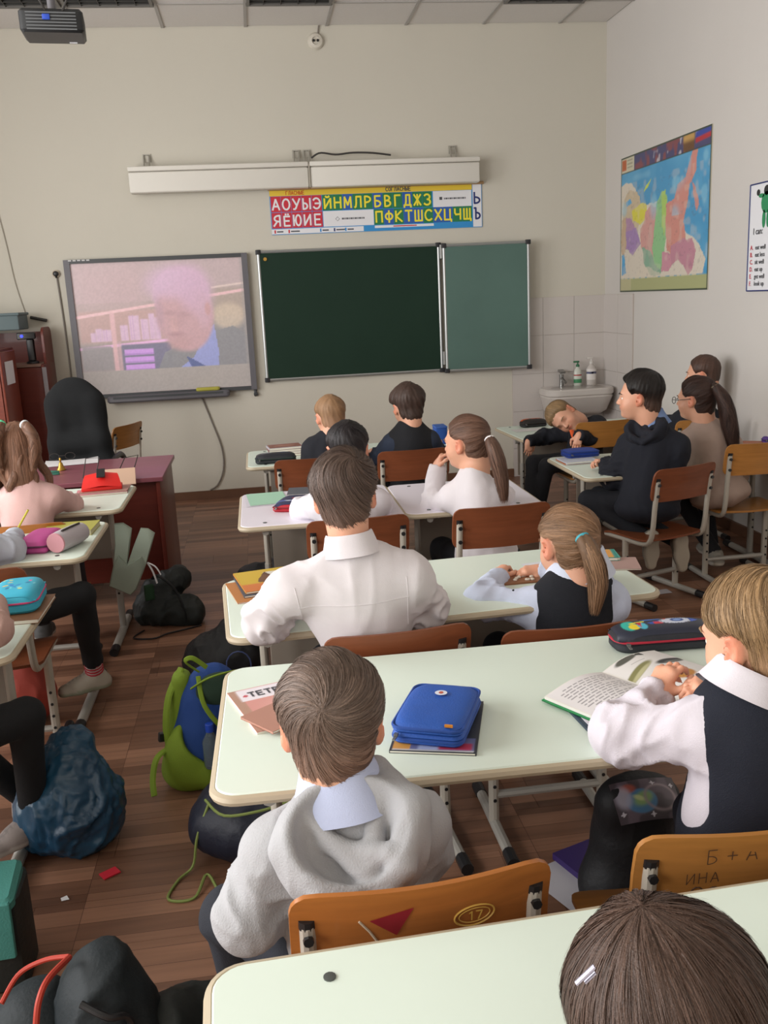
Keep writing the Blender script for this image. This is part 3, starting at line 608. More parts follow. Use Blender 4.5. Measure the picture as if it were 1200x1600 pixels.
        g = noise3(np.stack([X, Y, X*0], -1), 55, 9); p.m((g > .82)*(W2 > -.78)*(W2 < .55)*.22, '#6a6068'); g = noise3(np.stack([X, Y, X*0], -1), 18, 19); p.m(sstep(.55, .8, g)*.25*(W2 < .60), '#d9cdbd'); p.m(sstep(.60, .85, noise3(np.stack([X, Y, X*0], -1), 9, 29))*.5*(W2 > .0), '#8fc6dc')
        p.rect(-w, -h, w, -.80*h, '#a9ab7c', 1, .002); p.rect(-w, -h, -.70*w, -.80*h, '#b9b48d', 1, .002)
        p.rect(-w, .775*h, w, h, '#4b4a70', 1, .002); p.rect(-w, .775*h, -.66*w, h, '#c9c3ac', 1, .002); p.rect(-w+.02, .81*h, -.86*w, .96*h, '#b8623c', 1, .003)
        for k in range(3): p.rect(-.84*w, (.93-.05*k)*h, -.70*w, (.95-.05*k)*h, '#8b8470', .8, .003)
        sk = noise3(np.stack([X, Y*1., X*0], -1), 22, 12); p.m(sstep(.45, .7, sk)*(Y > .78*h)*(X > -.65*w)*(X < .55*w)*.8, '#8a4a48'); p.m(sstep(.6, .8, noise3(np.stack([X, Y, X*0], -1), 30, 14))*(Y > .78*h)*(X > -.2*w)*(X < .5*w)*.9, '#b9b4bd')
        p.rect(.46*w, .775*h, .68*w, h, '#6b4a30', 1, .01); p.rect(.46*w, .90*h, .68*w, h, '#c9a05e', .9, .02)
        p.rect(.70*w, .93*h, w, h, '#d8dbe2', 1, .002); p.rect(.70*w, .85*h, w, .925*h, '#3a4a9c', 1, .006, sh=.05); p.rect(.70*w, .79*h, w, .85*h, '#b3323c', 1, .006, sh=.05)
        p.rect(-w, .765*h, w, .777*h, '#3a4538'); 
        b = ((np.abs(U) > .988) | (np.abs(W2) > .984)).astype(float); p.m(b, '#3f4a3c'); return p.c
    painted('map_print', Wm, Hm, 190, 140, mapimg, V(-.0078, 0, 0), V(0, -1, 0), FZ, M('map_print', '#ffffff', .45, vcol=True), t)
    # ---- second poster, cut by the frame
    t = thing('wall_poster', 'white poster with a green figure and lines of text, past the map', 'poster', (XR, 5.02, 1.80)); og = V(XR, 5.02, 1.80)
    mb = MB(); mb.box((XR-.004, 5.02, 1.80), (.006, .66, .60)); mb.build('poster_sheet', M('p_white'), t, origin=og, sharp=30)
    mb = MB(); bx = [(5.35, 1.5), (5.35, 2.1), (4.69, 2.1), (4.69, 1.5)]
    for i in range(4): a = bx[i]; b = bx[(i+1) % 4]; mb.tube([(XR-.009, a[0], a[1]), (XR-.009, b[0], b[1])], .004, 4)
    mb.build('poster_edge', M('p_ink'), t, origin=og)
    mb = MB(); gx = XR-.009; UX = V(0, -1, 0)
    def blob(y, z, ry, rz, m_, l=0.): mb.add([(gx-l, y, z)]+[(gx-l, y+ry*math.cos(a), z+rz*math.sin(a)) for a in np.linspace(0, 6.283, 15)[:-1]], [(0, i, i % 14+1) for i in range(1, 15)], m_)
    blob(5.17, 1.99, .055, .06, 1); blob(5.17, 2.055, .03, .028, 2); blob(5.225, 2.03, .03, .012, 1); blob(5.26, 2.05, .018, .018, 2); blob(5.19, 1.90, .018, .05, 1); blob(5.145, 1.90, .018, .05, 1)
    mb.build('figure', [M('p_white'), M('fig_green', '#2f8a5a', .6), M('fig_dark', '#2b2b2b', .7)], t, origin=og, smooth=False)
    mb = MB()
    mb.text('I can:', .050, (gx, 5.30, 1.835), UX, FZ, 1, align='LEFT', bold=.0008)
    for k, s_ in enumerate(('A. eat well', 'B. eat less', 'C. sit well', 'D. eat up', 'E. get well', 'F. look up')):
        mb.text(s_[:2], .036, (gx, 5.325, 1.745-.041*k), UX, FZ, 0, align='LEFT', bold=.0006); mb.text(s_[3:], .036, (gx, 5.27, 1.745-.041*k), UX, FZ, 1, align='LEFT', bold=.0006)
    mb.build('lettering', [M('p_red'), M('p_grey')], t, origin=og, smooth=False)
    # ---- sink, tap, bottles
    t = thing('sink', 'white ceramic wall basin in the tiled corner', 'sink', (2.61, Yf, .62)); og = V(2.61, Yf, .62)
    cer = M('ceramic', '#c9c2bc', .18, spec=.5)
    mb = MB(); mb.rslab((2.61, Yf-.205, .73), (.58, .37, .06), .11, None, 0, ch=.012, seg=8)
    def bowl(p): k = 1-.20*(1-(p[2]+.09)/.18)**2; return V(p[0]*k, (p[1]-.19)*k+.19, p[2])
    mb.rslab((2.61, Yf-.205, .63), (.58, .37, .18), .12, None, 0, ch=.03, seg=6, f=bowl); mb.build('basin', cer, t, origin=og)
    mb = MB(); mb.lathe([(.19, 0), (.185, .002), (.06, -.001)], (2.61, Yf-.22, .7605), 24, sx=1.15, sy=.75); mb.build('bowl_shade', M('ceramic_shadow', '#aaa49f', .2), t, origin=og)  # flat darker disc paints the shade inside the bowl
    mb = MB(); mb.lathe([(.05, 0), (.06, .25), (.05, .55)], (2.61, Yf-.12, 0), 16); mb.build('pedestal', cer, t, origin=og)
    ch = M('chrome', '#9a9a98', .25, metal=.9)
    mb = MB(); mb.tube([(2.53, Yf-.07, .76), (2.53, Yf-.07, .86)], .02, 12); mb.tube([(2.53, Yf-.07, .83), (2.53, Yf-.18, .80)], [.014, .011], 10); mb.box((2.53, Yf-.075, .885), (.05, .07, .02), rotx(.2), bev=.006); mb.build('tap', ch, t, origin=og)
    def bottle(x, y, r, h, body, capc, label, lc, hz):
        b = thing('soap_bottle', label, 'bottle', (x, y, hz)); mb = MB(); mb.lathe([(r*.9, 0), (r, .01), (r, h*.5), (r*.85, h*.66), (r*.4, h*.75), (r*.36, h*.80)], (0, 0, 0), 18, sy=.7); mb.build('bottle_body', M('b_'+body.lstrip('#'), body, .3), b)
        mb = MB(); mb.lathe([(r*.45, h*.79), (r*.45, h*.87), (r*.2, h*.90), (r*.15, h)], (0, 0, 0), 14); mb.box((-.012, 0, h), (.05, .016, .014), bev=.003); mb.build('pump', M('c_'+capc.lstrip('#'), capc, .4), b)
        mb = MB(); 
        for k, (z0, z1, c_) in enumerate(lc): mb.lathe([(r*1.005, h*z0), (r*1.005, h*z1)], (0, 0, 0), 18, sy=.72, mi=k)
        mb.build('bottle_label', [M('l_'+c_.lstrip('#'), c_, .5) for _, _, c_ in lc], b)
    bottle(2.665, Yf-.09, .034, .20, '#cfd2c8', '#2d6b48', 'white pump bottle with a green top standing on the basin', [(.12, .28, '#3f8a5c'), (.42, .47, '#a83a3a')], .76)
    bottle(2.785, Yf-.09, .042, .225, '#c5beb8', '#cfcac4', 'pale pump bottle with a blue label beside the green-topped one', [(.2, .6, '#ddd8d4'), (.42, .5, '#3c4a8c')], .76)
    # ---- projector under the ceiling
    t = thing('projector', 'black projector hanging from a pole under the ceiling', 'projector', (-.80, 4.75, 2.83), .12); 
    mb = MB(); Rp = rotx(.10); mb.box((0, 0, 0), (.27, .33, .095), Rp, bev=.02); mb.build('case', M('projector_black', '#16181b', .45, bump=.1), t)
    mb = MB(); 
    for k in range(6): mb.box(Rp@V(0, -.166, -.035+k*.013), (.21, .004, .005), Rp)
    mb.build('vent_grille', M('vent_grey', '#6a6d70', .5), t, sharp=30)
    mb = MB(); mb.box(Rp@V(-.02, -.169, .012), (.032, .012, .022), Rp, bev=.003); mb.build('cable_connector', M('blue_plug', '#2a4fc0', .4), t)
    mb = MB(); mb.box(Rp@V(.075, .11, -.049), (.035, .015, .004), Rp); mb.build('sticker', M('p_white'), t, sharp=30)
    mb = MB(); mb.tube([(0, 0, .04), (0, 0, .77)], .018, 12); mb.lathe([(.05, .755), (.05, .765)], (0, 0, 0), 16); mb.build('mounting_pole', M('pole_grey', '#77757a', .4, metal=.4), t)
    mb = MB(); mb.tube(tail_path([(-.02, -.16, .02), (-.05, -.20, .10), (-.02, -.12, .16), (.03, -.06, .20), (.05, -.03, .4)], 16), .005, 6); mb.tube(tail_path([(.05, -.16, .02), (.08, -.2, .08), (.05, -.12, .18), (.01, -.04, .3)], 16), .005, 6); mb.build('cables', ck, t)
    # ---- bracket at the far left edge
    mb = MB(); mb.tube([(-1.93, Yf-.03, 2.98), (-1.84, Yf-.03, 3.0)], .014, 8); mb.box((-1.93, Yf-.01, 2.98), (.05, .02, .04)); tag(mb.build('wall_hook', ck), 'small dark hook on the wall near the ceiling', 'hook')

# ------------------------------------------------------------------ furniture
TOPM = M('desk_top', '#dde9dd', .38, var=.015, vs=3, bump=.03, bs=30, spec=.4)
EDGE = M('desk_edge', '#b5a78f', .5); METW = M('metal_beige', '#b3aca0', .42, metal=.1); METG = M('metal_grey', '#a9a59d', .42, metal=.15)
BLK = M('black_plastic', '#1c1c1e', .4); PANEL = M('modesty_panel', '#857a6e', .6, var=.03)
def make_desk(label, cx, cy, w, d, rz, h=.70, top=TOPM, bolts=(.10, .055), seam=None, group=None, legin=.10, panel=True):
    t = thing('school_desk', label, 'desk', (cx, cy, 0), rz, group); x = w/2-legin
    mb = MB(); mb.rslab((0, 0, h-.0105), (w-.004, d-.004, .021), .045, None, 0, ch=.0025, seg=6); mb.build('tabletop', top, t)
    mb = MB(); n = 8; pts = []
    for cx_, cy_, a0 in ((w/2-.045, d/2-.045, 0), (-w/2+.045, d/2-.045, 90), (-w/2+.045, -d/2+.045, 180), (w/2-.045, -d/2+.045, 270)):
        for i in range(7): a = math.radians(a0+15*i); pts.append(V(cx_+.0445*math.cos(a), cy_+.0445*math.sin(a), h-.0125))
    mb.tube(pts, .0105, 8, closed=True, flat=1.); mb.build('edge_band', EDGE, t)
    if bolts:
        for sx in (-1, 1):
            for sy in (-1, 1): mb = MB(); mb.lathe([(.0085, 0), (.0085, .0018), (.005, .0024)], (sx*(w/2-bolts[0]), sy*(d/2-bolts[1]), h), 12); mb.build('screw_cap', M('screw_cap', '#4b4f4c', .4), t)
    if seam is not None: mb = MB(); mb.box((seam, 0, h+.0003), (.003, d-.01, .0008)); mb.build('seam', M('seam_dark', '#6a6258', .7), t, sharp=30)
    for sx in (-1, 1):
        mb = MB(); mb.tube([(sx*x, .06, .02), (sx*x, .06, h*.62)], .0205, 12, flat=.8); mb.build('leg', METG, t)
        mb = MB(); mb.tube([(sx*x, .06, h*.6), (sx*x, .06, h-.03)], .0165, 12, flat=.8); mb.build('inner_leg', METW, t)
        mb = MB(); mb.tube([(sx*x, -d/2+.03, h-.034), (sx*x, d/2-.05, h-.034)], .014, 8); mb.build('top_bracket', METG, t)
        mb = MB(); mb.tube([(sx*x, -d*.42, .022), (sx*x, d*.46, .022)], .0195, 10, flat=.9); ft = mb.build('foot', METG, t)
        for y in (-d*.42, d*.46): mb = MB(); mb.tube([(sx*x, y-.035, .021), (sx*x, y+.035, .021)], .0215, 10, flat=.9); mb.build('foot_cap', BLK, ft)
        for k in range(4): mb = MB(); mb.lathe([(.006, 0), (.006, .002)], (sx*x, .06-.0205, h*.30+k*.045), 8, rotx(math.pi/2)); mb.build('adjustment_hole', BLK, t)
    mb = MB(); mb.tube([(-x, d/2-.11, h-.10), (x, d/2-.11, h-.10)], .014, 10); mb.build('crossbar', METG, t)
    if panel: mb = MB(); mb.box((0, d/2-.09, h-.20), (w-2*legin-.05, .012, .30), bev=.004); mb.build('modesty_panel', PANEL, t)
    return t
def wood(name, c): return M(name, c, .42, var=.05, vs=9, grain=(3, 60, 60), spec=.35, coat=.1)
def make_chair(label, wm, hs=.42, back=.36, marks=None, w=.37):
    t = thing('school_chair', label, 'chair')
    def fseat(p): return V(p[0], p[1], p[2]+.012*math.cos(p[0]/w*5)-.02*max(0, (p[1]-.10)/.08)**2)
    mb = MB(); k = 9
    def sheet(fn, nu, nv, th, mb):
        A = [[fn(i/(nu-1), j/(nv-1)) for i in range(nu)] for j in range(nv)]
        vs = [A[j][i][0] for j in range(nv) for i in range(nu)]+[A[j][i][0]+A[j][i][1]*th for j in range(nv) for i in range(nu)]; n = nu*nv; fs = []
        for j in range(nv-1):
            for i in range(nu-1): a = j*nu+i; q = (a, a+1, a+nu+1, a+nu); fs.append(q[::-1]); fs.append(tuple(z+n for z in q))
        bd = [i for i in range(nu)]+[j*nu+nu-1 for j in range(1, nv)]+[(nv-1)*nu+i for i in range(nu-2, -1, -1)]+[j*nu for j in range(nv-2, 0, -1)]
        for a, b in zip(bd, bd[1:]+bd[:1]): fs.append((a, b, b+n, a+n))
        return mb.add(vs, fs)
    def rr(u, v, W, H, r):   # map the unit square to a rounded rectangle
        x = (u-.5)*W; y = (v-.5)*H; ax = abs(x)-(W/2-r); ay = abs(y)-(H/2-r)
        if ax > 0 and ay > 0:
            m = max(ax, ay); L = math.hypot(ax, ay); s_ = m/L; x = math.copysign(W/2-r+ax*s_, x); y = math.copysign(H/2-r+ay*s_, y)
        return x, y
    def us(n, W, r): return n
    def seat(u, v): x, y = rr(u, v, w, .36, .05); z = hs-.010*math.cos(x/w*3)-.022*max(0, (y-.09)/.09)**2+.012*max(0, (-y-.10)/.08)**2; return V(x, y-.005, z), V(0, 0, -1)
    sheet(seat, 15, 15, .010, mb); mb.build('seat', wm, t, sharp=45)
    zc = hs+back-.08; H = .165
    def bk(u, v):
        x, z = rr(u, v, w+.015, H, .035); c = math.cos(x/w*2.9); up_ = max(0, z)/H
        return V(x, -.205-.028*c-.14*z-.02*up_, zc+z), V(0, -1, 0)
    mb = MB(); sheet(bk, 19, 11, .010, mb); bo = mb.build('backrest', wm, t, sharp=45)
    for s_ in (-1, 1):
        x = s_*(w/2-.018); pts = tail_path([(x, .15, hs-.026), (x, .0, hs-.026), (x, -.12, hs-.026), (x, -.175, hs-.005), (x, -.195, hs+.06), (x, -.205, hs+.16), (x, -.224, hs+back-.055)], 18)
        mb = MB(); mb.tube(pts, .0125, 10); mb.build('side_frame', METW, t)
        mb = MB(); mb.tube([(x, -.2215, hs+back-.058), (x, -.225, hs+back-.042)], .0140, 10); mb.build('tube_cap', BLK, t)
        mb = MB(); mb.tube([(x, -.225, hs+back-.075), (x, -.240, hs+back-.075)], .008, 8); mb.build('bolt', BLK, t); mb = MB(); mb.tube([(x, -.215, hs+back-.13), (x, -.232, hs+back-.13)], .008, 8); mb.build('bolt', BLK, t)
        mb = MB(); mb.tube([(x, .0, hs-.03), (x, .0, .02)], .0155, 10); mb.build('leg', METW, t)
        mb = MB(); mb.tube([(x, -.19, .020), (x, .19, .020)], .0155, 10); ft = mb.build('foot', METG, t)
        for y in (-.19, .19): mb = MB(); mb.tube([(x, y-.03, .0195), (x, y+.03, .0195)], .0185, 10); mb.build('foot_cap', BLK, ft)
        mb = MB()
        for k in range(4): mb.lathe([(.0055, 0), (.0055, .002)], (x, -.0155, hs*.28+k*.045), 8, rotx(math.pi/2))
        mb.build('adjustment_holes', BLK, t)
    xx = w/2-.018
    mb = MB(); mb.tube([(-xx, 0, hs-.045), (xx, 0, hs-.045)], .0125, 8); mb.build('seat_bar', METW, t)
    mb = MB(); mb.tube([(-xx, 0, .11), (xx, 0, .11)], .0125, 8); mb.build('stretcher', METG, t)
    if marks: marks(t, bo, lambda x, z: V(x, -.205-.028*math.cos(x/w*2.9)-.14*z-.02*max(0, z)/H-.0106, zc+z))
    return t
WA = wood('chair_wood_dark', '#7c452b'); WB = wood('chair_wood_orange', '#a8672f'); WC = wood('chair_wood_honey', '#a87238')
def book(label, c, size, rz, cover, pages='#e2ddcf', th=.012, z=0., hardback=False, art=None, cat='book', name='book', tilt=0., group=None, floppy=0.):
    t = thing(name, label, cat, (c[0], c[1], c[2]), rz, group); w, l = size
    cm = M('cover_'+cover.lstrip('#'), cover, .45)
    cth = .0025 if hardback else .0012; o = .003 if hardback else 0
    mb = MB(); mb.box((0, 0, cth/2), (w, l, cth)); mb.box((0, 0, th-cth/2), (w, l, cth)); mb.box((-w/2+cth/2, 0, th/2), (cth, l, th-.0002)); mb.build('cover', cm, t, sharp=30)
    mb = MB(); mb.box((-.0005, 0, th/2), (w-2*o-.004, l-2*o-.001, th-2*cth-.0004)); mb.build('pages', M('pages_'+pages.lstrip('#'), pages, .7, bump=.2, bs=300), t, sharp=30)
    if art: painted('cover_print', w-.002, l-.002, art[1], art[2], art[0], V(0, 0, th+.0004), FX, FY, M('print', '#ffffff', .45, vcol=True), t)
    return t
def sheet_paper(label, c, size, rz, col='#dcdcdc', name='paper_sheet', cat='paper', curl=.0, art=None, n=14):
    w, l = size; mb = MB()
    mb.grid(lambda a, b: V((a-.5)*w, (b-.5)*l, .0006+curl*((abs(a-.5)*2)**3*b)), n, n)
    mb.grid(lambda a, b: V((.5-a)*w, (b-.5)*l, .0002+curl*((abs(a-.5)*2)**3*b)), n, n)
    o = mb.build(name, M('paper_'+col.lstrip('#'), col, .7)); o.location = c; o.rotation_euler = (0, 0, rz); return tag(o, label, cat)
def case_box(label, c, size, rz, body, zipc, art=None, name='pencil_case', rad=.03, tilt=(0, 0), layers=1, belly=.0, pull='#8a8a8a', cat='pencil case'):
    """zipped pencil case: bulged rounded slab, zip band round the middle, pull"""
    t = thing(name, label, cat, c, rz); t.rotation_euler = (tilt[0], tilt[1], rz); w, l, h = size
    m_ = body if not isinstance(body, str) else M('case_'+body.lstrip('#'), body, .6, var=.05, vs=20, bump=.15, bs=250)
    for k in range(layers):
        z0 = h/layers*k; hh = h/layers
        def ff(p, hh=hh): return V(p[0], p[1], p[2]+(belly*(1-(2*p[0]/w)**2)*(1-(2*p[1]/l)**2) if p[2] > 0 and k == layers-1 else 0))
        mb = MB(); mb.rslab((0, 0, z0+hh*.26), (w, l, hh*.48), rad, None, 0, ch=min(.008, hh*.2), seg=6); mb.build('case_base', m_, t)
        mb = MB()
        if k == layers-1:
            n = 33
            def top(a, b):
                x = (a-.5)*2; y = (b-.5)*2; L = max(abs(x), abs(y)); X = x; Y = y
                q = (abs(X)**5+abs(Y)**5)**.2; s_ = (L/q) if q > 1e-6 else 1; X *= s_; Y *= s_
                e = (abs(X)**4+abs(Y)**4)**.5; zz = hh*.46*math.sqrt(max(0, 1-min(1, e)**2.2)); return V(X*w/2, Y*l/2, z0+hh*.54+zz+belly*(1-min(1, L))*.6)
            mb.grid(top, n, n); mb.build('lid', m_, t)
        else: mb.rslab((0, 0, z0+hh*.76), (w, l, hh*.46), rad, None, 0, ch=min(.006, hh*.2), seg=6); mb.build('lid', m_, t)
        mb = MB(); pts = []
        for cx_, cy_, a0 in ((w/2-rad, l/2-rad, 0), (-w/2+rad, l/2-rad, 90), (-w/2+rad, -l/2+rad, 180), (w/2-rad, -l/2+rad, 270)):
            for i in range(6): a = math.radians(a0+18*i); pts.append(V(cx_+(rad-.001)*math.cos(a), cy_+(rad-.001)*math.sin(a), z0+hh*.51))
        mb.tube(pts, .0032, 6, closed=True); mb.build('zip', M('zip_'+zipc.lstrip('#'), zipc, .6), t)
    mb = MB(); mb.box((-w*.4, -l/2-.006, h*.5), (.008, .010, .005)); mb.box((-w*.4, -l/2-.016, h*.45), (.006, .018, .003)); mb.build('zip_pull', M('pull_'+pull.lstrip('#'), pull, .3, metal=.7), t, sharp=30)
    if art:
        W2, L2 = w*.95, l*.93
        painted('case_print', W2, L2, art[1], art[2], art[0], V(0, 0, h*.515 if False else 0), FX, FY, M('print', '#ffffff', .45, vcol=True), t,
                f=lambda X, Y: h-h/layers+h/layers*(.54+.46*np.sqrt(np.clip(1-np.clip(np.sqrt(np.abs(X/(w/2))**4+np.abs(Y/(l/2))**4), 0, 1)**2.2, 0, 1)))+.0022)
    return t
def sdf_bag(name, parent, prims, mat, vox=.008, amp=.006, f=9, seed=1, post=None, origin=None, label=None, colfn=None):
    v, F = surf(prims, vox, post); n = vnorm(v, F)
    if amp: v = folds(v, n, amp, f, seed)
    v = v-(origin if origin is not None else V(0, 0, 0)); v[:, 2] = np.maximum(v[:, 2], .003)
    return link(name, mesh_np(name, v, F, mat, None, colfn(v) if colfn else None), parent, label)

# ------------------------------------------------------------------ people
SKIN = '#d9a488'
def head_prims(c, R, s):
    L = lambda x, y, z: c+R@(V(x, y, z)*s)
    def e(x, y, z, a, b, d, k=.02, op='+', Rr=None): return ell(L(x, y, z), V(a, b, d)*s, R if Rr is None else R@Rr, k*s, op)
    base = [e(0, -.014, .026, .0725, .087, .076), e(0, .020, -.030, .058, .062, .074, .03), e(0, .036, -.070, .034, .036, .032, .03),
            e(.030, .048, -.036, .026, .026, .028, .02), e(-.030, .048, -.036, .026, .026, .028, .02),
            e(0, -.046, -.030, .052, .046, .056, .03), cap(L(0, -.034, -.060), L(0, -.042, -.105), .045*s, .046*s, k=.03*s)]
    face = [cap(L(-.028, .070, .014), L(.028, .070, .014), .010*s, k=.016*s),
            e(.030, .090, -.003, .015, .012, .009, .012, '-'), e(-.030, .090, -.003, .015, .012, .009, .012, '-'),
            cap(L(0, .080, -.002), L(0, .094, -.026), .006*s, .009*s, k=.010*s),
            e(.0085, .088, -.030, .007, .008, .006, .006), e(-.0085, .088, -.030, .007, .008, .006, .006),
            e(0, .079, -.047, .018, .010, .0045, .006), e(0, .077, -.056, .015, .010, .005, .005), e(0, .066, -.083, .015, .014, .012, .014)]
    ears = []
    for x in (-1, 1):
        Rr = rotz(-x*.50)@roty(x*.15)
        ears += [e(x*.076, -.010, -.010, .0075, .019, .030, .006, '+', Rr), e(x*.083, -.005, -.007, .006, .010, .017, .005, '-', Rr), e(x*.071, -.002, -.033, .007, .009, .010, .006, '+', Rr)]
    return base, face, ears
ZL = ([0, .5, .9, 1.15, 1.45, 1.75, 2.1, 2.6, 3.15], [.056, .052, .040, .005, -.004, -.010, -.062, -.086, -.092])
def hand_prims(wr, d, n, side, curl=(.35, .5, .3), spread=.06, thumb=.6, s=1.):
    """wr wrist, d towards the knuckles, n out of the back of the hand; side -1 left hand, +1 right hand"""
    d = nrm(d); n = nrm(n-d*np.dot(n, d)); t = -side*np.cross(d, n)   # t: thumb side
    P = []
    w = lambda a, b, c: wr+(d*a+t*b+n*c)*s
    P += [cap(w(0, 0, 0), w(.018, 0, 0), .019*s, .019*s, k=.02), cap(w(.020, .012, 0), w(.056, .019, 0), .0125*s, .0105*s, k=.016), cap(w(.020, 0, .001), w(.060, .004, .001), .0125*s, .0105*s, k=.016), cap(w(.020, -.012, 0), w(.054, -.017, 0), .0125*s, .010*s, k=.016)]
    for i, (b, L) in enumerate(((.0215, .052), (.0075, .058), (-.0065, .054), (-.0200, .043))):
        p = w(.058-.002*abs(i-1)**2, b, 0); yaw = spread*(1.5-i); a = 0.; r = .0072*s*(1-.05*i)
        for j, fr in enumerate((.45, .31, .24)):
            a += curl[j]*(1+.12*i)
            dd = (d*math.cos(yaw)+t*math.sin(yaw))*math.cos(a)-n*math.sin(a); q = p+dd*L*fr*s
            P.append(cap(p, q, r, r*.9, k=.0035*s)); p = q; r *= .92
    p = w(.014, .019, -.006); dd = nrm(d*.62+t*.75-n*.25); q = p+dd*.034*s; P.append(cap(p, q, .0105*s, .0085*s, k=.012))
    dd = nrm(d*(.9)+t*(.6-thumb)-n*(.2+thumb*.5)); q2 = q+dd*.022*s; P.append(cap(q, q2, .0085*s, .0078*s, k=.004)); q3 = q2+nrm(dd-t*.25)*.018*s; P.append(cap(q2, q3, .0078*s, .006*s, k=.004))
    return P
def folds(v, n, amp, f=11., seed=0, warp=1.2):
    w = np.stack([noise3(v, 5, seed+k)-.5 for k in range(3)], -1)
    q = v*V(1, 1, .42)+w*.09*warp
    a = 1-np.abs(2*noise3(q, f, seed+7)-1); b = 1-np.abs(2*noise3(q, f*2.3, seed+9)-1)
    return v+n*((a**2-.35)*amp+(b**2-.35)*amp*.35)[:, None]
def sleeve_folds(v, n, a, b, amp, seed, w=.07, peak=1.):
    """rings of cloth bunching across a limb a-b, strongest at its end b"""
    ba = b-a; L = np.linalg.norm(ba); d = ba/L; rel = v-a; t = rel@d; pr = rel-t[:, None]*d; rad = np.linalg.norm(pr, axis=1)
    e1 = nrm(np.cross(d, V(.3, .2, 1))); e2 = np.cross(d, e1); an = np.arctan2(pr@e2, pr@e1)
    q = np.stack([t*26+np.cos(an*1+seed)*1.1, np.cos(an)*1.1, np.sin(an)*1.1], -1); g = 1-np.abs(2*noise3(q, 1., seed)-1)
    wgt = sstep(.10, .065, rad)*sstep(-.01, .03, t)*sstep(L+.03, L-.01, t)*(.30+.70*np.exp(-((t-L*peak)/w)**2))
    return v+n*((g**2-.4)*amp*wgt)[:, None]
def cloth(name, prims, vox, mat, parent, O, post=None, amp=.005, f=11., seed=0, label=None, colfn=None, limbs=(), keep=None):
    v, F = surf(prims, vox, post); n = vnorm(v, F)
    if amp: v = folds(v, n, amp, f, seed)
    for (a, b, am, pk) in limbs: v = sleeve_folds(v, n, a, b, am, seed+int(pk*3), .07, pk)
    if keep is not None: keep.append((v, F))
    return link(name, mesh_np(name, v-O, F, mat, None, colfn(v) if colfn else None), parent, label)
def tail_path(path, m=14):
    P = np.array(path, float); k = len(P)
    if k < 3: return np.array([P[0]+(P[-1]-P[0])*t for t in np.linspace(0, 1, m)])
    out = []
    for t in np.linspace(0, k-1, m):
        i = min(int(t), k-2); u = t-i; p0 = P[max(i-1, 0)]; p1 = P[i]; p2 = P[i+1]; p3 = P[min(i+2, k-1)]
        out.append(.5*((2*p1)+(-p0+p2)*u+(2*p0-5*p1+4*p2-p3)*u*u+(-p0+3*p1-3*p2+p3)*u**3))
    return np.array(out)
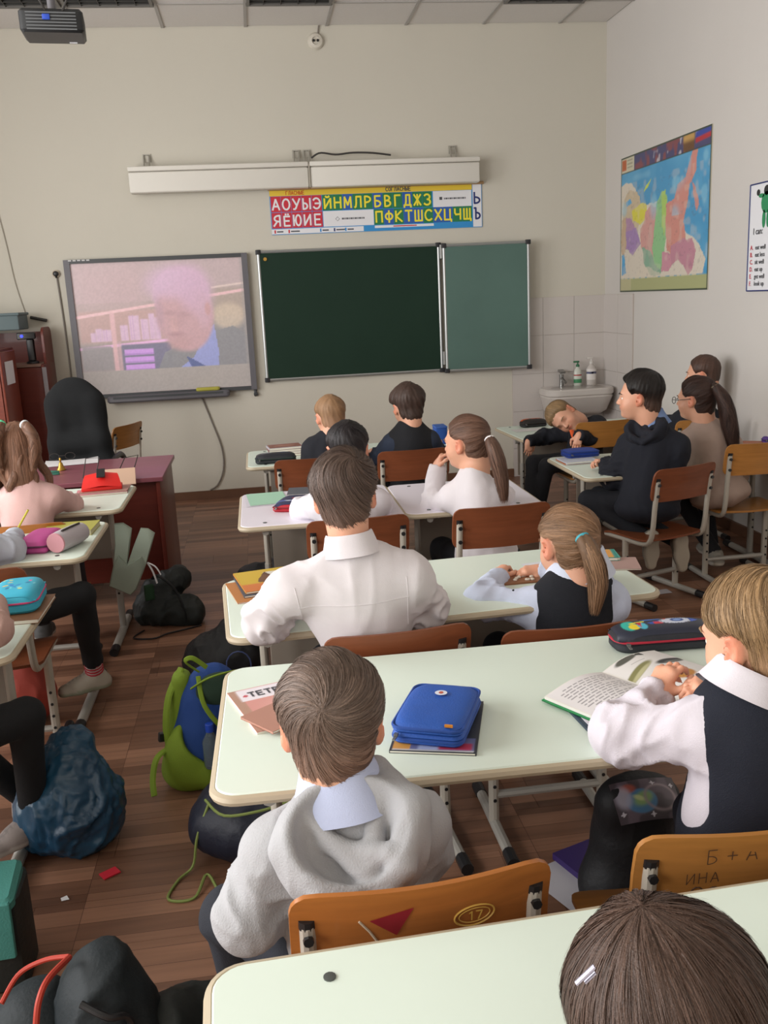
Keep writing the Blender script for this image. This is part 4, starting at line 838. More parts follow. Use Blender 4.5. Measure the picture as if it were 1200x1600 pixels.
def person(label, J, st, group=None):
    rng = np.random.default_rng(st.get('seed', 1))
    g = lambda k, dflt=None: J[k] if k in J else dflt
    near = st.get('near', 1); bv = (.0042, .0055, .0075)[near]; cv = (.0055, .0075, .009)[near]
    A = {k: (np.array(v, float) if isinstance(v, (tuple, list)) and len(v) == 3 and not isinstance(v[0], (tuple, list)) else v) for k, v in J.items()}
    pel = A['pel']; neck = A['neck']; hc = A['head']; s = st.get('hs', 1.)
    O = V(pel[0], pel[1], 0.)
    root = thing('person', label, 'person', O, 0, group)
    R = rotz(math.radians(A.get('yaw', 0)))@rotx(math.radians(A.get('pitch', 0)))@roty(math.radians(A.get('roll', 0)))
    base, face, ears = head_prims(hc, R, s)
    up = nrm(neck-pel)
    if not st.get('asleep'): A['shL'] = A['shL']-up*.020; A['shR'] = A['shR']-up*.020
    right = A['shR']-A['shL']; sw = np.linalg.norm(right)/2; right = nrm(right-up*np.dot(right, up)); fwd = np.cross(up, right)
    TR = np.stack([right, fwd, up], 1)
    TL = lambda x, y, z: pel+TR@V(x, y, z)
    for q in 'LR':
        if 'hand'+q not in A:
            d_ = nrm(A['wr'+q]-A['el'+q]); d_ = nrm(d_*V(1, 1, .5)); A['hand'+q] = (tuple(d_), (0, 0, 1), (.35, .5, .3))
    H = np.linalg.norm(neck-pel)
    fat = st.get('fat', 1.)
    def torso(o, k=.05):
        return [ell(TL(0, -.004, H*.70), V(sw*.80+o, .074*fat+o, H*.31+o), TR, k), ell(TL(0, .004, H*.36), V(.098*fat+o, .078*fat+o, H*.30+o), TR, k),
                ell(TL(0, 0, .02), V(.115*fat+o, .092*fat+o, .085+o), TR, k), cap(A['shL']-up*.014+right*.02, A['shR']-up*.014-right*.02, .032+o*.7, k=k)]
    def trap(o): return [cap(neck-up*.014-fwd*.006, A['sh'+q]*.9+neck*.1-up*.004, .034+o, .026+o, k=.04) for q in 'LR']
    nk = cap(hc+R@(V(0, -.036, -.085)*s), neck-up*.03, .045*s, .048*s, k=.03)
    legs = []; bodyp = base+face+ears+[nk]+torso(-.012)+trap(-.004)
    for q, sg in (('L', -1), ('R', 1)):
        bodyp += [cap(A['sh'+q], A['el'+q], .034, .029), cap(A['el'+q], A['wr'+q], .029, .019)]
        hp = TL(sg*.068, .01, -.005); A['hip'+q] = hp
        if 'kn'+q in A:
            bodyp += [cap(hp, A['kn'+q], .058, .040, k=.03), cap(A['kn'+q], A['an'+q], .038, .026, k=.02), cap(A['an'+q], A['an'+q]-V(0, 0, .03), .026, .022)]
        if st.get('noarm'+q): pass
    tone = V(*lin(st.get('skin', SKIN)))
    def skincol(v):
        q = ((v-hc)@R)/s; c = np.tile(tone, (len(v), 1))
        def blend(m, col): nonlocal c; c = c*(1-m[:, None])+np.array(col)*m[:, None]
        red = tone*V(1.02, .66, .60)
        blend(.45*np.exp(-(((np.abs(q[:, 0])-.036)/.018)**2+((q[:, 1]-.06)/.03)**2+((q[:, 2]+.034)/.018)**2)), red)
        inhead = np.linalg.norm(q, axis=1) < .14
        blend(.62*sstep(.066, .078, np.abs(q[:, 0]))*inhead*(q[:, 2] > -.06), tone*V(1.05, .58, .50))
        blend(.85*np.exp(-((q[:, 0]/.017)**4+((q[:, 2]+.0515)/.0075)**4))*(q[:, 1] > .068)*inhead, tone*V(.86, .42, .42))
        blend(.8*np.exp(-((q[:, 2]+.0515)/.0014)**2-((q[:, 0])/.016)**4)*(q[:, 1] > .068)*inhead, tone*V(.35, .15, .14))
        if st.get('asleep'):
            blend(.8*np.exp(-(((np.abs(q[:, 0])-.030)/.012)**4+((q[:, 2]+.007)/.0022)**2))*(q[:, 1] > .06)*inhead, tone*V(.2, .12, .1))
        blend(np.full(len(v), .10)*noise3(v, 30, 3), red)
        return c
    v, F = surf(bodyp, bv); nv = len(v); V_ = [v]; F_ = [F]; C_ = [skincol(v)]
    for q, sg in (('L', -1), ('R', 1)):
        if 'hand'+q in A:
            hd = A['hand'+q]; hp = hand_prims(A['wr'+q], V(*hd[0]), V(*hd[1]), sg, *(hd[2:] if len(hd) > 2 else ()), s=st.get('hands', .92))
            v, F = surf([cap(A['wr'+q]+(A['el'+q]-A['wr'+q])*.12, A['wr'+q], .0195, .0185, k=.02)]+hp, (.0026, .0034, .0045)[near])
            F_.append(F+nv); V_.append(v); nv += len(v); c = np.tile(tone, (len(v), 1)); m = noise3(v, 55, 5)[:, None]*.35; C_.append(c*(1-m)+tone*V(1.02, .68, .6)*m)
    link('body', mesh_np('body', np.concatenate(V_)-O, np.concatenate(F_), M('skin', SKIN, .5, vcol=True, sss=.12, bump=.12, bs=260), None, np.concatenate(C_)), root)
    # eyes and brows
    if not st.get('asleep'):
        for x in (-1, 1):
            mb = MB(); cc = hc+R@(V(x*.030, .0648, -.004)*s); mb.lathe([(.0104*s*math.sin(a), -.0104*s*math.cos(a)) for a in np.linspace(.05, 3.09, 9)], cc, 14, R@rotx(-math.pi/2))
            ob = mb.build('eye', [M('eye_white', '#e8e2dc', .2), M('iris', st.get('iris', '#3c2a1c'), .15)], root, origin=O)
            for p_ in ob.data.polygons:
                if np.dot(np.array(p_.center)+O-cc, R@V(0, 1, 0)) > .0084*s: p_.material_index = 1
    hcol = V(*lin(st.get('hair', '#5a4636')))
    mbw = M('brow_'+st.get('hair', '#5a4636').lstrip('#'), st.get('hair', '#5a4636'), .7)
    for x in (-1, 1):
        mb = MB(); mb.tube([hc+R@(V(x*a, b, z)*s) for a, b, z in ((.014, .0865, .014), (.024, .0865, .018), (.036, .080, .019), (.046, .070, .014))], [.001, .0022, .0022, .0008], 6, flat=1.2); mb.build('eyebrow', mbw, root, origin=O)
    # hair
    T = st.get('T', .014); zs = st.get('zl', ZL[1]); long_ = st.get('long'); pole = nrm(V(*st.get('pole', (0, -.62, .78)))); swirl = st.get('swirl', .5)
    e1 = nrm(np.cross(pole, V(1, .2, .1))); e2 = np.cross(pole, e1)
    hprims = base+[cap(hc+R@(V(*a)*s), hc+R@(V(*b_)*s), ra*s, rb*s, k=.04*s) for a, b_, ra, rb in st.get('drape', [])]
    def loc(P): return ((P-hc)@R)/s
    def thick(q):
        th = np.arctan2(np.abs(q[..., 0]), q[..., 1]); z0 = np.interp(th, ZL[0], zs)+.006*(noise3(q, 60, 4)-.5)*2
        t = np.maximum(T*(.34+.66*sstep(-.03, .06, q[..., 2])), .0066)*sstep(-.006, .034, q[..., 2]-z0)
        if not st.get('drape'): t = t*(.12+.88*sstep(.018, .042, np.sqrt((np.abs(q[..., 0])-.073)**2+(q[..., 1]+.004)**2+(q[..., 2]+.008)**2)))
        if 'bump' in st:
            for (bx, by, bz, br, ba) in st['bump']: t = t+ba*np.exp(-((q[..., 0]-bx)**2+(q[..., 1]-by)**2+(q[..., 2]-bz)**2)/br**2)
        return t*(.85+.3*noise3(q, 22, 6))-.0028
    v, F = surf(hprims, (.0036, .0048, .0065)[near], lambda P, d: d-thick(loc(P))*s, .03)
    q = loc(v); u = q-V(0, -.012, .02); rad = np.linalg.norm(u, axis=1); u = u/rad[:, None]
    def pc(u):
        th = np.arccos(np.clip(u@pole, -1, 1)); ph = np.arctan2(u@e2, u@e1); return th, ph
    def groove(u):
        th, ph = pc(u); p2 = ph-swirl*th; k = 9
        return noise3(np.stack([np.cos(p2)*k, np.sin(p2)*k, th*2.2], -1), 1, 8), noise3(np.stack([np.cos(p2)*k*2.6, np.sin(p2)*k*2.6, th*2.5], -1), 1, 9), noise3(np.stack([np.cos(p2)*k*.4, np.sin(p2)*k*.4, th*1.2], -1), 1, 10)
    ga, gb, gc = groove(u); n = vnorm(v, F); tk = thick(q)
    amp = np.clip(tk+.0028, 0, .006)/.006
    v = v+n*(((ga-.5)*.005+(gb-.5)*.0028)*amp)[:, None]*st.get('grv', 1.)
    hv = st.get('hvar', .5)
    def hc_(a, b, c_): return hcol*(1+hv*((a-.5)*.9+(b-.5)*.9+(c_-.5)*1.1))[:, None]
    colr = hc_(ga, gb, gc)
    if st.get('fade'): f_ = (sstep(.030, -.075, q[:, 2])*st['fade'])[:, None]; colr = colr*(1-f_)+tone*.60*f_
    hm = M('hair', '#5a4636', .5, vcol=True, bump=.3, bs=500, spec=.35)
    hair = link('hair', mesh_np('hair', v-O, F, hm, None, colr), root)
    ns = st.get('strands', (2600, 900, 0)[near])
    if ns:
        kd = mathutils.kdtree.KDTree(len(u)); [kd.insert(mathutils.Vector(x), i) for i, x in enumerate(u)]; kd.balance()
        rr = np.linalg.norm(loc(v)-V(0, -.012, .02), axis=1); tkk = thick(loc(v))
        m = 8; ths = rng.uniform(.02, 2.6, ns); ph0 = rng.uniform(0, 2*math.pi, ns); ln = rng.uniform(.25, .75, ns)*st.get('slen', 1.)
        tt = ths[:, None]+ln[:, None]*np.linspace(0, 1, m)[None]; pp = ph0[:, None]+swirl*tt+rng.normal(0, .05, (ns, 1))*np.linspace(0, 1, m)[None]
        U = np.cos(tt)[..., None]*pole+np.sin(tt)[..., None]*(np.cos(pp)[..., None]*e1+np.sin(pp)[..., None]*e2)
        rad_ = np.zeros((ns, m)); ok = np.zeros((ns, m), bool)
        for i in range(ns):
            for j in range(m):
                c_, ix, d_ = kd.find(U[i, j]); rad_[i, j] = rr[ix]; ok[i, j] = tkk[ix] > .0015
        keep = ok[:, :5].all(1); lift = (.0004+.0022*np.linspace(0, 1, m)**2*rng.uniform(.3, 1.3, (ns, 1))*st.get('lift', 1.))
        pts = U*(rad_+lift)[..., None]+V(0, -.012, .02)
        for j in range(5, m): pts[:, j] = np.where(ok[:, j][:, None], pts[:, j], pts[:, j-1]+(pts[:, j-1]-pts[:, j-2])*.35)
        pts = pts[keep]; U = U[keep]
        W = hc+(pts*s)@R.T; Nn = U@R.T+rng.normal(0, .15, (len(W), 1, 3))
        ga, gb, gc = groove(U[:, 3]); cs = hc_(ga, gb, gc)*rng.uniform(.72, 1.45, (len(W), 1))
        if st.get('fade'): f_ = (sstep(.030, -.075, pts[:, 3, 2])*st['fade'])[:, None]; cs = cs*(1-f_)+tone*.55*f_
        strands(W, Nn, .0016*s, cs, 'hair_strands', hm, hair, O)
    # tails
    for ti, tl in enumerate(st.get('tails', [])):
        path = tail_path([np.array(p, float) if not isinstance(p, str) else p for p in tl['p']]); m = len(path); rs = np.interp(np.linspace(0, 1, m), np.linspace(0, 1, len(tl['r'])), tl['r'])
        fl = tl.get('flat', 1.)
        pr = [cap(path[i], path[i+1], rs[i]*.80, rs[i+1]*.80, k=.02) for i in range(m-1)]
        v, F = surf(pr, cv*.8); n = vnorm(v, F); tdir = nrm(path[-1]-path[0])
        rel = v-path[0]; ax = rel@tdir; pr_ = rel-ax[:, None]*tdir
        an_ = np.arctan2(pr_@nrm(np.cross(tdir, V(0, 1, .2))), pr_@nrm(np.cross(tdir, nrm(np.cross(tdir, V(0, 1, .2)))))); tw = tl.get('wave', 0)*np.sin(ax*60); q_ = np.stack([np.cos(an_+tw)*5, np.sin(an_+tw)*5, ax*5], -1); gz = noise3(q_, 1, 3); gz2 = noise3(q_*V(3.2, 3.2, 1.5), 1, 5)
        v = v+n*((gz-.5)*.004+(gz2-.5)*.003)[:, None]
        link('hair_lock' if tl.get('lock') else 'ponytail', mesh_np('ponytail', v-O, F, hm, None, .62*hcol*tl.get('b', 1.)*(1+hv*((gz-.5)*1.2+(gz2-.5)))[:, None]), root)
        k = int(tl.get('n', (420, 180, 60)[near])*1.6); mm = 12
        mm = 18; path = tail_path(path, mm); rs = np.interp(np.linspace(0, 1, mm), np.linspace(0, 1, len(tl['r'])), tl['r'])
        tg = np.gradient(path, axis=0); a1 = np.cross(tg, V(.3, 1, .1)); a1 /= np.linalg.norm(a1, axis=1, keepdims=True); a2 = np.cross(tg, a1); a2 /= np.linalg.norm(a2, axis=1, keepdims=True)
        an = rng.uniform(0, 6.28, k); rf = rng.uniform(.80, 1.08, k)[:, None]*np.ones((1, mm))+rng.uniform(-.02, tl.get('fly', .2), (k, 1))*np.linspace(0, 1, mm)[None]**2
        wav = rng.uniform(-.3, .3, (k, 1))*np.sin(np.linspace(0, 1, mm)[None]*rng.uniform(2, 6, (k, 1)))+tl.get('wave', 0)*np.sin(np.linspace(0, 12, mm)[None]+np.floor(an[:, None]*1.6)*2.1)
        aa = an[:, None]+wav
        dirv = np.cos(aa)[..., None]*a1[None]+np.sin(aa)[..., None]*a2[None]
        W = path[None]+dirv*(rs[None]*rf)[..., None]
        ext = rng.uniform(-.01, .02, (k, 1, 1))*np.linspace(0, 1, mm)[None, :, None]**4; W = W+ext*nrm(tg[-1])
        strands(W, dirv, .0020, hcol*tl.get('b', 1.)*rng.uniform(.6, 1.5, (k, 1)), 'hair_strands', hm, root, O)
        if 'tie' in tl:
            mb = MB(); t0 = nrm(path[1]-path[0]); b1 = nrm(np.cross(t0, V(.2, .3, 1))); b2 = np.cross(t0, b1); rt = tl.get('tr', .0155)
            mb.tube([path[0]+t0*.006+rt*(math.cos(a)*b1+math.sin(a)*b2) for a in np.linspace(0, 6.283, 17)[:-1]], .0055, 8, closed=True)
            mb.build('hair_tie', M('tie_'+tl['tie'].lstrip('#'), tl['tie'], .8, var=.1), root, origin=O, label=tl.get('tl'))
    # clothes
    top = st['top']; o = st.get('loose', .008)
    tm = M('cloth_'+top.lstrip('#')+st.get('tex', ''), top, .88, var=st.get('tvar', .05), vs=st.get('tvs', 20.), bump=st.get('tb', .25), bs=st.get('tbs', 420.), sheen=.0)
    sl = []
    for q in 'LR':
        sl += [cap(A['sh'+q]-up*.006, A['el'+q], .033+o, .033+o*1.15, k=.055), cap(A['el'+q], A['wr'+q], .035+o*1.1, .026+o*.8, k=.025)]
    ends = []
    for q in 'LR':
        if 'hand'+q in A or st.get('cut'):
            d_ = nrm(A['wr'+q]-A['el'+q]); ends.append(cap(A['wr'+q]+d_*.048-d_*st.get('cuff', .0), A['wr'+q]+d_*.12, .048, .06, k=.003, op='-'))
    neckcut = [cap(neck+up*(.052+st.get('ncut', 0)), neck+up*.16, .052, .066, k=.006, op='-')]
    tp = torso(o)+trap(o*.4)
    if 'hem' in st: tp += [ell(TL(0, 0, -.03), V(.135*fat+o, .112*fat+o, .07), TR, .04)]
    la = st.get('amp', .0055)*2.1; kp = []
    cloth(st.get('tname', 'shirt'), tp+sl+ends+neckcut, cv, tm, root, O, amp=st.get('amp', .0055), f=st.get('ff', 11), seed=st.get('seed', 1), label=st.get('tlabel'), keep=kp,
          limbs=[(A['sh'+q], A['el'+q], la, 1.) for q in 'LR']+[(A['el'+q], A['wr'+q], la, 0.) for q in 'LR'])
    if st.get('yoke'):
        bv = mathutils.bvhtree.BVHTree.FromPolygons([tuple(x) for x in kp[0][0]], [tuple(int(i) for i in x) for x in kp[0][1]])
        for nm, pa, pb in (('yoke_seam', A['shL']*.93+A['shR']*.07-up*.035, A['shR']*.93+A['shL']*.07-up*.035), ('armhole_seam', A['shL']*.93+A['shR']*.07+up*.02, A['shL']*.90+A['shR']*.10-up*.12), ('armhole_seam', A['shR']*.93+A['shL']*.07+up*.02, A['shR']*.90+A['shL']*.10-up*.12)):
            ps = []
            for k in range(26):
                c_ = pa+(pb-pa)*k/25; h_ = bv.ray_cast(mathutils.Vector(c_-fwd*.4), mathutils.Vector(fwd))
                if h_[0] is not None: ps.append(np.array(h_[0]))
            if len(ps) > 6: mb = MB(); mb.tube(ps, .0016, 5); mb.build(nm, tm, root, origin=O)
    if 'vest' in st:
        vm = M('knit_'+st['vest'].lstrip('#'), st['vest'], .9, var=.06, vs=30, bump=.5, bs=500)
        hl = [cap(A['sh'+q]+(A['sh'+q]-neck)*.40+up*.03, A['sh'+q]+(A['sh'+q]-neck)*.18-up*.12, .050, .054, k=.02, op='-') for q in 'LR']
        cloth('vest', torso(o+.011)+trap(o+.006)+hl+[cap(neck+up*(.064), neck+up*.2, .060, .072, k=.006, op='-')], cv, vm, root, O, amp=.003, f=8, seed=5)
    if st.get('collar'):
        col_ = st['collar']; mb = MB(); ax = nrm(hc+R@(V(0, -.022, -.06)*s)-neck); ax = nrm(ax+up); x_ = nrm(np.cross(fwd, ax)); y_ = np.cross(ax, x_)
        ch = st.get('ch', 1.)
        prof = [(.046, -.018-st.get('cd', 0)), (.0485, .012), (.0495, .024*ch), (.0525, .0265*ch), (.0555, .022*ch), (.0625, .000), (.069, -.018), (.071+st.get('cd', 0)*.4, -.022-st.get('cd', 0))]
        c0 = neck+up*(.012+st.get('cz', 0))-fwd*.004
        def cf2(a, b):
            k_ = b*(len(prof)-1); sc_ = st.get('cs', 1.12); i = min(int(k_), len(prof)-2); t = k_-i; r_ = prof[i][0]*(1-t)+prof[i+1][0]*t; z_ = prof[i][1]*(1-t)+prof[i+1][1]*t
            th = math.radians(90+12+336*a); fr = max(0, math.sin(th))
            z_ -= .016*fr+(.010*fr if b > .6 else 0); r2 = r_*(1+.02*math.sin(5*th+1))
            return c0+x_*r2*sc_*math.cos(th)+y_*r2*sc_*math.sin(th)+ax*z_
        mb.grid(cf2, 40, 22); ob = mb.build('collar', M('cloth_'+col_.lstrip('#'), col_, .85, bump=.2, bs=420), root, origin=O, label=st.get('clabel'))
    if 'hood' in st:
        hm_ = tm; hp = []; a_ = st['hood']
        def W_(x, y, z): return neck+right*x*a_+fwd*y*a_+up*z*a_
        def loop(pts, r, k=.014):
            pp = tail_path([W_(*p) for p in pts], 16)
            return [cap(pp[i], pp[i+1], r*(.8+.4*math.sin(math.pi*i/15)), r*(.8+.4*math.sin(math.pi*(i+1)/15)), k=k) for i in range(15)]
        S_ = lambda x, y, z: V(x, y, z)*a_
        hp += [ell(W_(0, -.066, -.054), S_(.122, .086, .104), TR, .03), ell(W_(0, -.118, .006), S_(.094, .064, .100), TR, .012, '-')]
        hp += [cap(W_(-.066, .0, .0), W_(-.104, -.078, -.036), .017*a_, k=.02), cap(W_(-.104, -.078, -.036), W_(-.058, -.134, -.092), .014*a_, .012*a_, k=.012), cap(W_(-.058, -.134, -.092), W_(.012, -.146, -.118), .012*a_, k=.012),
               cap(W_(.062, .012, .020), W_(.098, -.070, -.014), .026*a_, k=.02), cap(W_(.098, -.070, -.014), W_(.068, -.130, -.078), .028*a_, .018*a_, k=.014), cap(W_(.068, -.130, -.078), W_(.012, -.146, -.122), .018*a_, .012*a_, k=.012),
               cap(W_(-.060, -.060, .0), W_(.010, -.112, -.084), .012*a_, .016*a_, k=.012), cap(W_(.052, -.050, .012), W_(.018, -.120, -.092), .018*a_, .014*a_, k=.012), cap(W_(-.050, -.070, -.04), W_(.050, -.120, -.060), .010*a_, .014*a_, k=.014)]
        hp += [cap(neck+up*(.046), neck+up*.2, .056, .10, k=.01, op='-')]
        cloth('hood', hp, cv*.9, hm_, root, O, amp=.006, f=12, seed=21)
    if 'legs' in st and 'knL' in A:
        lm = M('cloth_'+st['legs'].lstrip('#'), st['legs'], .9, var=.08, vs=14, bump=.3, bs=400)
        lp = [ell(TL(0, 0, .0), V(.118*fat+.010, .098*fat+.008, .08), TR, .03)]
        for q in 'LR':
            lp += [cap(A['hip'+q], A['kn'+q], .064, .050, k=.03), cap(A['kn'+q], A['an'+q], .048, .036, k=.02)]
            d_ = nrm(A['an'+q]-A['kn'+q]); ck = (.03 if not st.get('sock') else -.035); lp.append(cap(A['an'+q]+d_*ck, A['an'+q]+d_*.1, .045, .06, k=.004, op='-'))
        cloth('trousers', lp, cv*1.15, lm, root, O, amp=.005, f=9, seed=3)
        for q in 'LR':
            if st.get('sock'):
                mb = MB(); d_ = nrm(A['an'+q]-A['kn'+q]); mb.tube([A['an'+q]-d_*.075, A['an'+q]+d_*.0, A['an'+q]+d_*.04], [.036, .033, .034], 14)
                mb.build('sock', M('striped_sock', '#c9c0bd', .9) if st['sock'] == 'striped' else M('sock', st['sock'], .9), root, origin=O)
                if st['sock'] == 'striped':
                    mb = MB()
                    for t_ in np.linspace(-.07, .02, 7): mb.tube([A['an'+q]+d_*t_, A['an'+q]+d_*(t_+.006)], .0372-.002*(t_ > -.01), 14)
                    mb.build('sock_stripes', M('red_stripe', '#b8323f', .9), root, origin=O)
            if 'toe'+q in A and st.get('shoe'):
                t_ = nrm(A['toe'+q]); an = A['an'+q]; dn = A.get('dn'+q, V(0, 0, -1.)); dn = nrm(dn-t_*np.dot(dn, t_)); he = an+dn*.040-t_*.022; sid = np.cross(t_, dn)
                def shp(P, d, he=he, dn=dn): return np.maximum(d, (P-he)@dn-.022)
                v, F = surf([cap(he-t_*.004, he+t_*.09, .034, .037, k=.02), cap(he+t_*.08, he+t_*.145+dn*.004, .037, .028, k=.02), cap(he+t_*.005, an+dn*.002, .033, .038, k=.025), cap(an+dn*.01, he+t_*.09, .034, .030, k=.02), cap(an-dn*.012, an-dn*.08, .026, .03, k=.006, op='-')], cv, shp)
                hgt = (v-he)@dn; c = np.where((hgt > .002)[:, None], lin(st.get('sole', '#cfc9be')), lin(st['shoe'])); lay = ((v-he)@t_); mid = np.exp(-((v-he-t_*.09)@sid/.012)**2)*(hgt < -.012); c = c*(1-.35*(mid*(np.sin(lay*420) > 0))[:, None])
                link('shoe', mesh_np('shoe', v-O, F, M('shoe', '#ccc4b8', .7, vcol=True, bump=.15, bs=200), None, c), root)
    return root, dict(O=O, TL=TL, R=R, hc=hc, s=s, TR=TR, neck=neck, H=H)

# ================================================================== build
build_room(); build_wall_things()
LIT_TOP = M('desk_top_projector_tint', '#e6e0ea', .36, var=.015, vs=3, bump=.03, bs=30, spec=.4)  # pale top with the projector's lilac reflection put into its colour
# ---- school desks
make_desk('pale green double desk nearest the camera, bare but for a girl bent over it', .485, .845, 1.20, .56, .035, bolts=(.155, .055))
make_desk('pale green double desk holding a blue zip case and an open fish book', .465, 1.845, 1.20, .61, -.02, bolts=None, panel=False)
make_desk('pale green double desk with the boy in the white shirt leaning on it', .475, 2.675, 1.24, .55, .055, bolts=None)
make_desk('desk end tinted lilac by projector light, with a green sheet and a red pencil box', .215, 3.96, .67, .67, .0, top=LIT_TOP)
make_desk('desk half tinted lilac by projector light under the elbow of the ponytailed girl in white', .845, 3.94, .58, .62, .0, top=LIT_TOP)
make_desk('pale double desk in the front row with a stack of books on its corner', .50, 5.42, 1.20, .58, .0, h=.68)
make_desk('pale desk by the side wall with a blue case on its corner', 2.23, 4.78, 1.24, .66, .0, h=.62, legin=.12)
make_desk('pale desk in front of the sink with the sleeping boy on it', 2.27, 6.27, 1.16, .66, .04, h=.60, legin=.12)
make_desk('pale desk before the teacher desk with a red box on it', -1.26, 4.455, 1.20, .58, .0)
make_desk('pale desk with pink pencil cases and a yellow book', -1.28, 3.65, 1.20, .59, .0)
make_desk('pale desk cut by the left edge with a turquoise pencil case', -1.30, 2.64, 1.20, .53, .0)
# ---- chairs
def marks_hoodie(t, bo, P):
    mb = MB(); mb.add([P(-.085, .030)-V(0, .001, 0), P(-.02, .048)-V(0, .001, 0), P(-.045, -.004)-V(0, .001, 0)], [(0, 1, 2)]); mb.add([P(-.045, -.004)-V(0, .001, 0), P(-.02, .048)-V(0, .001, 0), P(-.085, .030)-V(0, .001, 0)], [(0, 1, 2)]); mb.build('red_sticker', M('red_stripe', '#b8323f', .6), bo, smooth=False)
    mb = MB(); mb.tube([P(.075+.032*math.cos(a), .008+.020*math.sin(a)) for a in np.linspace(0, 6.283, 25)[:-1]], .0016, 4, closed=True); mb.tube([P(.075+.025*math.cos(a), .008+.014*math.sin(a)) for a in np.linspace(0, 6.283, 25)[:-1]], .0010, 4, closed=True)
    word(mb, '17', .016, P(.075, .008)-V(0, .001, 0), FX, V(0, -.14, 1)); mb.build('number_mark', M('ochre_ink', '#c9a04a', .5), bo, smooth=False)
    mb = MB(); mb.tube([P(-.10, .03), P(-.085, .008), P(-.07, -.02)], .0018, 4); mb.build('scratch', M('scratch', '#c9bda8', .6), bo)
def marks_graffiti(t, bo, P):
    mb = MB(); word(mb, 'Б+А', .026, P(-.055, .046)-V(0, .001, 0), FX, V(0, -.14, 1), stroke=.07, pitch=1.25); word(mb, 'ИНАN', .020, P(-.085, .0)-V(0, .001, 0), FX, V(0, -.14, 1), stroke=.08, pitch=1.0)
    for k in range(9):
        x = -.10+k*.026; mb.tube([P(x+.010*math.cos(a)*(1 if a < 9 else 1), -.030+.010*math.sin(a)-.002*abs(math.cos(a))) for a in np.linspace(.3, 5.9, 12)], .0011, 4)
    mb.build('ink_marks', M('ink_marks', '#4a3222', .7), bo, smooth=False)
ch1 = make_chair('orange plywood chair with a red sticker behind the boy in the grey hoodie', WB, hs=.372, marks=marks_hoodie, w=.385); ch1.location = (.172, 1.43, 0); ch1.rotation_euler = (0, 0, .05)
ch2 = make_chair('honey plywood chair with ink scribbles behind the boy in the navy vest', WC, hs=.372, marks=marks_graffiti, w=.385); ch2.location = (.735, 1.455, 0); ch2.rotation_euler = (0, 0, -.03)
ca = make_chair('red-brown plywood chair behind the boy in the white shirt', WA, hs=.385); ca.location = (.285, 2.43, 0); ca.rotation_euler = (0, 0, .07)
cb = make_chair('red-brown plywood chair of the girl with the low ponytail and navy vest', WA, hs=.35); cb.location = (.765, 2.44, 0)
cc_ = make_chair('brown plywood chair of the ponytailed girl in the white blouse', WA, hs=.42); cc_.location = (.86, 3.56, 0); cc_.rotation_euler = (0, 0, .06)
cd_ = make_chair('honey plywood chair by the side wall behind the girl in beige', WC, hs=.41); cd_.location = (2.47, 4.53, 0)
G_ = None
dup(cc_, (.315, 3.54, 0), .03, 'brown plywood chair of the dark-haired boy hidden behind the white-shirted boy')
dup(cc_, (.77, 4.98, 0), .02, 'brown plywood chair in the front row behind the dark-haired boy in a vest')
dup(cc_, (.235, 4.93, 0), .0, 'orange-brown plywood chair in the front row behind the blond boy in navy')
dup(cb, (1.925, 4.37, 0), .32, 'brown plywood chair turned askew under the boy in the navy hoodie').location = (1.925, 4.37, .0)
dup(cd_, (2.06, 5.62, 0), .05, 'honey plywood chair under the sleeping boy')
dup(cd_, (2.62, 5.42, 0), .0, 'plywood chair in the corner under the child behind the girl in beige')
dup(ch1, (-1.02, 4.07, 0), .0, 'orange plywood chair behind the girl in pink')
dup(cc_, (-.985, 3.22, 0), .02, 'plywood chair of the child writing at the desk with pink cases')
dup(cc_, (-1.08, 2.16, 0), .0, 'plywood chair under the child cut off by the left edge')
dup(cd_, (-1.16, 6.85, 0), 1.15, 'honey plywood chair standing alone by the wall under the whiteboard')
dup(ch2, (.36, .60, 0), .05, 'plywood chair under the girl nearest the camera')
for o in list(bpy.data.objects):     # the sticker and the scribbles belong to their own chairs only
    if o.name.split('.')[0] in ('red_sticker', 'number_mark', 'scratch', 'ink_marks') and '.' in o.name: bpy.data.objects.remove(o)
# ---- teacher's corner
RW = wood('red_wood', '#66291f'); RT = wood('red_wood_top', '#7d4650')
t = thing('teacher_desk', 'dark red wooden teacher desk with a panelled side', 'desk', (-1.25, 5.28, 0))
mb = MB(); mb.box((0, 0, .688), (1.42, .74, .024), bev=.004); mb.build('desktop', RT, t)
for x in (-.68, .68): mb = MB(); mb.box((x, 0, .338), (.022, .70, .676), bev=.003); mb.build('side_panel', RW, t)
mb = MB(); mb.box((0, -.30, .40), (1.338, .018, .54), bev=.003); mb.build('front_panel', RW, t)
mb = MB(); mb.box((-.3, .05, .53), (.4, .55, .25), bev=.003); b_ = mb.build('drawer_box', RW, t)
for z in (.47, .59): mb = MB(); mb.box((-.3, .332, z), (.38, .014, .11), bev=.002); d_ = mb.build('drawer', RT, t); mb = MB(); mb.tube([(-.34, .35, z), (-.26, .35, z)], .006, 8); mb.build('handle', METG, d_)
t = thing('office_chair', 'tall black office chair behind the teacher desk', 'chair', (-1.20, 6.05, 0))
FB = M('black_fabric', '#101214', .95, bump=.3, bs=300)
O_ = V(-1.20, 6.05, 0)
def backp(P, d): q = P-V(-1.185, 6.18, .80); return d
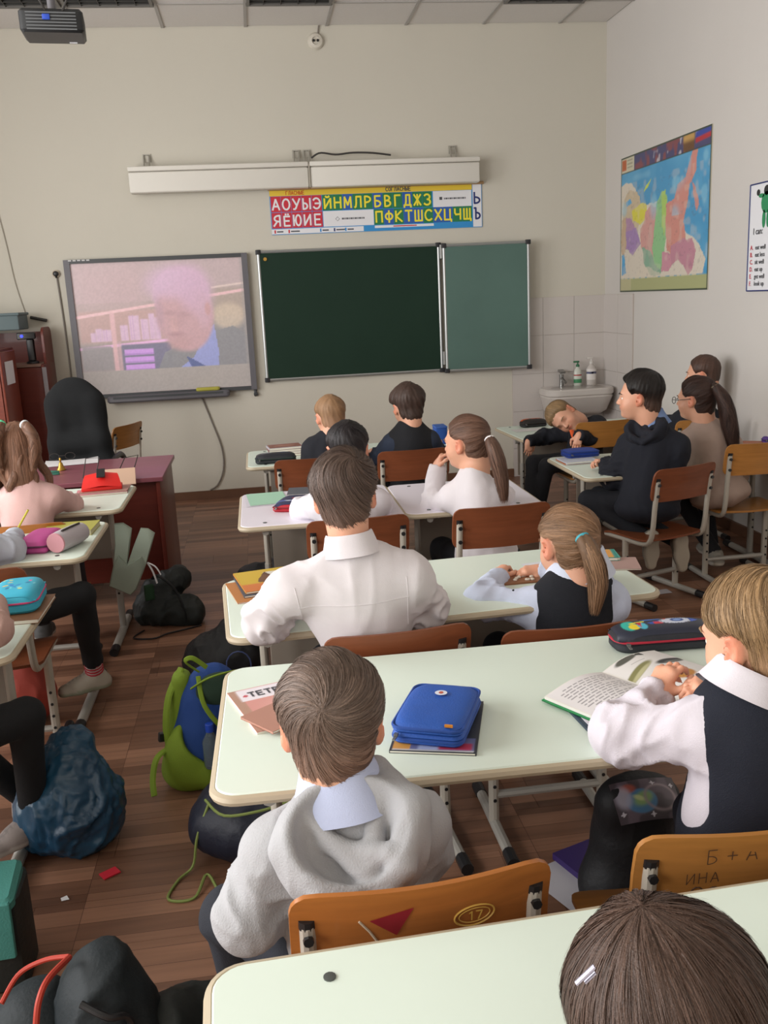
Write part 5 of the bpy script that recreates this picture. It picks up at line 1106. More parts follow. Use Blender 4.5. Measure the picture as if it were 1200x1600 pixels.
v, F = surf([ell((-1.185, 6.20, .93), (.19, .05, .235), rotx(.10), .05), cap((-1.30, 6.17, .74), (-1.06, 6.17, .74), .075, k=.05), cap((-1.33, 6.16, .58), (-1.00, 6.16, .58), .06, k=.08), cap((-1.30, 6.21, 1.00), (-1.07, 6.21, 1.00), .055, k=.05), cap((-1.32, 6.17, .62), (-1.30, 6.21, 1.0), .055, k=.05), cap((-1.03, 6.17, .60), (-1.08, 6.21, 1.0), .055, k=.05)], .012)
link('backrest', mesh_np('backrest', v-O_, F, FB), t)
v, F = surf([cap((-1.36, 5.85, .47), (-1.04, 5.85, .47), .05, k=.1), cap((-1.36, 6.12, .47), (-1.04, 6.12, .47), .05, k=.1), ell((-1.20, 5.98, .47), (.24, .24, .05), None, .05)], .012); link('seat', mesh_np('seat', v-O_, F, FB), t)
for sx in (-1, 1):
    mb = MB(); c = V(-1.20, 6.05, 0); mb.tube(tail_path([(sx*.24, .10, .46), (sx*.30, .08, .52), (sx*.30, .06, .62), (sx*.29, -.02, .668), (sx*.28, -.16, .672), (sx*.27, -.24, .66)], 18), .020, 8, flat=.7); mb.build('armrest', BLK, t)
mb = MB(); mb.tube([(0, 0, .08), (0, 0, .43)], .028, 12); mb.build('gas_column', BLK, t)
for k in range(5):
    a = k*1.2566+.3; mb = MB(); mb.tube([(0, 0, .10), (.28*math.cos(a), .28*math.sin(a), .065)], [.028, .018], 8); lg = mb.build('base_arm', BLK, t); mb = MB(); mb.tube([(.28*math.cos(a)-.012, .28*math.sin(a), .028), (.28*math.cos(a)+.012, .28*math.sin(a), .028)], .027, 12); mb.build('caster', BLK, lg)
mb = MB(); mb.box((0, .13, .50), (.06, .03, .22)); mb.build('back_bracket', BLK, t)
t = thing('cupboard', 'dark red wooden cupboard with an open top shelf in the left corner', 'cupboard', (-1.95, 7.3, -.045))
mb = MB(); mb.box((.36, .16, .62), (.022, .40, 1.24), bev=.004); mb.build('side_panel', RW, t)
mb = MB(); mb.rslab((0, 0, 0), (.36, .28, .02), .06, rotz(0)@roty(math.pi/2), ch=.002); mb.v = [p+V(.36, .22, 1.33) for p in mb.v]; mb.build('upper_side_panel', RW, t)
mb = MB(); mb.box((-.02, .16, 1.235), (.74, .38, .02)); mb.build('shelf', M('shelf_edge', '#8a6a5c', .5), t, sharp=30)
mb = MB(); mb.box((-.02, .35, .75), (.74, .012, 1.45)); mb.build('back_panel', RW, t, sharp=30)
mb = MB(); mb.box((-.40, .16, .75), (.022, .40, 1.5), bev=.004); mb.build('side_panel', RW, t)
mb = MB(); mb.box((-.02, -.03, .62), (.74, .02, 1.2)); mb.build('door', RW, t, sharp=30)
mb = MB(); mb.box((.372, -.045, .64), (.03, .012, 1.16)); mb.build('edge_strip', M('strip_grey', '#8a8488', .5), t, sharp=30)
t = thing('cabinet', 'reddish cabinet with a paper sheet pinned on its side, nearest the left corner', 'cabinet', (-2.05, 6.8, 0))
mb = MB(); mb.box((.30, .12, .66), (.022, .40, 1.32), bev=.006); mb.build('side_panel', wood('red_wood_light', '#7d3826'), t)
mb = MB(); mb.box((-.05, .12, 1.325), (.70, .42, .022)); mb.build('top_panel', RW, t, sharp=30)
mb = MB(); mb.box((-.05, -.08, .66), (.68, .02, 1.30)); mb.build('door', wood('red_wood_light', '#7d3826'), t, sharp=30)
mb = MB(); mb.box((-.05, .31, .66), (.68, .02, 1.30)); mb.build('back_panel', RW, t, sharp=30)
o = MB().box((-1.735, 6.90, 1.17), (.003, .22, .16)).build('notice_sheet', M('p_white'), sharp=30); tag(o, 'white notice sheet pinned to the side of the reddish cabinet', 'paper')
t = thing('storage_box', 'grey-blue storage box lying on top of the cupboards', 'box', (-1.93, 7.42, 1.455)); mb = MB(); mb.box((0, 0, .055), (.42, .30, .11), bev=.01); mb.build('box_body', M('box_grey', '#5f6f72', .6), t); mb = MB(); mb.box((0, 0, .115), (.44, .32, .02), bev=.006); mb.build('lid', M('box_grey', '#5f6f72', .6), t)
t = thing('camera_device', 'black desktop camera with a blue light standing on the cupboard shelf', 'camera', (-1.68, 7.38, 1.202)); mb = MB(); mb.lathe([(.045, 0), (.045, .012), (.03, .02)], (0, 0, 0), 14); mb.build('base', BLK, t)
mb = MB(); mb.box((0, 0, .10), (.05, .06, .16), bev=.01); mb.build('body', BLK, t); mb = MB(); mb.box((-.02, -.02, .205), (.13, .06, .05), rotz(.1), bev=.01); hd = mb.build('head', BLK, t)
mb = MB(); mb.lathe([(.011, 0), (.011, .004)], (-.045, -.052, .205), 10, rotx(math.pi/2)); mb.build('indicator', M('led_blue', '#2030ff', .4, emis=3.), hd)
# ---- things on the desks ------------------------------------------------
PRINT = M('print', '#ffffff', .45, vcol=True)
# workbook and booklet beside the hoodie boy
def wb(X, Y):
    p = Pic(X, Y, '#cf9488'); w, l = .098, .075
    p.rect(-.09, -.12, .09, .12, '#cf928a'); p.rect(-.09, -.12, -.062, .12, '#b08a78'); p.rect(-.066, .045, .09, .108, '#e6dfe6'); p.ell(-.050, .072, .006, .006, '#c03a4a'); p.ell(.02, -.03, .06, .06, '#d9a49a', .6, .5); return p.c
t = thing('workbook', 'pink workbook with a white title band at the elbow of the hoodie boy', 'workbook', (-.014, 1.915, .70), -.38)
b0 = t
mb = MB(); mb.box((0, 0, .0025), (.163, .223, .005)); mb.build('pages', M('pages_e2ddcf', '#e2ddcf', .7), t, sharp=30); mb = MB(); mb.box((0, 0, .0056), (.165, .225, .0012)); mb.build('cover', M('cover_pink', '#cf928a', .45), t, sharp=30)
painted('cover_print', .163, .223, 44, 60, wb, V(0, 0, .0066), FX, FY, PRINT, t)
mb = MB(); word(mb, 'ТЕТРАДЬ', .024, (.022, .074, .0070), FX, FY, 0, .2, .80); mb.build('lettering', M('p_grey'), t, smooth=False)
t.location.z = .70; t.rotation_euler.z = .30
b = book('small brown booklet lying on the pink workbook', (.0, 1.852, .71), (.15, .11), .65, '#b08070', th=.006); b.location.z = .7075
# blue zip case on a magazine
mg = book('glossy magazine with a dark cover under the blue zip case', (.312, 1.732, .70), (.17, .235), -.30, '#3a3d44', th=.006, art=(lambda X, Y: Pic(X, Y+.012, '#33363e').rect(-.08, -.10, .08, -.045, '#6a6f9c').rect(-.08, -.10, -.045, -.05, '#cf9648').rect(.0, -.095, .075, -.068, '#b83a5a', 1, .004).rect(-.03, -.098, .01, -.075, '#a9b4d8', 1, .004).rect(-.078, .02, .078, .098, '#2c2f33').rect(-.065, .06, -.01, .094, '#7a7f86').rect(-.08, -.103, .08, -.098, '#cfcfcf').c, 60, 70)); mg.location.z = .70
zc_ = M('denim_blue', '#2353a8', .55, var=.10, vs=14, bump=.25, bs=260)
zc = case_box('bright blue zip-up pencil case lying on the magazine', (.312, 1.738, .71), (.145, .212, .046), -.42, zc_, '#1f4796', rad=.022, layers=2, belly=.003); zc.location.z = .707
mb = MB(); mb.add([V(.0, .035, .0515)]+[V(.013*math.cos(a), .035+.012*math.sin(a), .0515) for a in np.linspace(0, 6.283, 19)[:-1]], [(0, i, i % 18+1) for i in range(1, 19)], 0)
mb.add([V(0, .035, .052)]+[V(.005*math.cos(a), .035+.006*math.sin(a), .052) for a in np.linspace(0, 6.283, 11)[:-1]], [(0, i, i % 10+1) for i in range(1, 11)], 1); mb.build('badge', [M('badge_white', '#d8dbe6', .4), M('badge_red', '#b8523c', .5)], zc, smooth=False); mb = MB(); mb.box((.045, -.098, .044), (.016, .004, .005)); mb.build('side_tab', M('tab_orange', '#d98a2c', .5), zc, sharp=30)
# open book with fish, notebook below
nb = book('notebook with a white page and dark edge half under the open book', (.682, 1.655, .70), (.17, .21), .07, '#2c3f52', pages='#dedbe4', th=.006); nb.location.z = .70
mb = MB(); mb.box((.004, 0, .0064), (.160, .204, .0008)); mb.build('top_page', M('page_white', '#dcd8e2', .7), nb, sharp=30)
t = thing('open_book', 'open book with a page of fish pictures and a green cover', 'book', (.777, 1.785, .715), .52); t.location.z = .7068
W1, L1 = .19, .23
def leafz(u): return .006+.020*math.sin(min(1, u)*math.pi*.92)*(.6+.4*(1-u))+.003*(1-u)
mb = MB()
for s_ in (-1, 1):
    mb.grid(lambda a, b, s_=s_: V(s_*a*(W1+.006), (b-.5)*(L1+.008), .002+.004*(1-a)), 6, 2); mb.grid(lambda a, b, s_=s_: V(s_*a*(W1+.006), (.5-b)*(L1+.008), .0+.003*(1-a)), 6, 2)
mb.build('cover', M('cover_green', '#2e9a5a', .5), t)
for s_ in (-1, 1):
    mb = MB(); n = 14
    mb.grid(lambda a, b: V(s_*a*W1, (b-.5)*L1*(1 if True else 0), leafz(a)), n, 8)
    top = len(mb.v)
    for yb in (-.5, .5): mb.grid(lambda a, b: V(s_*a*W1, yb*L1, .003+(leafz(a)-.003)*b), n, 3)
    mb.grid(lambda a, b: V(s_*W1, (a-.5)*L1, .003+(leafz(1)-.003)*b), 6, 3); mb.build('page_block', M('pages_f0ece4', '#ece8e2', .7, bump=.15, bs=300), t)
def txt(X, Y):
    p = Pic(X*.83, Y*.93, '#e9e5e6'); rr = random.Random(3)
    for k in range(21):
        y = .088-.0085*k; x = -.062+(.012 if k % 5 == 0 else 0); xe = .066 if k % 5 != 4 else .02
        while x < xe: wd = rr.uniform(.006, .017); p.rect(x, y-.0015, min(x+wd, xe), y+.0015, '#77737a', .8, .0007); x += wd+.0035
    return p.c
def fish(X, Y):
    p = Pic(X*.66+.006, Y*.74-.012, '#efecea')
    p.ell(-.012, .065, .026, .008, '#5f6058', 1, .2, .12); p.poly([(.010, .066), (.028, .078), (.026, .058)], '#4b4c48'); p.ell(-.01, .073, .01, .005, '#4f5048', 1, .3)
    p.ell(-.030, .022, .044, .009, '#8d8a5a', 1, .2, .30); p.poly([(-.070, .010), (-.084, .016), (-.080, -.006)], '#a88058'); p.ell(-.028, .018, .034, .004, '#c9c59a', .9, .4, .30)
    p.ell(.042, .018, .032, .010, '#3f4243', 1, .2, -.02); p.ell(.045, .014, .022, .004, '#8a8a84', .8, .4); p.ell(.010, -.035, .022, .015, '#c98a3a', 1, .2, .2); p.poly([(-.008, -.04), (-.026, -.030), (-.022, -.056)], '#8a4a32'); p.ell(.014, -.022, .016, .005, '#7a3f2c', 1, .3, .1); p.ell(.004, -.050, .008, .004, '#a04a3a', 1, .3)
    for y in (.045, -.005, -.065): p.rect(-.02, y, .012, y+.0016, '#a8a4a4', .7, .0006)
    return p.c
for s_, fn in ((-1, txt), (1, fish)):
    painted('page_print', W1-.006, L1-.006, 130, 190, fn, V(s_*W1/2, 0, 0), FX, FY, PRINT, t, f=lambda X, Y, s_=s_: np.vectorize(lambda x: leafz(min(1, max(0, (x*s_+W1/2)/W1))))(X)+.0006)
# astronaut pencil case
def rocket(X, Y):
    p = Pic(X, Y, '#262a3a'); p.ell(-.085, .0, .018, .03, '#2fae9e'); p.ell(-.075, -.012, .014, .016, '#e8cf2c'); p.ell(-.055, -.01, .012, .02, '#4fb4cc'); p.poly([(-.085, .012), (-.04, .02), (-.045, .012), (-.08, .004)], '#d8d03a'); p.poly([(-.06, -.02), (-.052, .012), (-.066, .012)], '#c02a38')
    p.poly([(-.05, .028), (.0, .034), (.005, .026), (-.04, .020)], '#2f6fc4'); p.poly([(-.04, .005), (.0, .018), (.01, .005), (-.03, -.006)], '#2450a8'); p.rect(-.022, -.005, .0, .010, '#c83040', 1, .002); p.ell(.035, .010, .040, .020, '#c9cede'); p.ell(.040, .014, .017, .012, '#2b4a8c'); p.ell(.040, .014, .010, .007, '#7d9ad0'); p.poly([(.07, .022), (.092, .010), (.07, -.004)], '#3a5cc0'); p.ell(.012, .026, .005, .004, '#d8552c')
    p.m((np.abs(np.hypot((X-.035)/.040, (Y-.010)/.020)-.92) < .05)*(np.sin(np.arctan2(Y-.01, X-.035)*26) > 0), '#23283c'); return p.c
ac = case_box('black pencil case with a rocket picture and red zip', (.935, 2.045, .70), (.26, .10, .056), -.06, '#22242c', '#b0243a', art=(rocket, 90, 40), rad=.04); ac.location.z = .70
# row C
b = book('brown-edged folder lying flat at the desk corner under the orange book', (-.050, 2.778, .70), (.17, .215), .20, '#b5763f', th=.004, pages='#dcd8e2'); b.location.z = .70
mb = MB(); mb.box((.03, -.07, .0043), (.10, .06, .0006)); mb.build('white_label', M('page_white'), b, sharp=30)
b = book('dark slate notebook under the orange book', (-.030, 2.815, .705), (.165, .215), .17, '#454e5c', th=.006); b.location.z = .7045
b = book('orange and yellow picture book with a bird on the cover', (-.026, 2.835, .71), (.17, .22), .20, '#c98a3c', th=.006, art=(lambda X, Y: Pic(X, Y*.52, '#c9a838').rect(-.09, -.06, .09, -.018, '#c9733a', 1, .004).poly([(-.025, .0), (.0, .03), (.03, .025), (.045, -.01), (.0, -.02), (-.03, -.012)], '#6e4a34').poly([(.005, .04), (.09, .04), (.09, -.005), (.03, .0)], '#d8d2c4').poly([(.0, .03), (.012, .042), (.03, .01)], '#5a3a2c').ell(.055, .012, .018, .01, '#4b4640', .8, .4).c, 60, 40)); b.location.z = .7115
sheet_paper('white exercise sheet on the desk beside the ponytailed girl in a vest', V(*(0.877, 2.767, 0.700))+V(0, 0, .001), (.15, .11), .1, '#e2e4ea')
b = book('pinkish workbook at the far corner of the third desk', (1.070, 2.730, 0.700), (.17, .13), -.25, '#b08f88', th=.005); b.location.z = .70
b = book('orange picture book with a teal edge on the pinkish workbook', (1.047, 2.810, 0.710), (.13, .10), -.2, '#2f8f84', th=.010, art=(lambda X, Y: Pic(X, Y, '#d99a48').rect(-.07, -.05, .07, -.043, '#2f8f84').rect(.055, -.05, .07, .05, '#2f8f84').c, 20, 16)); b.location.z = .7055
b = book('lower teal picture book just under the orange one', (1.050, 2.809, 0.710), (.13, .10), -.16, '#3f9a8c', th=.010); b.location.z = .7055; 
for o in (b,): o.location.z = .7055
bpy.data.objects[b.name].location.x += .003
# counting stones between the girl's hands
t = thing('counting_tray', 'shallow brown tray of white tokens in front of the vest girl', 'tray', (0.731, 2.646, 0.700)); t.location.z = .70
mb = MB(); mb.box((0, 0, .003), (.15, .07, .006), bev=.002); mb.build('tray', M('tray_brown', '#8a5a3c', .5), t)
rr = random.Random(5)
for k in range(12): mb = MB(); mb.lathe([(.006, .006), (.007, .009), (.004, .012)], (rr.uniform(-.06, .06), rr.uniform(-.025, .025), 0), 10); mb.build('token', M('token_white', '#d9cfc0', .4), t)
# row D
sheet_paper('mint green sheet on the lilac-lit desk corner', V(-.005, 4.15, .702), (.17, .26), .08, '#a3cdb4', name='green_sheet')
sheet_paper('white sheet peeping out under the mint green one', V(-.015, 4.14, .7008), (.175, .27), .05, '#d5d0da')
b = book('slate grey notebook on the lilac-lit desk beside the mint sheet', (0.154, 4.260, 0.700), (.16, .16), -.1, '#5a5f68', th=.004); b.location.z = .7002; b.location.x += .02
pc_ = case_box('red pencil box with a dark blue patterned lid', (.14, 3.92, .70), (.20, .20, .040), -.32, '#b5202e', '#8a1a24', rad=.012, art=(lambda X, Y: Pic(X, Y, '#2b3052').rect(-.10, -.055, .10, -.040, '#5568b0').ell(-.04, -.047, .02, .006, '#c9cede').ell(.03, -.047, .02, .006, '#c9cede').ell(.0, .0, .04, .012, '#b02a3c').ell(.05, .01, .03, .01, '#8f2434').c, 40, 24)); pc_.location.z = .70
mb = MB(); mb.tube([(.66, 3.76, .712), (.70, 3.77, .712)], .011, 8); tag(mb.build('eraser', M('eraser_red', '#c8402c', .5)), 'small red eraser on the lilac-lit desk by the elbow of the girl', 'eraser')
# row E
for k, (cx_, c_) in enumerate((('#8d5a4c', .012), ('#c9c2c8', .008), ('#7a4a44', .012), ('#b9b2ba', .010))):
    b = book(('brown book at the foot of the stack on the front desk', 'white exercise book second from the bottom of the front stack', 'dark red book third in the stack on the front desk', 'pale book lying on top of the front desk stack')[k], (.12, 5.50, .68), (.20, .15), .02+.05*(k-1), cx_, th=.013, group=None); b.location.z = .6805+.0133*k
    if k == 3: painted('cover_print', .19, .13, 20, 14, lambda X, Y: Pic(X, Y, '#8f5f52').ell(.0, .0, .06, .03, '#a97a6c').c, V(0, 0, .0136), FX, FY, PRINT, b)
case_box('black patterned pencil case before the book stack', (.06, 5.235, .68), (.23, .09, .055), .02, '#22252a', '#2c3a34', rad=.03, art=(lambda X, Y: Pic(X, Y, '#24262e').ell(-.05, .0, .03, .012, '#8a8f98', .9, .4, .3).ell(.05, .01, .035, .014, '#56627c', .9, .5).c, 40, 16))
t = thing('box_file', 'small blue box standing on the front desk beside the vest boy', 'box', (1.070, 5.535, 0.680)); mb = MB(); mb.box((0, 0, .05), (.07, .12, .10), bev=.008); mb.build('box_body', M('denim_blue'), t); mb = MB(); mb.box((0, 0, .103), (.072, .122, .012), bev=.004); mb.build('lid', M('box_lid_blue', '#3a62b0', .5), t)
# row F, G
b = book('orange-edged workbook under the blue case on the side desk', (1.731, 4.906, 0.620), (.20, .17), .0, '#c07048', th=.008, pages='#e6e2e4'); b.location.z = .62; b.location.y += .02
b = book('white workbook between the orange one and the blue case', (1.726, 4.891, 0.630), (.19, .165), .04, '#c9cdd8', th=.008); b.location.z = .6285; b.location.y += .02
c_ = case_box('royal blue pencil case on the workbooks of the side desk', (1.772, 4.988, 0.640), (.19, .13, .04), .05, '#1f3f94', '#182f6c', rad=.02, layers=2); c_.location.z = .637; c_.location.y += .02
b = book('orange book at the far right end of the side desk', (2.865, 5.069, 0.620), (.16, .12), -.5, '#b0623c', th=.010); b.location.z = .62
t = case_box('purple pencil case at the wall end of the side desk', (2.931, 5.058, 0.640), (.16, .07, .045), -.3, '#5a3c8c', '#3c2a64', rad=.02); t.location.z = .62; t.location.x += .06
c_ = case_box('orange and black camouflage pencil case behind the sleeping boy', (1.946, 6.498, 0.620), (.19, .10, .055), .1, '#1c1a1c', '#2c2420', rad=.03, art=(lambda X, Y: Pic(X, Y, '#241d1c').m(sstep(.5, .6, noise3(np.stack([X, Y, X*0], -1), 45, 3))*(Y > -.01), '#d05a26').c, 40, 24)); c_.location.z = .60
sheet_paper('white paper under the camouflage case on the sink desk', V(*(1.861, 6.339, 0.600))+V(0, 0, .001), (.22, .14), .05, '#d8d4d2')
# L1
b = book('pink workbook under the red box', (-0.798, 4.583, 0.700), (.24, .15), .12, '#c98a90', th=.010); b.location.z = .70
b = book('lower brownish workbook under the pink one', (-0.787, 4.611, 0.700), (.23, .16), -.0, '#a97a70', th=.004) ; b.location.z = .7105
t = thing('pencil_box', 'bright red folded box with a black clasp on the pink workbook', 'box', V(*(-0.801, 4.612, 0.720)), .10); t.location.z = .715
mb = MB(); mb.grid(lambda a, b: V((a-.5)*.19*(1-.25*b), -.05+b*.10, .012+.055*math.sin(b*1.9)+.012*(1-abs(2*a-1))), 10, 8); mb.grid(lambda a, b: V((.5-a)*.19*(1-.25*b), -.05+b*.10, .008+.050*math.sin(b*1.9)), 10, 8); mb.build('lid', M('bright_red', '#e0241e', .45), t)
mb = MB(); mb.box((0, 0, .008), (.19, .10, .016), bev=.004); mb.build('tray', M('bright_red', '#e0241e', .45), t)
mb = MB(); mb.box((.0, .0, .078), (.040, .070, .006), rotx(.45), bev=.002); mb.build('clasp', BLK, t)
t = thing('wire_stand', 'dark wire book stand on the desk by the red box', 'stand', V(*(-0.797, 4.958, 0.700)), .0); t.location.z = .70
mb = MB(); mb.tube([(-.16, .02, .01), (-.14, .05, .11), (-.07, .05, .11), (-.09, .0, .02)], .0028, 6); mb.tube([(.02, -.01, .02), (.06, .05, .10), (.13, .05, .11), (.10, -.01, .02)], .0028, 6); mb.tube([(-.16, .02, .01), (-.09, .0, .02), (.02, -.01, .02), (.10, -.01, .02)], .0028, 6); mb.tube([(-.10, -.005, .02), (-.10, -.06, .003), (.10, -.06, .003), (.10, -.01, .02)], .0028, 6); mb.build('wire_frame', M('wire_black', '#2b2523', .4), t)
b = book('beige book leaning in the wire stand', V(*(-0.762, 4.872, 0.700))+V(0, .03, .02), (.17, .09), .0, '#c9a78f', th=.010); b.rotation_euler = (math.radians(62), 0, .05); b.location.z = .715
# teacher desk
sheet_paper('white sheets of paper spread on the teacher desk', V(*(-1.131, 5.605, 0.700))+V(0, 0, .002), (.30, .21), .15, '#d2cfd0', curl=.006)
t = thing('desk_bell', 'small brass bell standing on the teacher desk', 'bell', V(*(-1.140, 5.348, 0.700)), 0); t.location.z = .702; mb = MB(); mb.lathe([(.026, 0), (.026, .004), (.016, .018), (.010, .04), (.004, .046)], (0, 0, 0), 16); mb.build('bell_cup', M('brass', '#b08a3c', .3, metal=.8), t); mb = MB(); mb.lathe([(.004, .044), (.005, .05), (.007, .062), (.003, .07)], (0, 0, 0), 10); mb.build('handle', M('brass'), t)
t = thing('glasses', 'folded thin-rimmed glasses lying on the teacher desk papers', 'glasses', V(*(-1.188, 5.637, 0.710)), .1); t.location.z = .715
for x in (-.045, .045): mb = MB(); mb.tube([V(x+.028*math.cos(a), 0, .022+.020*math.sin(a)) for a in np.linspace(0, 6.283, 17)[:-1]], .0016, 6, closed=True); mb.build('rim', M('wire_black', '#2b2523', .4), t)
mb = MB(); mb.tube([(-.018, 0, .026), (.018, 0, .026)], .0015, 6); mb.tube([(-.073, 0, .028), (-.073, .10, .004)], .0015, 6); mb.tube([(.073, 0, .028), (.073, .10, .004)], .0015, 6); mb.build('temples', M('wire_black'), t)
t = thing('stapler', 'small green stapler by the bell on the teacher desk', 'stapler', V(*(-1.148, 5.210, 0.700)), .1); t.location.z = .70; mb = MB(); mb.box((0, 0, .006), (.05, .02, .01), bev=.002); mb.box((0, 0, .018), (.048, .018, .010), roty(.1), bev=.002); mb.build('stapler_body', M('teal_plastic', '#2c6a58', .5), t)
# L2
b = book('yellow-green book at the far corner of the desk with pink cases', (-.80, 3.79, .70), (.20, .17), -.05, '#a8a448', th=.022, pages='#c9c29c'); b.location.z = .70
c_ = case_box('pink pencil case with dark lining on the second left desk', (-.868, 3.575, .70), (.12, .24, .055), -.12, '#b8488c', '#5a2848', rad=.02, layers=1); c_.location.z = .70
t = thing('pencil_case', 'white and rose cylindrical pencil case, open, by the pink one', 'pencil case', V(-.755, 3.525, .70), 1.2)
mb = MB()
def cyl(a, b): th = a*2*math.pi; r = .040*(1-.12*(2*b-1)**4); return V((b-.5)*.17*(.5)+0, 0, 0)+V((b-.5)*.09, r*math.cos(th)*1.0, .040+r*math.sin(th)*.98)
mb.grid(cyl, 24, 10, closeu=True); mb.lathe([(.035, 0), (.001, .004)], (-.088, 0, .040), 18, roty(-math.pi/2)); mb.lathe([(.035, 0), (.001, .004)], (.088, 0, .040), 18, roty(math.pi/2)); mb.build('case_body', M('case_pale', '#b4adb2', .6), t)
mb = MB(); mb.lathe([(.0375, 0), (.036, .006), (.001, .008)], (-.086, 0, .040), 18, roty(-math.pi/2)); mb.build('rose_end', M('rose', '#c98f98', .6), t); mb = MB(); mb.tube([(-.06, -.012, .0795), (0, -.014, .081), (.06, -.012, .0795)], .004, 6); mb.build('zip', M('zip_dark', '#3a3230', .6), t)
# L3
b = book('brown wooden board under the turquoise pencil case', (-.79, 2.765, .70), (.22, .24), .0, '#8a6040', th=.012, cat='board', name='board'); b.location.z = .70
def gems(X, Y):
    p = Pic(X, Y, '#35a8c4'); rr = random.Random(8)
    for k in range(26): p.ell(rr.uniform(-.08, .08), rr.uniform(-.055, .055), rr.uniform(.004, .012), rr.uniform(.003, .007), rr.choice(['#d8d040', '#2a70b8', '#d85a90', '#7fd0dc', '#e4b83c', '#206a9c']), .9, .3, rr.uniform(0, 3))
    return p.c
c_ = case_box('turquoise hard pencil case with a gem pattern and pink zip', (-.768, 2.80, .72), (.14, .21, .065), .06, '#35a8c4', '#d0487c', art=(gems, 80, 60), rad=.04); c_.location.z = .7125
# ---- bags -----------------------------------------------------------------
PB = M('plastic_blue', '#1c4a6a', .35, var=.12, vs=8, bump=.5, bs=25, spec=.5)
t = thing('plastic_bag', 'crumpled dark blue plastic bag standing on the floor in the aisle', 'bag', (-.66, 2.63, 0))
def bagtone(v): s_ = noise3(v, 7, 3)[:, None]; return np.array(lin('#0f2a42'))*(1-s_)+np.array(lin('#24526e'))*s_
PV = M('plastic_vc', '#1c4a6a', .38, vcol=True, bump=.5, bs=30)
v, F = surf([ell((-.655, 2.62, .11), (.150, .125, .125), None, .05), ell((-.650, 2.63, .18), (.130, .105, .11), None, .05), cap((-.65, 2.65, .24), (-.635, 2.67, .30), .075, .045, k=.05), cap((-.675, 2.67, .295), (-.60, 2.67, .305), .026, k=.03)], .0065); n = vnorm(v, F); v = folds(v, n, .020, 13, 4, 2.6); n = vnorm(v, F); v = folds(v, n, .007, 34, 8, 1.4)
v[:, 2] = np.maximum(v[:, 2], .002); link('bag_body', mesh_np('bag_body', v-V(-.66, 2.63, 0), F, PV, None, bagtone(v)), t)
# green and blue backpack
t = thing('backpack', 'lime green and blue backpack leaning by the fish-book desk', 'backpack', (-.30, 2.93, 0)); O_ = V(-.30, 2.93, 0)
LG = M('lime_fabric', '#7f9a2c', .8, bump=.3, bs=300, var=.06); BF = M('blue_fabric', '#22478f', .8, bump=.3, bs=300, var=.06); DG = M('dark_lining', '#2e4436', .9)
Rb = rotz(.35)@roty(.16)
def B_(x, y, z): return V(-.28, 2.95, .0)+Rb@V(x, y, z)
sdf_bag('body', t, [ell(B_(0, 0, .12), (.13, .095, .13), Rb, .05), ell(B_(.0, .0, .26), (.11, .085, .14), Rb, .06), cap(B_(-.06, 0, .07), B_(.07, 0, .07), .07, k=.05)], BF, .0075, .006, origin=O_)
sdf_bag('side_pocket', t, [ell(B_(-.075, -.035, .10), (.085, .075, .12), Rb, .04), cap(B_(-.10, -.0, .04), B_(-.02, -.07, .05), .05, k=.04), cap(B_(-.02, -.085, .20), B_(.08, -.07, .13), .1, k=.01, op='-')], LG, .0075, .004, origin=O_)
sdf_bag('back_panel', t, [cap(B_(-.10, .03, .04), B_(-.105, .02, .34), .030, k=.03), cap(B_(-.10, .07, .06), B_(-.09, .06, .34), .03, k=.03)], LG, .0075, .003, origin=O_)
for nm, pts, r in (('shoulder_strap', [B_(-.10, .04, .38), B_(-.145, .01, .30), B_(-.155, -.01, .20), B_(-.14, -.02, .12)], .015), ('strap_end', [B_(-.14, -.02, .13), B_(-.19, -.05, .11), B_(-.205, -.07, .05), B_(-.205, -.10, .004)], .013), ('grab_handle', [B_(-.06, -.02, .385), B_(-.11, -.03, .425), B_(-.09, -.04, .44), B_(-.04, -.04, .405)], .008), ('top_piping', [B_(-.09, -.05, .34), B_(-.05, -.09, .385), B_(.02, -.085, .40), B_(.08, -.05, .39)], .008), ('front_piping', [B_(-.07, -.05, .38), B_(-.06, -.10, .30), B_(-.0, -.115, .22), B_(.06, -.11, .15)], .008)):
    mb = MB(); mb.tube([p-O_ for p in tail_path(pts, 18)], r, 8, flat=.45); mb.build(nm, LG, t)
mb = MB(); mb.box(B_(-.165, -.0, .16)-O_, (.02, .02, .03), Rb, bev=.004); mb.build('buckle', BLK, t)
sdf_bag('open_lining', t, [ell(B_(.0, -.055, .33), V(.075, .04, .06), Rb, .02)], DG, .0075, .004, origin=O_)
bt = thing('water_bottle', 'small clear water bottle with a blue cap in the backpack pocket', 'bottle', B_(-.02, -.115, .09)); mb = MB(); mb.lathe([(.025, 0), (.028, .01), (.028, .09), (.012, .12), (.012, .13)], (0, 0, 0), 14); mb.build('bottle_body', M('clear_plastic', '#9fb4c4', .1, trans=.7), bt); mb = MB(); mb.lathe([(.014, .125), (.014, .15), (.012, .152)], (0, 0, 0), 12); mb.build('cap', M('blue_plug'), bt)
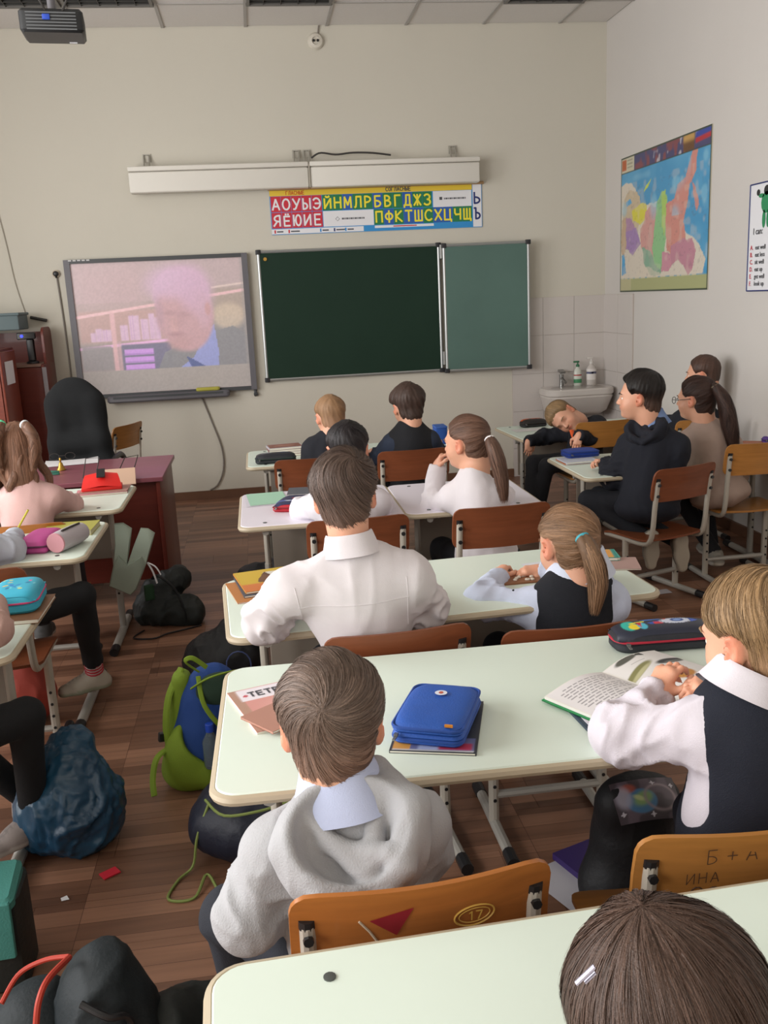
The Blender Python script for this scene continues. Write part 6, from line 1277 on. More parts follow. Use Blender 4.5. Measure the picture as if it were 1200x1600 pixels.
# navy gym bag with a green cord
t = thing('drawstring_bag', 'navy drawstring bag with a lime cord on the floor under the desk', 'bag', (-.14, 2.45, 0)); O_ = V(-.14, 2.45, 0); NV = M('navy_nylon', '#161b2c', .55, bump=.4, bs=60, var=.1)
sdf_bag('bag_body', t, [ell((-.14, 2.46, .10), (.15, .11, .105), None, .05), ell((-.03, 2.48, .14), (.10, .09, .10), None, .05), ell((-.20, 2.50, .12), (.07, .07, .09), None, .05)], NV, .0075, .012, 11, 4, origin=O_)
mb = MB(); mb.tube([p-O_ for p in tail_path([(-.23, 2.42, .20), (-.27, 2.40, .11), (-.29, 2.40, .02), (-.33, 2.36, .006), (-.35, 2.28, .005), (-.28, 2.27, .006), (-.25, 2.35, .02), (-.22, 2.30, .006), (-.19, 2.20, .005), (-.17, 2.16, .005)], 50)], .0042, 6); mb.tube([p-O_ for p in tail_path([(-.24, 2.42, .21), (-.19, 2.36, .19), (-.10, 2.35, .195), (-.02, 2.37, .20), (.05, 2.40, .21)], 20)], .0042, 6); mb.build('cord', M('lime_cord', '#7d8c4a', .7), t)
# black bag beside the third desk
t = thing('backpack', 'black backpack slumped beside the third desk', 'backpack', (-.25, 3.75, 0)); O_ = V(-.25, 3.75, 0); BK = M('black_nylon', '#14161b', .6, bump=.4, bs=70, var=.1)
sdf_bag('body', t, [ell((-.30, 3.78, .09), (.11, .14, .10), None, .05), ell((-.19, 3.80, .12), (.13, .15, .13), None, .06)], BK, .008, .020, 10, 6, origin=O_)
mb = MB(); mb.tube([V(.08+.05*math.cos(a), -.145, .13+.06*math.sin(a)) for a in np.linspace(0, 6.28, 17)[:-1]], .003, 6, closed=True); mb.build('clear_loop', M('loop_grey', '#4a5a8a', .4), t)
mb = MB(); mb.box((.14, -.10, .03), (.05, .05, .05), bev=.01); mb.build('red_tag', M('bright_red'), t)
t = thing('backpack', 'black backpack with orange trim under the lilac-lit desk', 'backpack', (.02, 4.9, 0)); O_ = V(.02, 4.9, 0)
sdf_bag('body', t, [ell((-.10, 4.92, .08), (.11, .12, .10), None, .05), ell((.10, 4.93, .11), (.16, .13, .12), None, .06)], BK, .009, .012, 9, 12, origin=O_)
mb = MB(); mb.tube(tail_path([(.0, -.12, .14), (.06, -.135, .17), (.12, -.12, .16), (.2, -.1, .19)], 14), .014, 8, flat=.5); mb.build('orange_strap', M('orange_strap', '#a84a30', .7), t)
# dark backpack by the teacher desk
t = thing('backpack', 'dark green-black backpack on the floor beside the teacher desk', 'backpack', (-.54, 4.62, 0)); O_ = V(-.54, 4.62, 0); BG = M('green_black_nylon', '#171d1c', .6, bump=.4, bs=70, var=.1)
sdf_bag('body', t, [cap((-.63, 4.62, .075), (-.45, 4.60, .060), .085, .07, k=.05), cap((-.60, 4.68, .14), (-.50, 4.70, .20), .075, .065, k=.04), cap((-.52, 4.58, .05), (-.42, 4.56, .04), .05, k=.05)], BG, .007, .018, 15, 16, origin=O_)
mb = MB(); mb.tube(tail_path([(-.12, -.12, .006), (-.16, -.22, .005), (-.06, -.25, .005), (.0, -.20, .006), (.08, -.16, .005), (.16, -.12, .006)], 24), .004, 6); mb.build('strap_cord', BLK, t); mb = MB(); mb.tube(tail_path([(-.06, -.02, .24), (-.03, -.08, .27), (.04, -.08, .20), (.08, -.10, .10), (.09, -.10, .03)], 18), .016, 8, flat=.35); mb.build('shoulder_strap', BK, t)
mb = MB(); mb.box((-.08, -.09, .19), (.05, .02, .08), rotz(.4), bev=.008); mb.build('green_tag', M('tag_green', '#23472e', .7), t)
# grey-green smock hanging on the desk end
t = thing('hanging_smock', 'grey-green cloth bag with two straps hanging from the desk end', 'bag', (-.64, 4.30, .26)); O_ = V(-.64, 4.30, .26); GG = M('sage_cloth', '#98a496', .85, bump=.3, bs=300, var=.05)
mb = MB(); slabpoly(mb, [V(*p)-O_ for p in ((-0.726, 4.250, 0.430), (-0.758, 4.250, 0.325), (-0.665, 4.250, 0.273), (-0.636, 4.250, 0.298), (-0.580, 4.250, 0.417), (-0.596, 4.250, 0.456), (-0.663, 4.250, 0.425), (-0.699, 4.250, 0.471))], V(0, .05, 0), .008); mb.build('cloth_body', GG, t, sharp=60)
mb = MB(); slabpoly(mb, [V(*p)-O_ for p in ((-0.726, 4.250, 0.430), (-0.667, 4.250, 0.419), (-0.646, 4.260, 0.512), (-0.633, 4.280, 0.580), (-0.670, 4.280, 0.610), (-0.708, 4.280, 0.610), (-0.712, 4.260, 0.518))], V(0, .035, 0), .005); mb.build('strap', GG, t, sharp=60)
mb = MB(); slabpoly(mb, [V(*p)-O_ for p in ((-0.667, 4.250, 0.419), (-0.583, 4.250, 0.411), (-0.553, 4.260, 0.489), (-0.532, 4.280, 0.550), (-0.561, 4.280, 0.574), (-0.593, 4.280, 0.579), (-0.626, 4.260, 0.511))], V(0, .035, 0), .005); mb.build('strap', GG, t, sharp=60)
mb = MB(); mb.tube([p-O_ for p in tail_path([(-.575, 4.25, .42), (-.555, 4.24, .38), (-.54, 4.24, .32)], 8)], .006, 6, flat=.4); mb.tube([p-O_ for p in tail_path([(-.575, 4.25, .42), (-.54, 4.24, .40), (-.52, 4.24, .36)], 8)], .006, 6, flat=.4); mb.build('ribbon', M('p_white'), t)
# orange bag by the L2 legs
t = thing('shopping_bag', 'orange-red bag on the floor under the second left desk', 'bag', (-1.0, 3.55, 0)); O_ = V(-1.0, 3.55, 0); sdf_bag('bag_body', t, [ell((-1.0, 3.55, .12), (.12, .10, .13), None, .05), cap((-1.0, 3.55, .2), (-.98, 3.55, .26), .05, k=.05)], M('orange_cloth', '#9a3a2c', .7, bump=.3, bs=50), .009, .012, 10, 2, origin=O_)
mb = MB(); mb.tube(tail_path([(-.04, -.02, .25), (.0, -.04, .33), (.05, -.02, .25)], 12), .006, 6); mb.build('handle', M('orange_cloth'), t)
# teal and black satchel at the lower left
t = thing('satchel', 'black satchel with a teal flap at the lower left', 'bag', (-.80, 2.06, 0)); O_ = V(-.80, 2.06, 0)
mb = MB(); mb.box((.0, 0, .13), (.30, .16, .26), rotz(.05), bev=.03); mb.build('body', BG, t); mb = MB(); mb.box((0, -.015, .252), (.29, .15, .040), rotz(.05)@rotx(.15), bev=.018); mb.build('teal_flap', M('teal_fabric', '#3f8078', .75, var=.1, vs=14, bump=.3, bs=200), t); mb = MB(); mb.box((0, -.090, .185), (.285, .018, .14), rotz(.05)@rotx(-.06), bev=.006); mb.build('front_flap', M('teal_fabric'), t)
# big dark backpack with red piping
t = thing('backpack', 'dark teal backpack with orange-red piping at the bottom edge', 'backpack', (-.40, 1.62, 0)); O_ = V(-.40, 1.62, 0); TN = M('teal_nylon', '#0d181d', .7, bump=.3, bs=120, var=.12)
sdf_bag('body', t, [ell((-.40, 1.66, .155), (.100, .12, .185), rotz(.3), .06), ell((-.38, 1.60, .08), (.12, .12, .10), None, .06)], TN, .0075, .016, 9, 22, origin=O_)
sdf_bag('side_pocket', t, [ell((-.54, 1.68, .12), (.11, .10, .14), rotz(.2), .05)], TN, .0075, .006, 9, 25, origin=O_)
mb = MB(); mb.tube([p-O_ for p in tail_path([(-.42, 1.56, .30), (-.37, 1.54, .28), (-.335, 1.56, .25), (-.33, 1.56, .12)], 16)], .007, 8); mb.build('seam_piping', BLK, t)
mb = MB(); OR_ = M('orange_piping', '#a83220', .6)
mb.tube([p-O_ for p in tail_path([(-0.582, 1.620, 0.277), (-0.555, 1.660, 0.306), (-0.503, 1.660, 0.330), (-0.451, 1.640, 0.346)], 20)], .0050, 8); mb.tube([p-O_ for p in tail_path([(-0.451, 1.640, 0.344), (-0.472, 1.560, 0.363), (-0.482, 1.520, 0.350), (-0.487, 1.500, 0.314)], 20)], .0062, 8); mb.build('piping', OR_, t)
t = thing('backpack', 'flat dark backpack on the floor at the bottom edge beside the piped one', 'backpack', (-.22, 1.74, 0)); O_ = V(-.22, 1.74, 0)
sdf_bag('body', t, [ell((-.22, 1.72, .06), (.11, .12, .09), None, .05), ell((-.28, 1.66, .10), (.08, .10, .10), None, .05)], BG, .0075, .010, 10, 28, origin=O_)
# astronaut schoolbag standing under the second desk
t = thing('backpack', 'black schoolbag with a planet picture standing under the fish-book desk', 'backpack', (.87, 2.02, 0)); O_ = V(.87, 2.02, 0)
sdf_bag('body', t, [ell((.87, 2.04, .16), (.115, .10, .19), None, .05), cap((.80, 2.03, .06), (.94, 2.03, .06), .08, k=.05), cap((.82, 2.02, .30), (.92, 2.02, .30), .055, k=.05)], BK, .0075, .004, 9, 32, origin=O_)
def planet(X, Y):
    p = Pic(X, Y, '#4b4148'); p.m(sstep(.55, .8, noise3(np.stack([X, Y, X*0], -1), 40, 3))*.5, '#7a6a78'); p.ell(-.02, -.005, .038, .030, '#4f7fa8'); p.ell(-.015, .0, .025, .016, '#8fae6a', .9, .4, .4); p.ell(-.025, .002, .014, .006, '#d0d8a0', .8, .5, -.5); p.ell(-.045, .03, .018, .012, '#b05a4a', .9, .4); p.ell(-.06, .01, .018, .028, '#b8b4c4', .8, .4)
    d = np.hypot((X-.03)/.045, (Y-.0)/.036); p.m(np.exp(-((d-.9)/.10)**2), '#a08f94', .8)
    for x, y in ((.07, .03), (.06, -.035), (-.07, -.03), (.02, .038), (-.0, -.04)): p.poly([(x, y+.007), (x+.003, y+.002), (x+.008, y), (x+.003, y-.002), (x, y-.007), (x-.003, y-.002), (x-.008, y), (x-.003, y+.002)], '#cfcbd4')
    return p.c
painted('printed_flap', .165, .105, 90, 60, planet, V(0, -.048, .322), FX, V(0, .80, .60), PRINT, t, f=lambda X, Y: .028*(1-(X/.085)**2)*(1-(Y/.06)**2*.6))
# things on the floor under the second desk
b = book('purple exercise book lying on the floor under the desks', (0.795, 2.146, 0.000), (.17, .22), .35, '#352460', th=.02, pages='#b8b4c0'); b.location.z = 0; b.location.x += .04; b.location.y += .03
sheet_paper('white papers under the purple exercise book', V(*(0.733, 2.136, 0.000))+V(0, 0, .001), (.16, .20), .4, '#b9b6bc')
o = MB().box((0, 0, 0), (.05, .035, .004)).build('paper_scrap', M('p_red'), sharp=30); o.location = V(*(-0.528, 2.439, 0.000))+V(0, 0, .003); o.rotation_euler.z = .6; tag(o, 'red scrap of paper on the floor of the aisle', 'scrap')
o = MB().add([V(0, 0, 0), V(.02, .004, 0), V(.012, .016, .005), V(-.004, .010, .003)], [(0, 1, 2, 3)]).build('paper_scrap', M('p_white'), sharp=30); o.location = V(*(-0.642, 2.336, 0.000))+V(0, 0, .002); tag(o, 'tiny white scrap of paper on the floor near the satchel', 'scrap')
o = MB().add([V(-.05, -.03, 0), V(.05, -.02, 0), V(.04, .03, .006), V(-.04, .03, .003)], [(0, 1, 2, 3)]).build('paper_scrap', M('p_grey_light', '#a8a4a8', .7), sharp=30); o.location = V(*(1.992, 4.378, 0.000))+V(0, 0, .002); tag(o, 'grey scrap of paper on the floor past the third desk', 'scrap')
# ================================================================== people
D = V(0, 1, 0)
HOOD = dict(head=(0.079, 1.470, 0.862), yaw=-3, pitch=-12, roll=0, neck=(0.084, 1.420, 0.750), shL=(-0.044, 1.400, 0.701), shR=(0.209, 1.410, 0.712), elL=(-0.088, 1.370, 0.575), elR=(0.219, 1.460, 0.601), wrL=(.0, 1.54, .60), wrR=(.22, 1.60, .62), pel=(.11, 1.37, .47), knL=(-.135, 1.575, .44), knR=(.24, 1.74, .46), anL=(-.12, 1.66, .10), anR=(.24, 1.84, .10), toeL=(0, 1, 0), toeR=(0, 1, 0))
person('boy with smooth brown hair in a pale grey hoodie over a light blue collar', HOOD, dict(near=0, seed=3, hair='#65544a', hvar=.36, top='#a8a8ab', tex='m', tb=.35, tbs=320, loose=.014, amp=.007, T=.020, collar='#b8c0dc', hood=1.05, legs='#20232c', shoe='#3a3a40', hs=1.075, pole=(-.14, -.96, .24), swirl=.95, fade=.45, cz=.036, cs=1.07, cd=.045))
VEST = dict(head=(0.845, 1.470, 0.945), yaw=28, pitch=-14, roll=0, neck=(0.817, 1.440, 0.853), shL=(0.742, 1.450, 0.809), shR=(0.911, 1.400, 0.836), elL=(0.630, 1.552, 0.735), elR=(1.02, 1.62, .74), wrL=(0.729, 1.621, 0.775), wrR=(0.848, 1.577, 0.790), handL=((.50, .25, .75), (-.75, -.45, .4), (.5, .9, .5)), handR=((-.93, .1, .30), (0, -.3, 1), (.5, .8, .5)), pel=(.82, 1.40, .47), knL=(.86, 1.68, .46), knR=(1.02, 1.70, .46), anL=(.88, 1.74, .10), anR=(.94, 1.80, .10), toeL=(0, 1, 0), toeR=(0, 1, 0))
person('fair-haired boy in a navy vest and white shirt reading the fish book', VEST, dict(near=0, seed=5, hair='#8a6e4e', hvar=.40, top='#d2cbd4', loose=.016, amp=.008, T=.020, vest='#141826', collar='#dcd6de', legs='#141826', shoe='#2b2b30', hs=1.05, pole=(.25, -.55, .80), swirl=.9, fade=.35, cz=.010))
WHI = dict(head=(0.197, 2.350, 1.070), yaw=-6, pitch=-6, roll=-3, neck=(0.201, 2.300, 0.935), shL=(0.021, 2.280, 0.874), shR=(0.352, 2.300, 0.877), elL=(-0.036, 2.360, 0.741), elR=(0.409, 2.380, 0.736), wrL=(.10, 2.56, .745), wrR=(.32, 2.60, .745), pel=(.25, 2.33, .50), knL=(.14, 2.72, .47), knR=(.38, 2.74, .47), anL=(.12, 2.80, .10), anR=(.40, 2.82, .10), toeL=(0, 1, 0), toeR=(0, 1, 0))
person('boy with tousled dark brown hair in a plain white shirt', WHI, dict(near=0, seed=7, hair='#54443c', hvar=.45, top='#d9d3d6', tb=.12, loose=.016, amp=.009, ff=9, T=.024, yoke=1, collar='#dcd6da', legs='#1a1c24', shoe='#2b2b30', hs=.985, pole=(.35, -.55, .75), swirl=1.3, fade=.25, lift=2.2, ch=1.25, cz=.006, bump=[(.02, .02, .10, .05, .010)]))
PON = dict(head=(0.841, 2.480, 0.856), yaw=18, pitch=-16, roll=2, neck=(0.859, 2.450, 0.773), shL=(0.745, 2.460, 0.701), shR=(0.955, 2.420, 0.710), elL=(0.600, 2.550, 0.678), elR=(.96, 2.60, .70), wrL=(0.685, 2.680, 0.700), wrR=(0.828, 2.680, 0.712), handL=((.35, .75, .30), (-.4, 0, 1), (.6, .8, .5)), handR=((-.95, .10, .12), (0, -.2, 1), (.35, .6, .4)), pel=(.80, 2.40, .45), knL=(.70, 2.74, .45), knR=(.90, 2.76, .45), anL=(.72, 2.74, .10), anR=(.92, 2.72, .10), toeL=(0, 1, 0), toeR=(0, 1, 0))
person('girl in a navy vest and pale blue blouse with a low ponytail and turquoise tie', PON, dict(near=0, seed=9, hair='#8a6a50', hvar=.35, top='#c3cbe0', loose=.012, amp=.006, T=.010, vest='#10131c', collar='#cdd4e6', legs='#14161e', shoe='#d8d4d0', sole='#e0dcd8', pole=(.55, -.80, -.15), swirl=.0, hs=1.04, slen=1.4, lift=.6, cz=.040, cs=1.2, cd=.03,
 zl=[.056, .052, .044, .02, .002, -.020, -.080, -.104, -.110], tails=[dict(p=[(0.844, 2.375, 0.901), (0.857, 2.340, 0.866), (0.875, 2.330, 0.789), (0.868, 2.330, 0.706)], r=[.012, .021, .027, .022, .010], tie='#4fb0c0', tl='turquoise hair tie', n=520, fly=.5)]))
NEAR = dict(head=(0.369, 0.780, 0.820), yaw=12, pitch=-30, roll=-4, neck=(.36, .68, .74), shL=(.26, .66, .69), shR=(.47, .64, .69), elL=(.23, .64, .56), elR=(.52, .62, .56), wrL=(.30, .80, .56), wrR=(.44, .80, .56), handL=((.9, .3, 0), (0, 0, 1), (.3, .4, .3)), handR=((-.9, .3, 0), (0, 0, 1), (.3, .4, .3)), pel=(.36, .56, .50), knL=(.27, .88, .46), knR=(.46, .88, .46), anL=(.27, .92, .10), anR=(.46, .92, .10), toeL=(0, 1, 0), toeR=(0, 1, 0))
root, inf = person('girl with long straight brown hair seen from above, nearest the camera', NEAR, dict(near=0, seed=11, hair='#4a382f', hvar=.32, top='#b8b4c0', T=.022, legs='#20222a', shoe='#888', pole=(-.1, -.35, .94), swirl=.05, hs=1.0, strands=7000, slen=2.4, lift=1.4, zl=[.050, .046, .0, -.30, -.4, -.4, -.4, -.4, -.4],
    drape=[((0, -.02, 0), (.0, -.045, -.20), .086, .105), ((.02, -.02, -.04), (.06, -.02, -.22), .07, .075), ((-.02, -.02, -.04), (-.05, -.02, -.22), .07, .075)]))
HB = V(*NEAR['head']); 
mb = MB(); p0 = V(*(0.249, 0.700, 0.953)); p1 = V(*(0.259, 0.700, 0.962)); d_ = nrm(p1-p0); mb.tube([p0-d_*.006, p1+d_*.004], .0032, 8, flat=.5); mb.tube([p0+V(.004, 0, -.004), p1+V(.004, 0, -.004)], .0026, 8, flat=.5); mb.build('hair_clip', M('silver', '#a8a4b4', .25, metal=.7), root, origin=inf['O'], label='small silver hair clip')
POD = dict(head=(0.805, 3.620, 0.985), yaw=48, pitch=-6, roll=0, neck=(0.819, 3.580, 0.871), shL=(0.738, 3.620, 0.785), shR=(0.901, 3.560, 0.785), elL=(0.686, 3.780, 0.690), elR=(.98, 3.74, .72), wrL=(0.718, 3.800, 0.855), wrR=(.84, 3.86, .73), handL=((.35, -.1, .8), (-.9, .3, .2), (.7, .9, .5)), pel=(.86, 3.53, .51), knL=(.74, 3.86, .48), knR=(.93, 3.90, .48), anL=(.74, 3.84, .10), anR=(.96, 3.86, .10), toeL=(0, 1, 0), toeR=(0, 1, 0))
root, inf = person('girl in a white blouse with a long brown ponytail resting her chin on her hand', POD, dict(near=1, seed=13, hair='#6a4e40', hvar=.3, top='#dcd6da', tb=.1, loose=.012, amp=.005, T=.011, legs='#16181f', shoe='#333', pole=(.35, -.92, .12), swirl=0, zl=[.056, .052, .044, .02, .002, -.020, -.066, -.080, -.084], strands=1200, slen=1.4,
    tails=[dict(p=[(0.870, 3.500, 1.013), (0.882, 3.460, 0.966), (0.901, 3.450, 0.878), (0.912, 3.450, 0.780)], r=[.012, .026, .030, .026, .014], tie='#e8e4e4', tl='white hair tie', n=300)]))
mb = MB(); w_ = V(*POD['wrL']); mb.tube([w_+V(.023*math.cos(a), .023*math.sin(a), -.008) for a in np.linspace(0, 6.28, 17)[:-1]], .0045, 6, closed=True); mb.build('bracelet', M('bracelet_red', '#8a2a3a', .6), root, origin=inf['O'])
DAD = dict(head=(0.330, 3.660, 0.980), yaw=0, pitch=-10, roll=0, neck=(0.323, 3.620, 0.842), shL=(0.205, 3.620, 0.799), shR=(0.437, 3.620, 0.789), elL=(0.140, 3.740, 0.725), elR=(0.452, 3.720, 0.732), wrL=(0.222, 3.920, 0.735), wrR=(.42, 3.95, .73), pel=(.30, 3.52, .50), knL=(.20, 3.86, .47), knR=(.42, 3.86, .47), anL=(.20, 3.9, .10), anR=(.42, 3.9, .10), toeL=(0, 1, 0), toeR=(0, 1, 0))
person('black-haired boy in a white shirt mostly hidden behind the nearer boy', DAD, dict(near=1, seed=15, hair='#1f1a1c', hvar=.3, top='#dad6dd', tb=.1, loose=.014, amp=.006, T=.018, collar='#dad6dd', legs='#16181f', shoe='#333', strands=500))
BLE = dict(head=(0.365, 4.980, 0.956), yaw=14, pitch=-10, roll=0, neck=(0.358, 4.950, 0.870), shL=(0.258, 4.950, 0.814), shR=(0.455, 4.950, 0.808), elL=(0.241, 5.020, 0.649), elR=(0.516, 5.100, 0.673), wrL=(.30, 5.22, .715), wrR=(.48, 5.24, .715), pel=(.27, 4.92, .50), knL=(.18, 5.26, .46), knR=(.38, 5.26, .46), anL=(.18, 5.3, .10), anR=(.38, 5.3, .10), toeL=(0, 1, 0), toeR=(0, 1, 0))
person('blond boy in a dark navy jumper in the front row', BLE, dict(near=2, seed=17, hair='#8f6e50', hvar=.3, top='#14161f', loose=.012, T=.016, fade=.4, legs='#14161f', shoe='#333'))
DKE = dict(head=(0.789, 4.980, 0.981), yaw=12, pitch=-10, roll=0, neck=(0.791, 4.950, 0.883), shL=(0.682, 4.950, 0.813), shR=(0.902, 4.950, 0.813), elL=(0.623, 5.020, 0.704), elR=(0.981, 5.050, 0.685), wrL=(0.626, 5.160, 0.692), wrR=(0.997, 5.200, 0.697), handL=((-.3, .5, .3), (0, 0, 1), (.7, .8, .4)), handR=((.0, .4, .8), (0, -1, .3), (.7, .8, .4)), pel=(.80, 4.93, .50), knL=(.70, 5.26, .46), knR=(.90, 5.26, .46), anL=(.70, 5.3, .10), anR=(.90, 5.3, .10), toeL=(0, 1, 0), toeR=(0, 1, 0))
person('boy with thick dark curly hair, slate shirt and dark vest in the front row', DKE, dict(near=2, seed=19, hair='#3f2f28', hvar=.35, top='#232c3e', loose=.012, T=.030, vest='#15161b', legs='#14161f', shoe='#333', grv=1.6, hs=1.02))
NAV = dict(head=(1.868, 4.420, 1.026), yaw=62, pitch=-2, roll=0, neck=(1.931, 4.420, 0.890), shL=(1.859, 4.520, 0.783), shR=(2.045, 4.340, 0.797), elL=(1.778, 4.520, 0.594), elR=(2.026, 4.360, 0.550), wrL=(1.781, 4.620, 0.658), wrR=(1.929, 4.660, 0.602), handL=((-.85, .2, .25), (.0, .3, 1), (.6, .8, .5)), pel=(1.90, 4.37, .49), knL=(1.66, 4.56, .48), knR=(1.78, 4.72, .46), anL=(1.905, 4.360, 0.302), anR=(2.051, 4.340, 0.281), toeL=(.0, .05, -1), toeR=(.1, .05, -1), dnL=(0, -1, 0), dnR=(0, -1, 0))
person('dark-haired boy in a navy hoodie turned in profile on a skewed chair', NAV, dict(near=1, seed=21, hair='#1e1917', hvar=.3, top='#10131f', loose=.020, amp=.009, T=.026, collar='#6f86b0', hood=.85, cs=1.14, cd=.03, legs='#12141c', shoe='#6a655c', sole='#a89f90', hem=1, fat=1.05, hs=1.08, strands=700, fade=.2, zl=[.062, .058, .046, .010, .012, -.006, -.060, -.090, -.098], cz=.030))
BEI = dict(head=(2.256, 4.600, 0.975), yaw=40, pitch=-4, roll=0, neck=(2.297, 4.580, 0.853), shL=(2.219, 4.620, 0.758), shR=(2.419, 4.520, 0.745), elL=(2.230, 4.660, 0.546), elR=(2.509, 4.620, 0.533), wrL=(2.293, 4.860, 0.566), wrR=(2.44, 4.90, .655), pel=(2.35, 4.50, .50), knL=(2.25, 4.85, .47), knR=(2.45, 4.88, .47), anL=(2.392, 4.590, 0.120), anR=(2.45, 4.75, .12), toeL=(.1, .9, -.1), toeR=(0, 1, 0))
root, inf = person('girl in a beige jumper and glasses with long wavy ponytail by the side wall', BEI, dict(near=1, seed=23, hair='#3c2a24', hvar=.35, top='#a58f83', loose=.018, amp=.007, hem=1, T=.014, legs='#15151a', shoe='#8f8a80', sole='#b8b0a4', hs=1.04, pole=(.35, -.85, .35), swirl=0, strands=1200, slen=1.5, zl=[.056, .050, .036, .0, -.015, -.035, -.085, -.105, -.108],
    tails=[dict(p=[(2.306, 4.500, 1.047), (2.344, 4.460, 0.964), (2.371, 4.450, 0.842), (2.396, 4.440, 0.709)], r=[.018, .034, .040, .038, .020], tie='#cfc59a', tl='pale yellow hair tie', n=360, wave=.35, b=1.2)]))
gq = lambda x, y, z: inf['hc']+inf['R']@(V(x, y, z)*inf['s'])-inf['O']
for x in (-.032, .032): mb = MB(); mb.tube([gq(x+.021*math.cos(a), .100, -.004+.017*math.sin(a)) for a in np.linspace(0, 6.28, 17)[:-1]], .0016, 6, closed=True); mb.build('glasses_rim', M('wire_black'), root)
mb = MB(); mb.tube([gq(-.011, .100, 0), gq(.011, .100, 0)], .0015, 6); [mb.tube([gq(s_*.053, .100, 0), gq(s_*.076, .06, 0), gq(s_*.082, -.01, .004)], .0016, 6) for s_ in (-1, 1)]; mb.build('glasses_temples', M('wire_black'), root)
BEH = dict(head=(2.735, 5.500, 1.008), yaw=55, pitch=-4, roll=0, neck=(2.736, 5.500, 0.865), shL=(2.613, 5.520, 0.749), shR=(2.823, 5.480, 0.741), elL=(2.572, 5.650, 0.662), elR=(2.72, 5.75, .68), wrL=(2.609, 5.850, 0.651), wrR=(2.62, 5.95, .66), handL=((-.8, .3, 0), (0, 0, 1), (.5, .6, .4)), pel=(2.60, 5.42, .50), knL=(2.50, 5.8, .46), knR=(2.70, 5.8, .46), anL=(2.50, 5.8, .10), anR=(2.70, 5.8, .10), toeL=(0, 1, 0), toeR=(0, 1, 0))
person('brown-haired child in dark navy almost hidden behind the girl in beige', BEH, dict(near=2, seed=25, hair='#4a352c', top='#141720', loose=.012, T=.013, legs='#14161f', shoe='#333', hs=1.05, zl=[.056, .050, .036, .0, -.015, -.035, -.060, -.062, -.062]))
SLE = dict(head=(1.879, 5.620, 0.776), yaw=158, pitch=-22, roll=62, neck=(2.041, 5.700, 0.723), shL=(2.125, 5.660, 0.714), shR=(2.037, 5.860, 0.635), elL=(2.026, 5.450, 0.636), elR=(1.865, 5.950, 0.609), wrL=(1.892, 5.360, 0.697), wrR=(1.729, 5.880, 0.593), handL=((-.35, -.3, -1), (-.4, -.9, .2), (.3, .4, .3)), handR=((-.1, -.2, -1), (.0, -1, .2), (.3, .4, .3)), pel=(2.02, 5.62, .50), knL=(1.74, 5.52, .49), knR=(1.70, 5.66, .49), anL=(1.654, 5.517, 0.120), anR=(1.550, 5.348, 0.120), toeL=(-1, .1, 0), toeR=(-1, -.1, 0))
person('blond boy in dark blue asleep with his head on his arm over the chair back', SLE, dict(near=1, seed=27, hair='#8a7050', hvar=.35, top='#10121c', loose=.014, amp=.007, T=.016, legs='#121218', shoe='#54504c', sole='#7a756c', asleep=1, hs=1.03, strands=900, fade=.3))
mb = MB(); mb.tube(tail_path([(1.892, 5.500, 0.710), (1.894, 5.460, 0.667), (1.912, 5.440, 0.629)], 8), .014, 8, flat=.3); o = mb.build('scarf_strip', M('orange_bright', '#e05a24', .6)); tag(o, 'bright orange strip of fabric hanging under the sleeping boy\'s chin', 'ribbon')
PNK = dict(head=(-1.056, 4.160, 1.004), yaw=6, pitch=-8, roll=0, neck=(-1.038, 4.120, 0.863), shL=(-1.176, 4.120, 0.794), shR=(-0.922, 4.120, 0.809), elL=(-1.20, 4.25, .74), elR=(-0.878, 4.240, 0.722), wrL=(-1.12, 4.42, .73), wrR=(-0.940, 4.340, 0.693), handR=((-.6, .6, 0), (0, 0, 1), (.4, .6, .4)), pel=(-1.04, 4.06, .50), knL=(-1.12, 4.4, .46), knR=(-.94, 4.4, .46), anL=(-1.12, 4.42, .10), anR=(-.92, 4.42, .10), toeL=(0, 1, 0), toeR=(0, 1, 0))
rc = random.Random(12); hp_ = V(*PNK['head']); locks = []
for k in range(17):
    a = math.radians(rc.uniform(150, 385)); rr_ = rc.uniform(.080, .106); tw = rc.uniform(0, 6.28); zt = rc.uniform(-.02, .05); L_ = rc.uniform(.17, .23)
    locks.append(dict(p=[hp_+V(math.cos(a)*rr_*(.85+.25*u)+.014*math.sin(tw+u*7.5), math.sin(a)*rr_*(.85+.12*u)-.012+.014*math.cos(tw+u*7.5), zt-L_*u) for u in np.linspace(0, 1, 7)], r=[.008, .015, .016, .014, .005], lock=1, n=70, fly=.8, b=rc.uniform(.8, 1.3)))
root, inf = person('girl in a pale pink top with long wavy light brown hair in two bunches', PNK, dict(near=1, seed=29, hair='#85604c', hvar=.4, top='#d0aaa6', loose=.010, T=.014, legs='#2a2428', shoe='#555', hs=1.0, pole=(0, -.3, .95), swirl=0, strands=1600, slen=1.9, lift=1.5, zl=[.052, .046, .02, -.10, -.2, -.2, -.2, -.2, -.2], drape=[((0, -.02, -.02), (0, -.035, -.14), .074, .055)],
    tails=[dict(p=[(-1.000, 4.075, 1.117), (-0.972, 4.050, 1.091), (-0.957, 4.040, 1.029), (-0.972, 4.030, 0.936)], r=[.010, .020, .022, .010], tie='#d8dde0', tl='white hair tie', n=200, wave=.5, fly=.6), dict(p=[(-1.087, 4.075, 1.128), (-1.095, 4.050, 1.099), (-1.111, 4.040, 1.039), (-1.106, 4.030, 0.945)], r=[.010, .020, .022, .010], tie='#5ac896', tl='mint green hair tie', n=200, wave=.5, fly=.6)]+locks))
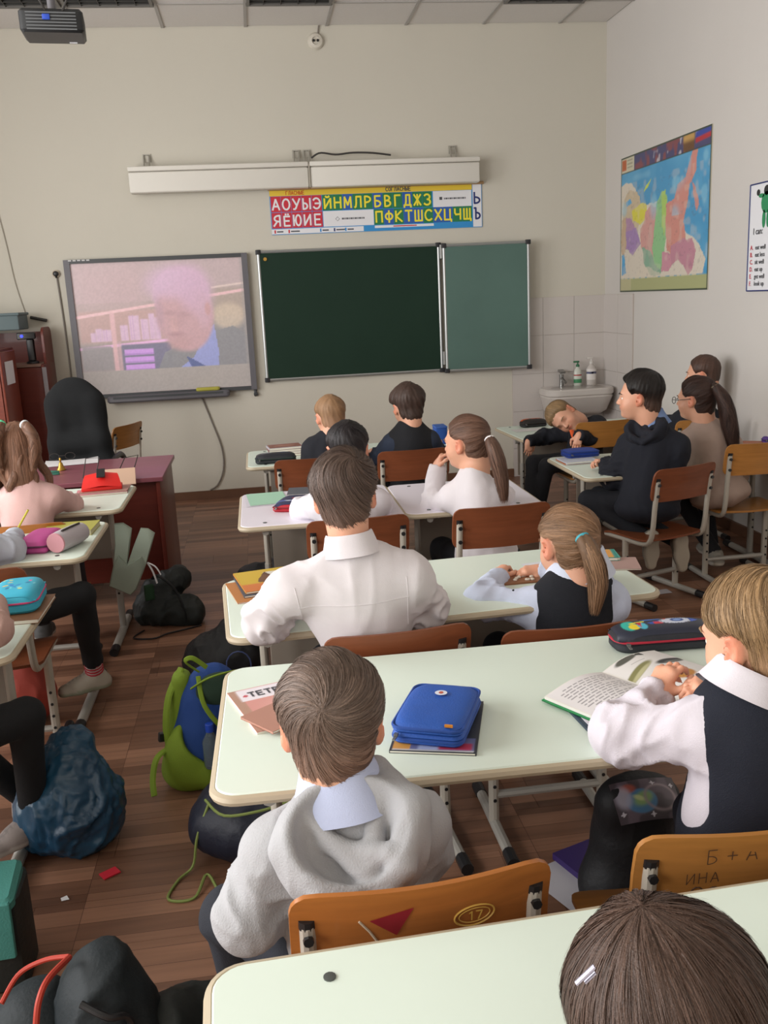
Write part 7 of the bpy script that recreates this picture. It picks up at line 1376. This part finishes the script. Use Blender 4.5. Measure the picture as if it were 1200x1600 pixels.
WRI = dict(head=(-1.26, 3.36, 1.05), yaw=-10, pitch=-20, roll=0, neck=(-1.24, 3.28, .92), shL=(-1.38, 3.30, .86), shR=(-1.12, 3.26, .86), elL=(-1.42, 3.50, .73), elR=(-0.944, 3.400, 0.732), wrL=(-1.25, 3.62, .73), wrR=(-0.978, 3.620, 0.732), handL=((.5, .6, 0), (0, 0, 1), (.4, .6, .4)), handR=((-.1, .95, .1), (.2, -.1, 1), (.7, .8, .5)), pel=(-1.08, 3.20, .50), knL=(-1.05, 3.55, .48), knR=(-0.719, 3.450, 0.530), anL=(-1.10, 3.6, .10), anR=(-0.743, 3.620, 0.148), toeL=(0, 1, 0), toeR=(-.93, -.32, -.05))
root, inf = person('child in a pale sleeve and black leggings writing, one sneaker in the aisle', WRI, dict(near=1, seed=31, hair='#5a4636', top='#b8bcc8', loose=.014, amp=.006, T=.016, legs='#101114', shoe='#a89f90', sole='#8f9480', sock='striped', strands=0))
t = thing('pencil', 'yellow pencil held in the writing hand at the left desk', 'pencil', V(*(-0.987, 3.680, 0.743))); p0 = V(*(-0.993, 3.680, 0.728)); p1 = V(*(-0.923, 3.660, 0.828)); o0 = V(*(-0.987, 3.680, 0.743)); mb = MB(); mb.tube([p0-o0, p1-o0], .0042, 6); mb.build('shaft', M('pencil_yellow', '#c9c23a', .5), t); d_ = nrm(p0-p1); mb = MB(); mb.tube([p0-o0, p0-o0+d_*.014], [.0042, .0005], 6); mb.build('tip', M('pencil_tip', '#c9a27c', .6), t)
LOW = dict(head=(-1.22, 2.34, 1.05), yaw=0, pitch=-20, roll=0, neck=(-1.19, 2.24, .92), shL=(-1.32, 2.24, .86), shR=(-1.06, 2.22, .86), elL=(-1.36, 2.46, .73), elR=(-0.744, 2.420, 0.765), wrL=(-1.2, 2.6, .73), wrR=(-0.792, 2.620, 0.774), handR=((-.1, .9, .0), (0, 0, 1), (.4, .6, .4)), pel=(-1.06, 2.14, .50), knL=(-.95, 2.50, .50), knR=(-0.712, 2.500, 0.482), anL=(-0.809, 2.719, 0.120), anR=(-0.753, 2.580, 0.136), toeL=(0, 1, 0), toeR=(-.3, -.25, -.05))
person('child in a rose sleeve and black leggings cut off by the left edge', LOW, dict(near=1, seed=33, hair='#5a4636', top='#b9978e', loose=.012, T=.016, legs='#0f1013', shoe='#8a7f7a', sole='#b0a8a0', strands=0))

# ---- groups of repeats
for o in bpy.data.objects:
    if o.parent is None and 'label' in o:
        k = o.name.split('.')[0]; gname = dict(school_desk='school desks', school_chair='plywood school chairs', person='pupils in the classroom', backpack='school backpacks on the floor', book='books and workbooks on the desks', pencil_case='pencil cases on the desks', cable='cables on the front wall').get(k)
        if gname and 'group' not in o: o['group'] = gname
for o in bpy.data.objects: o.select_set(False) if o.name in bpy.context.view_layer.objects else None
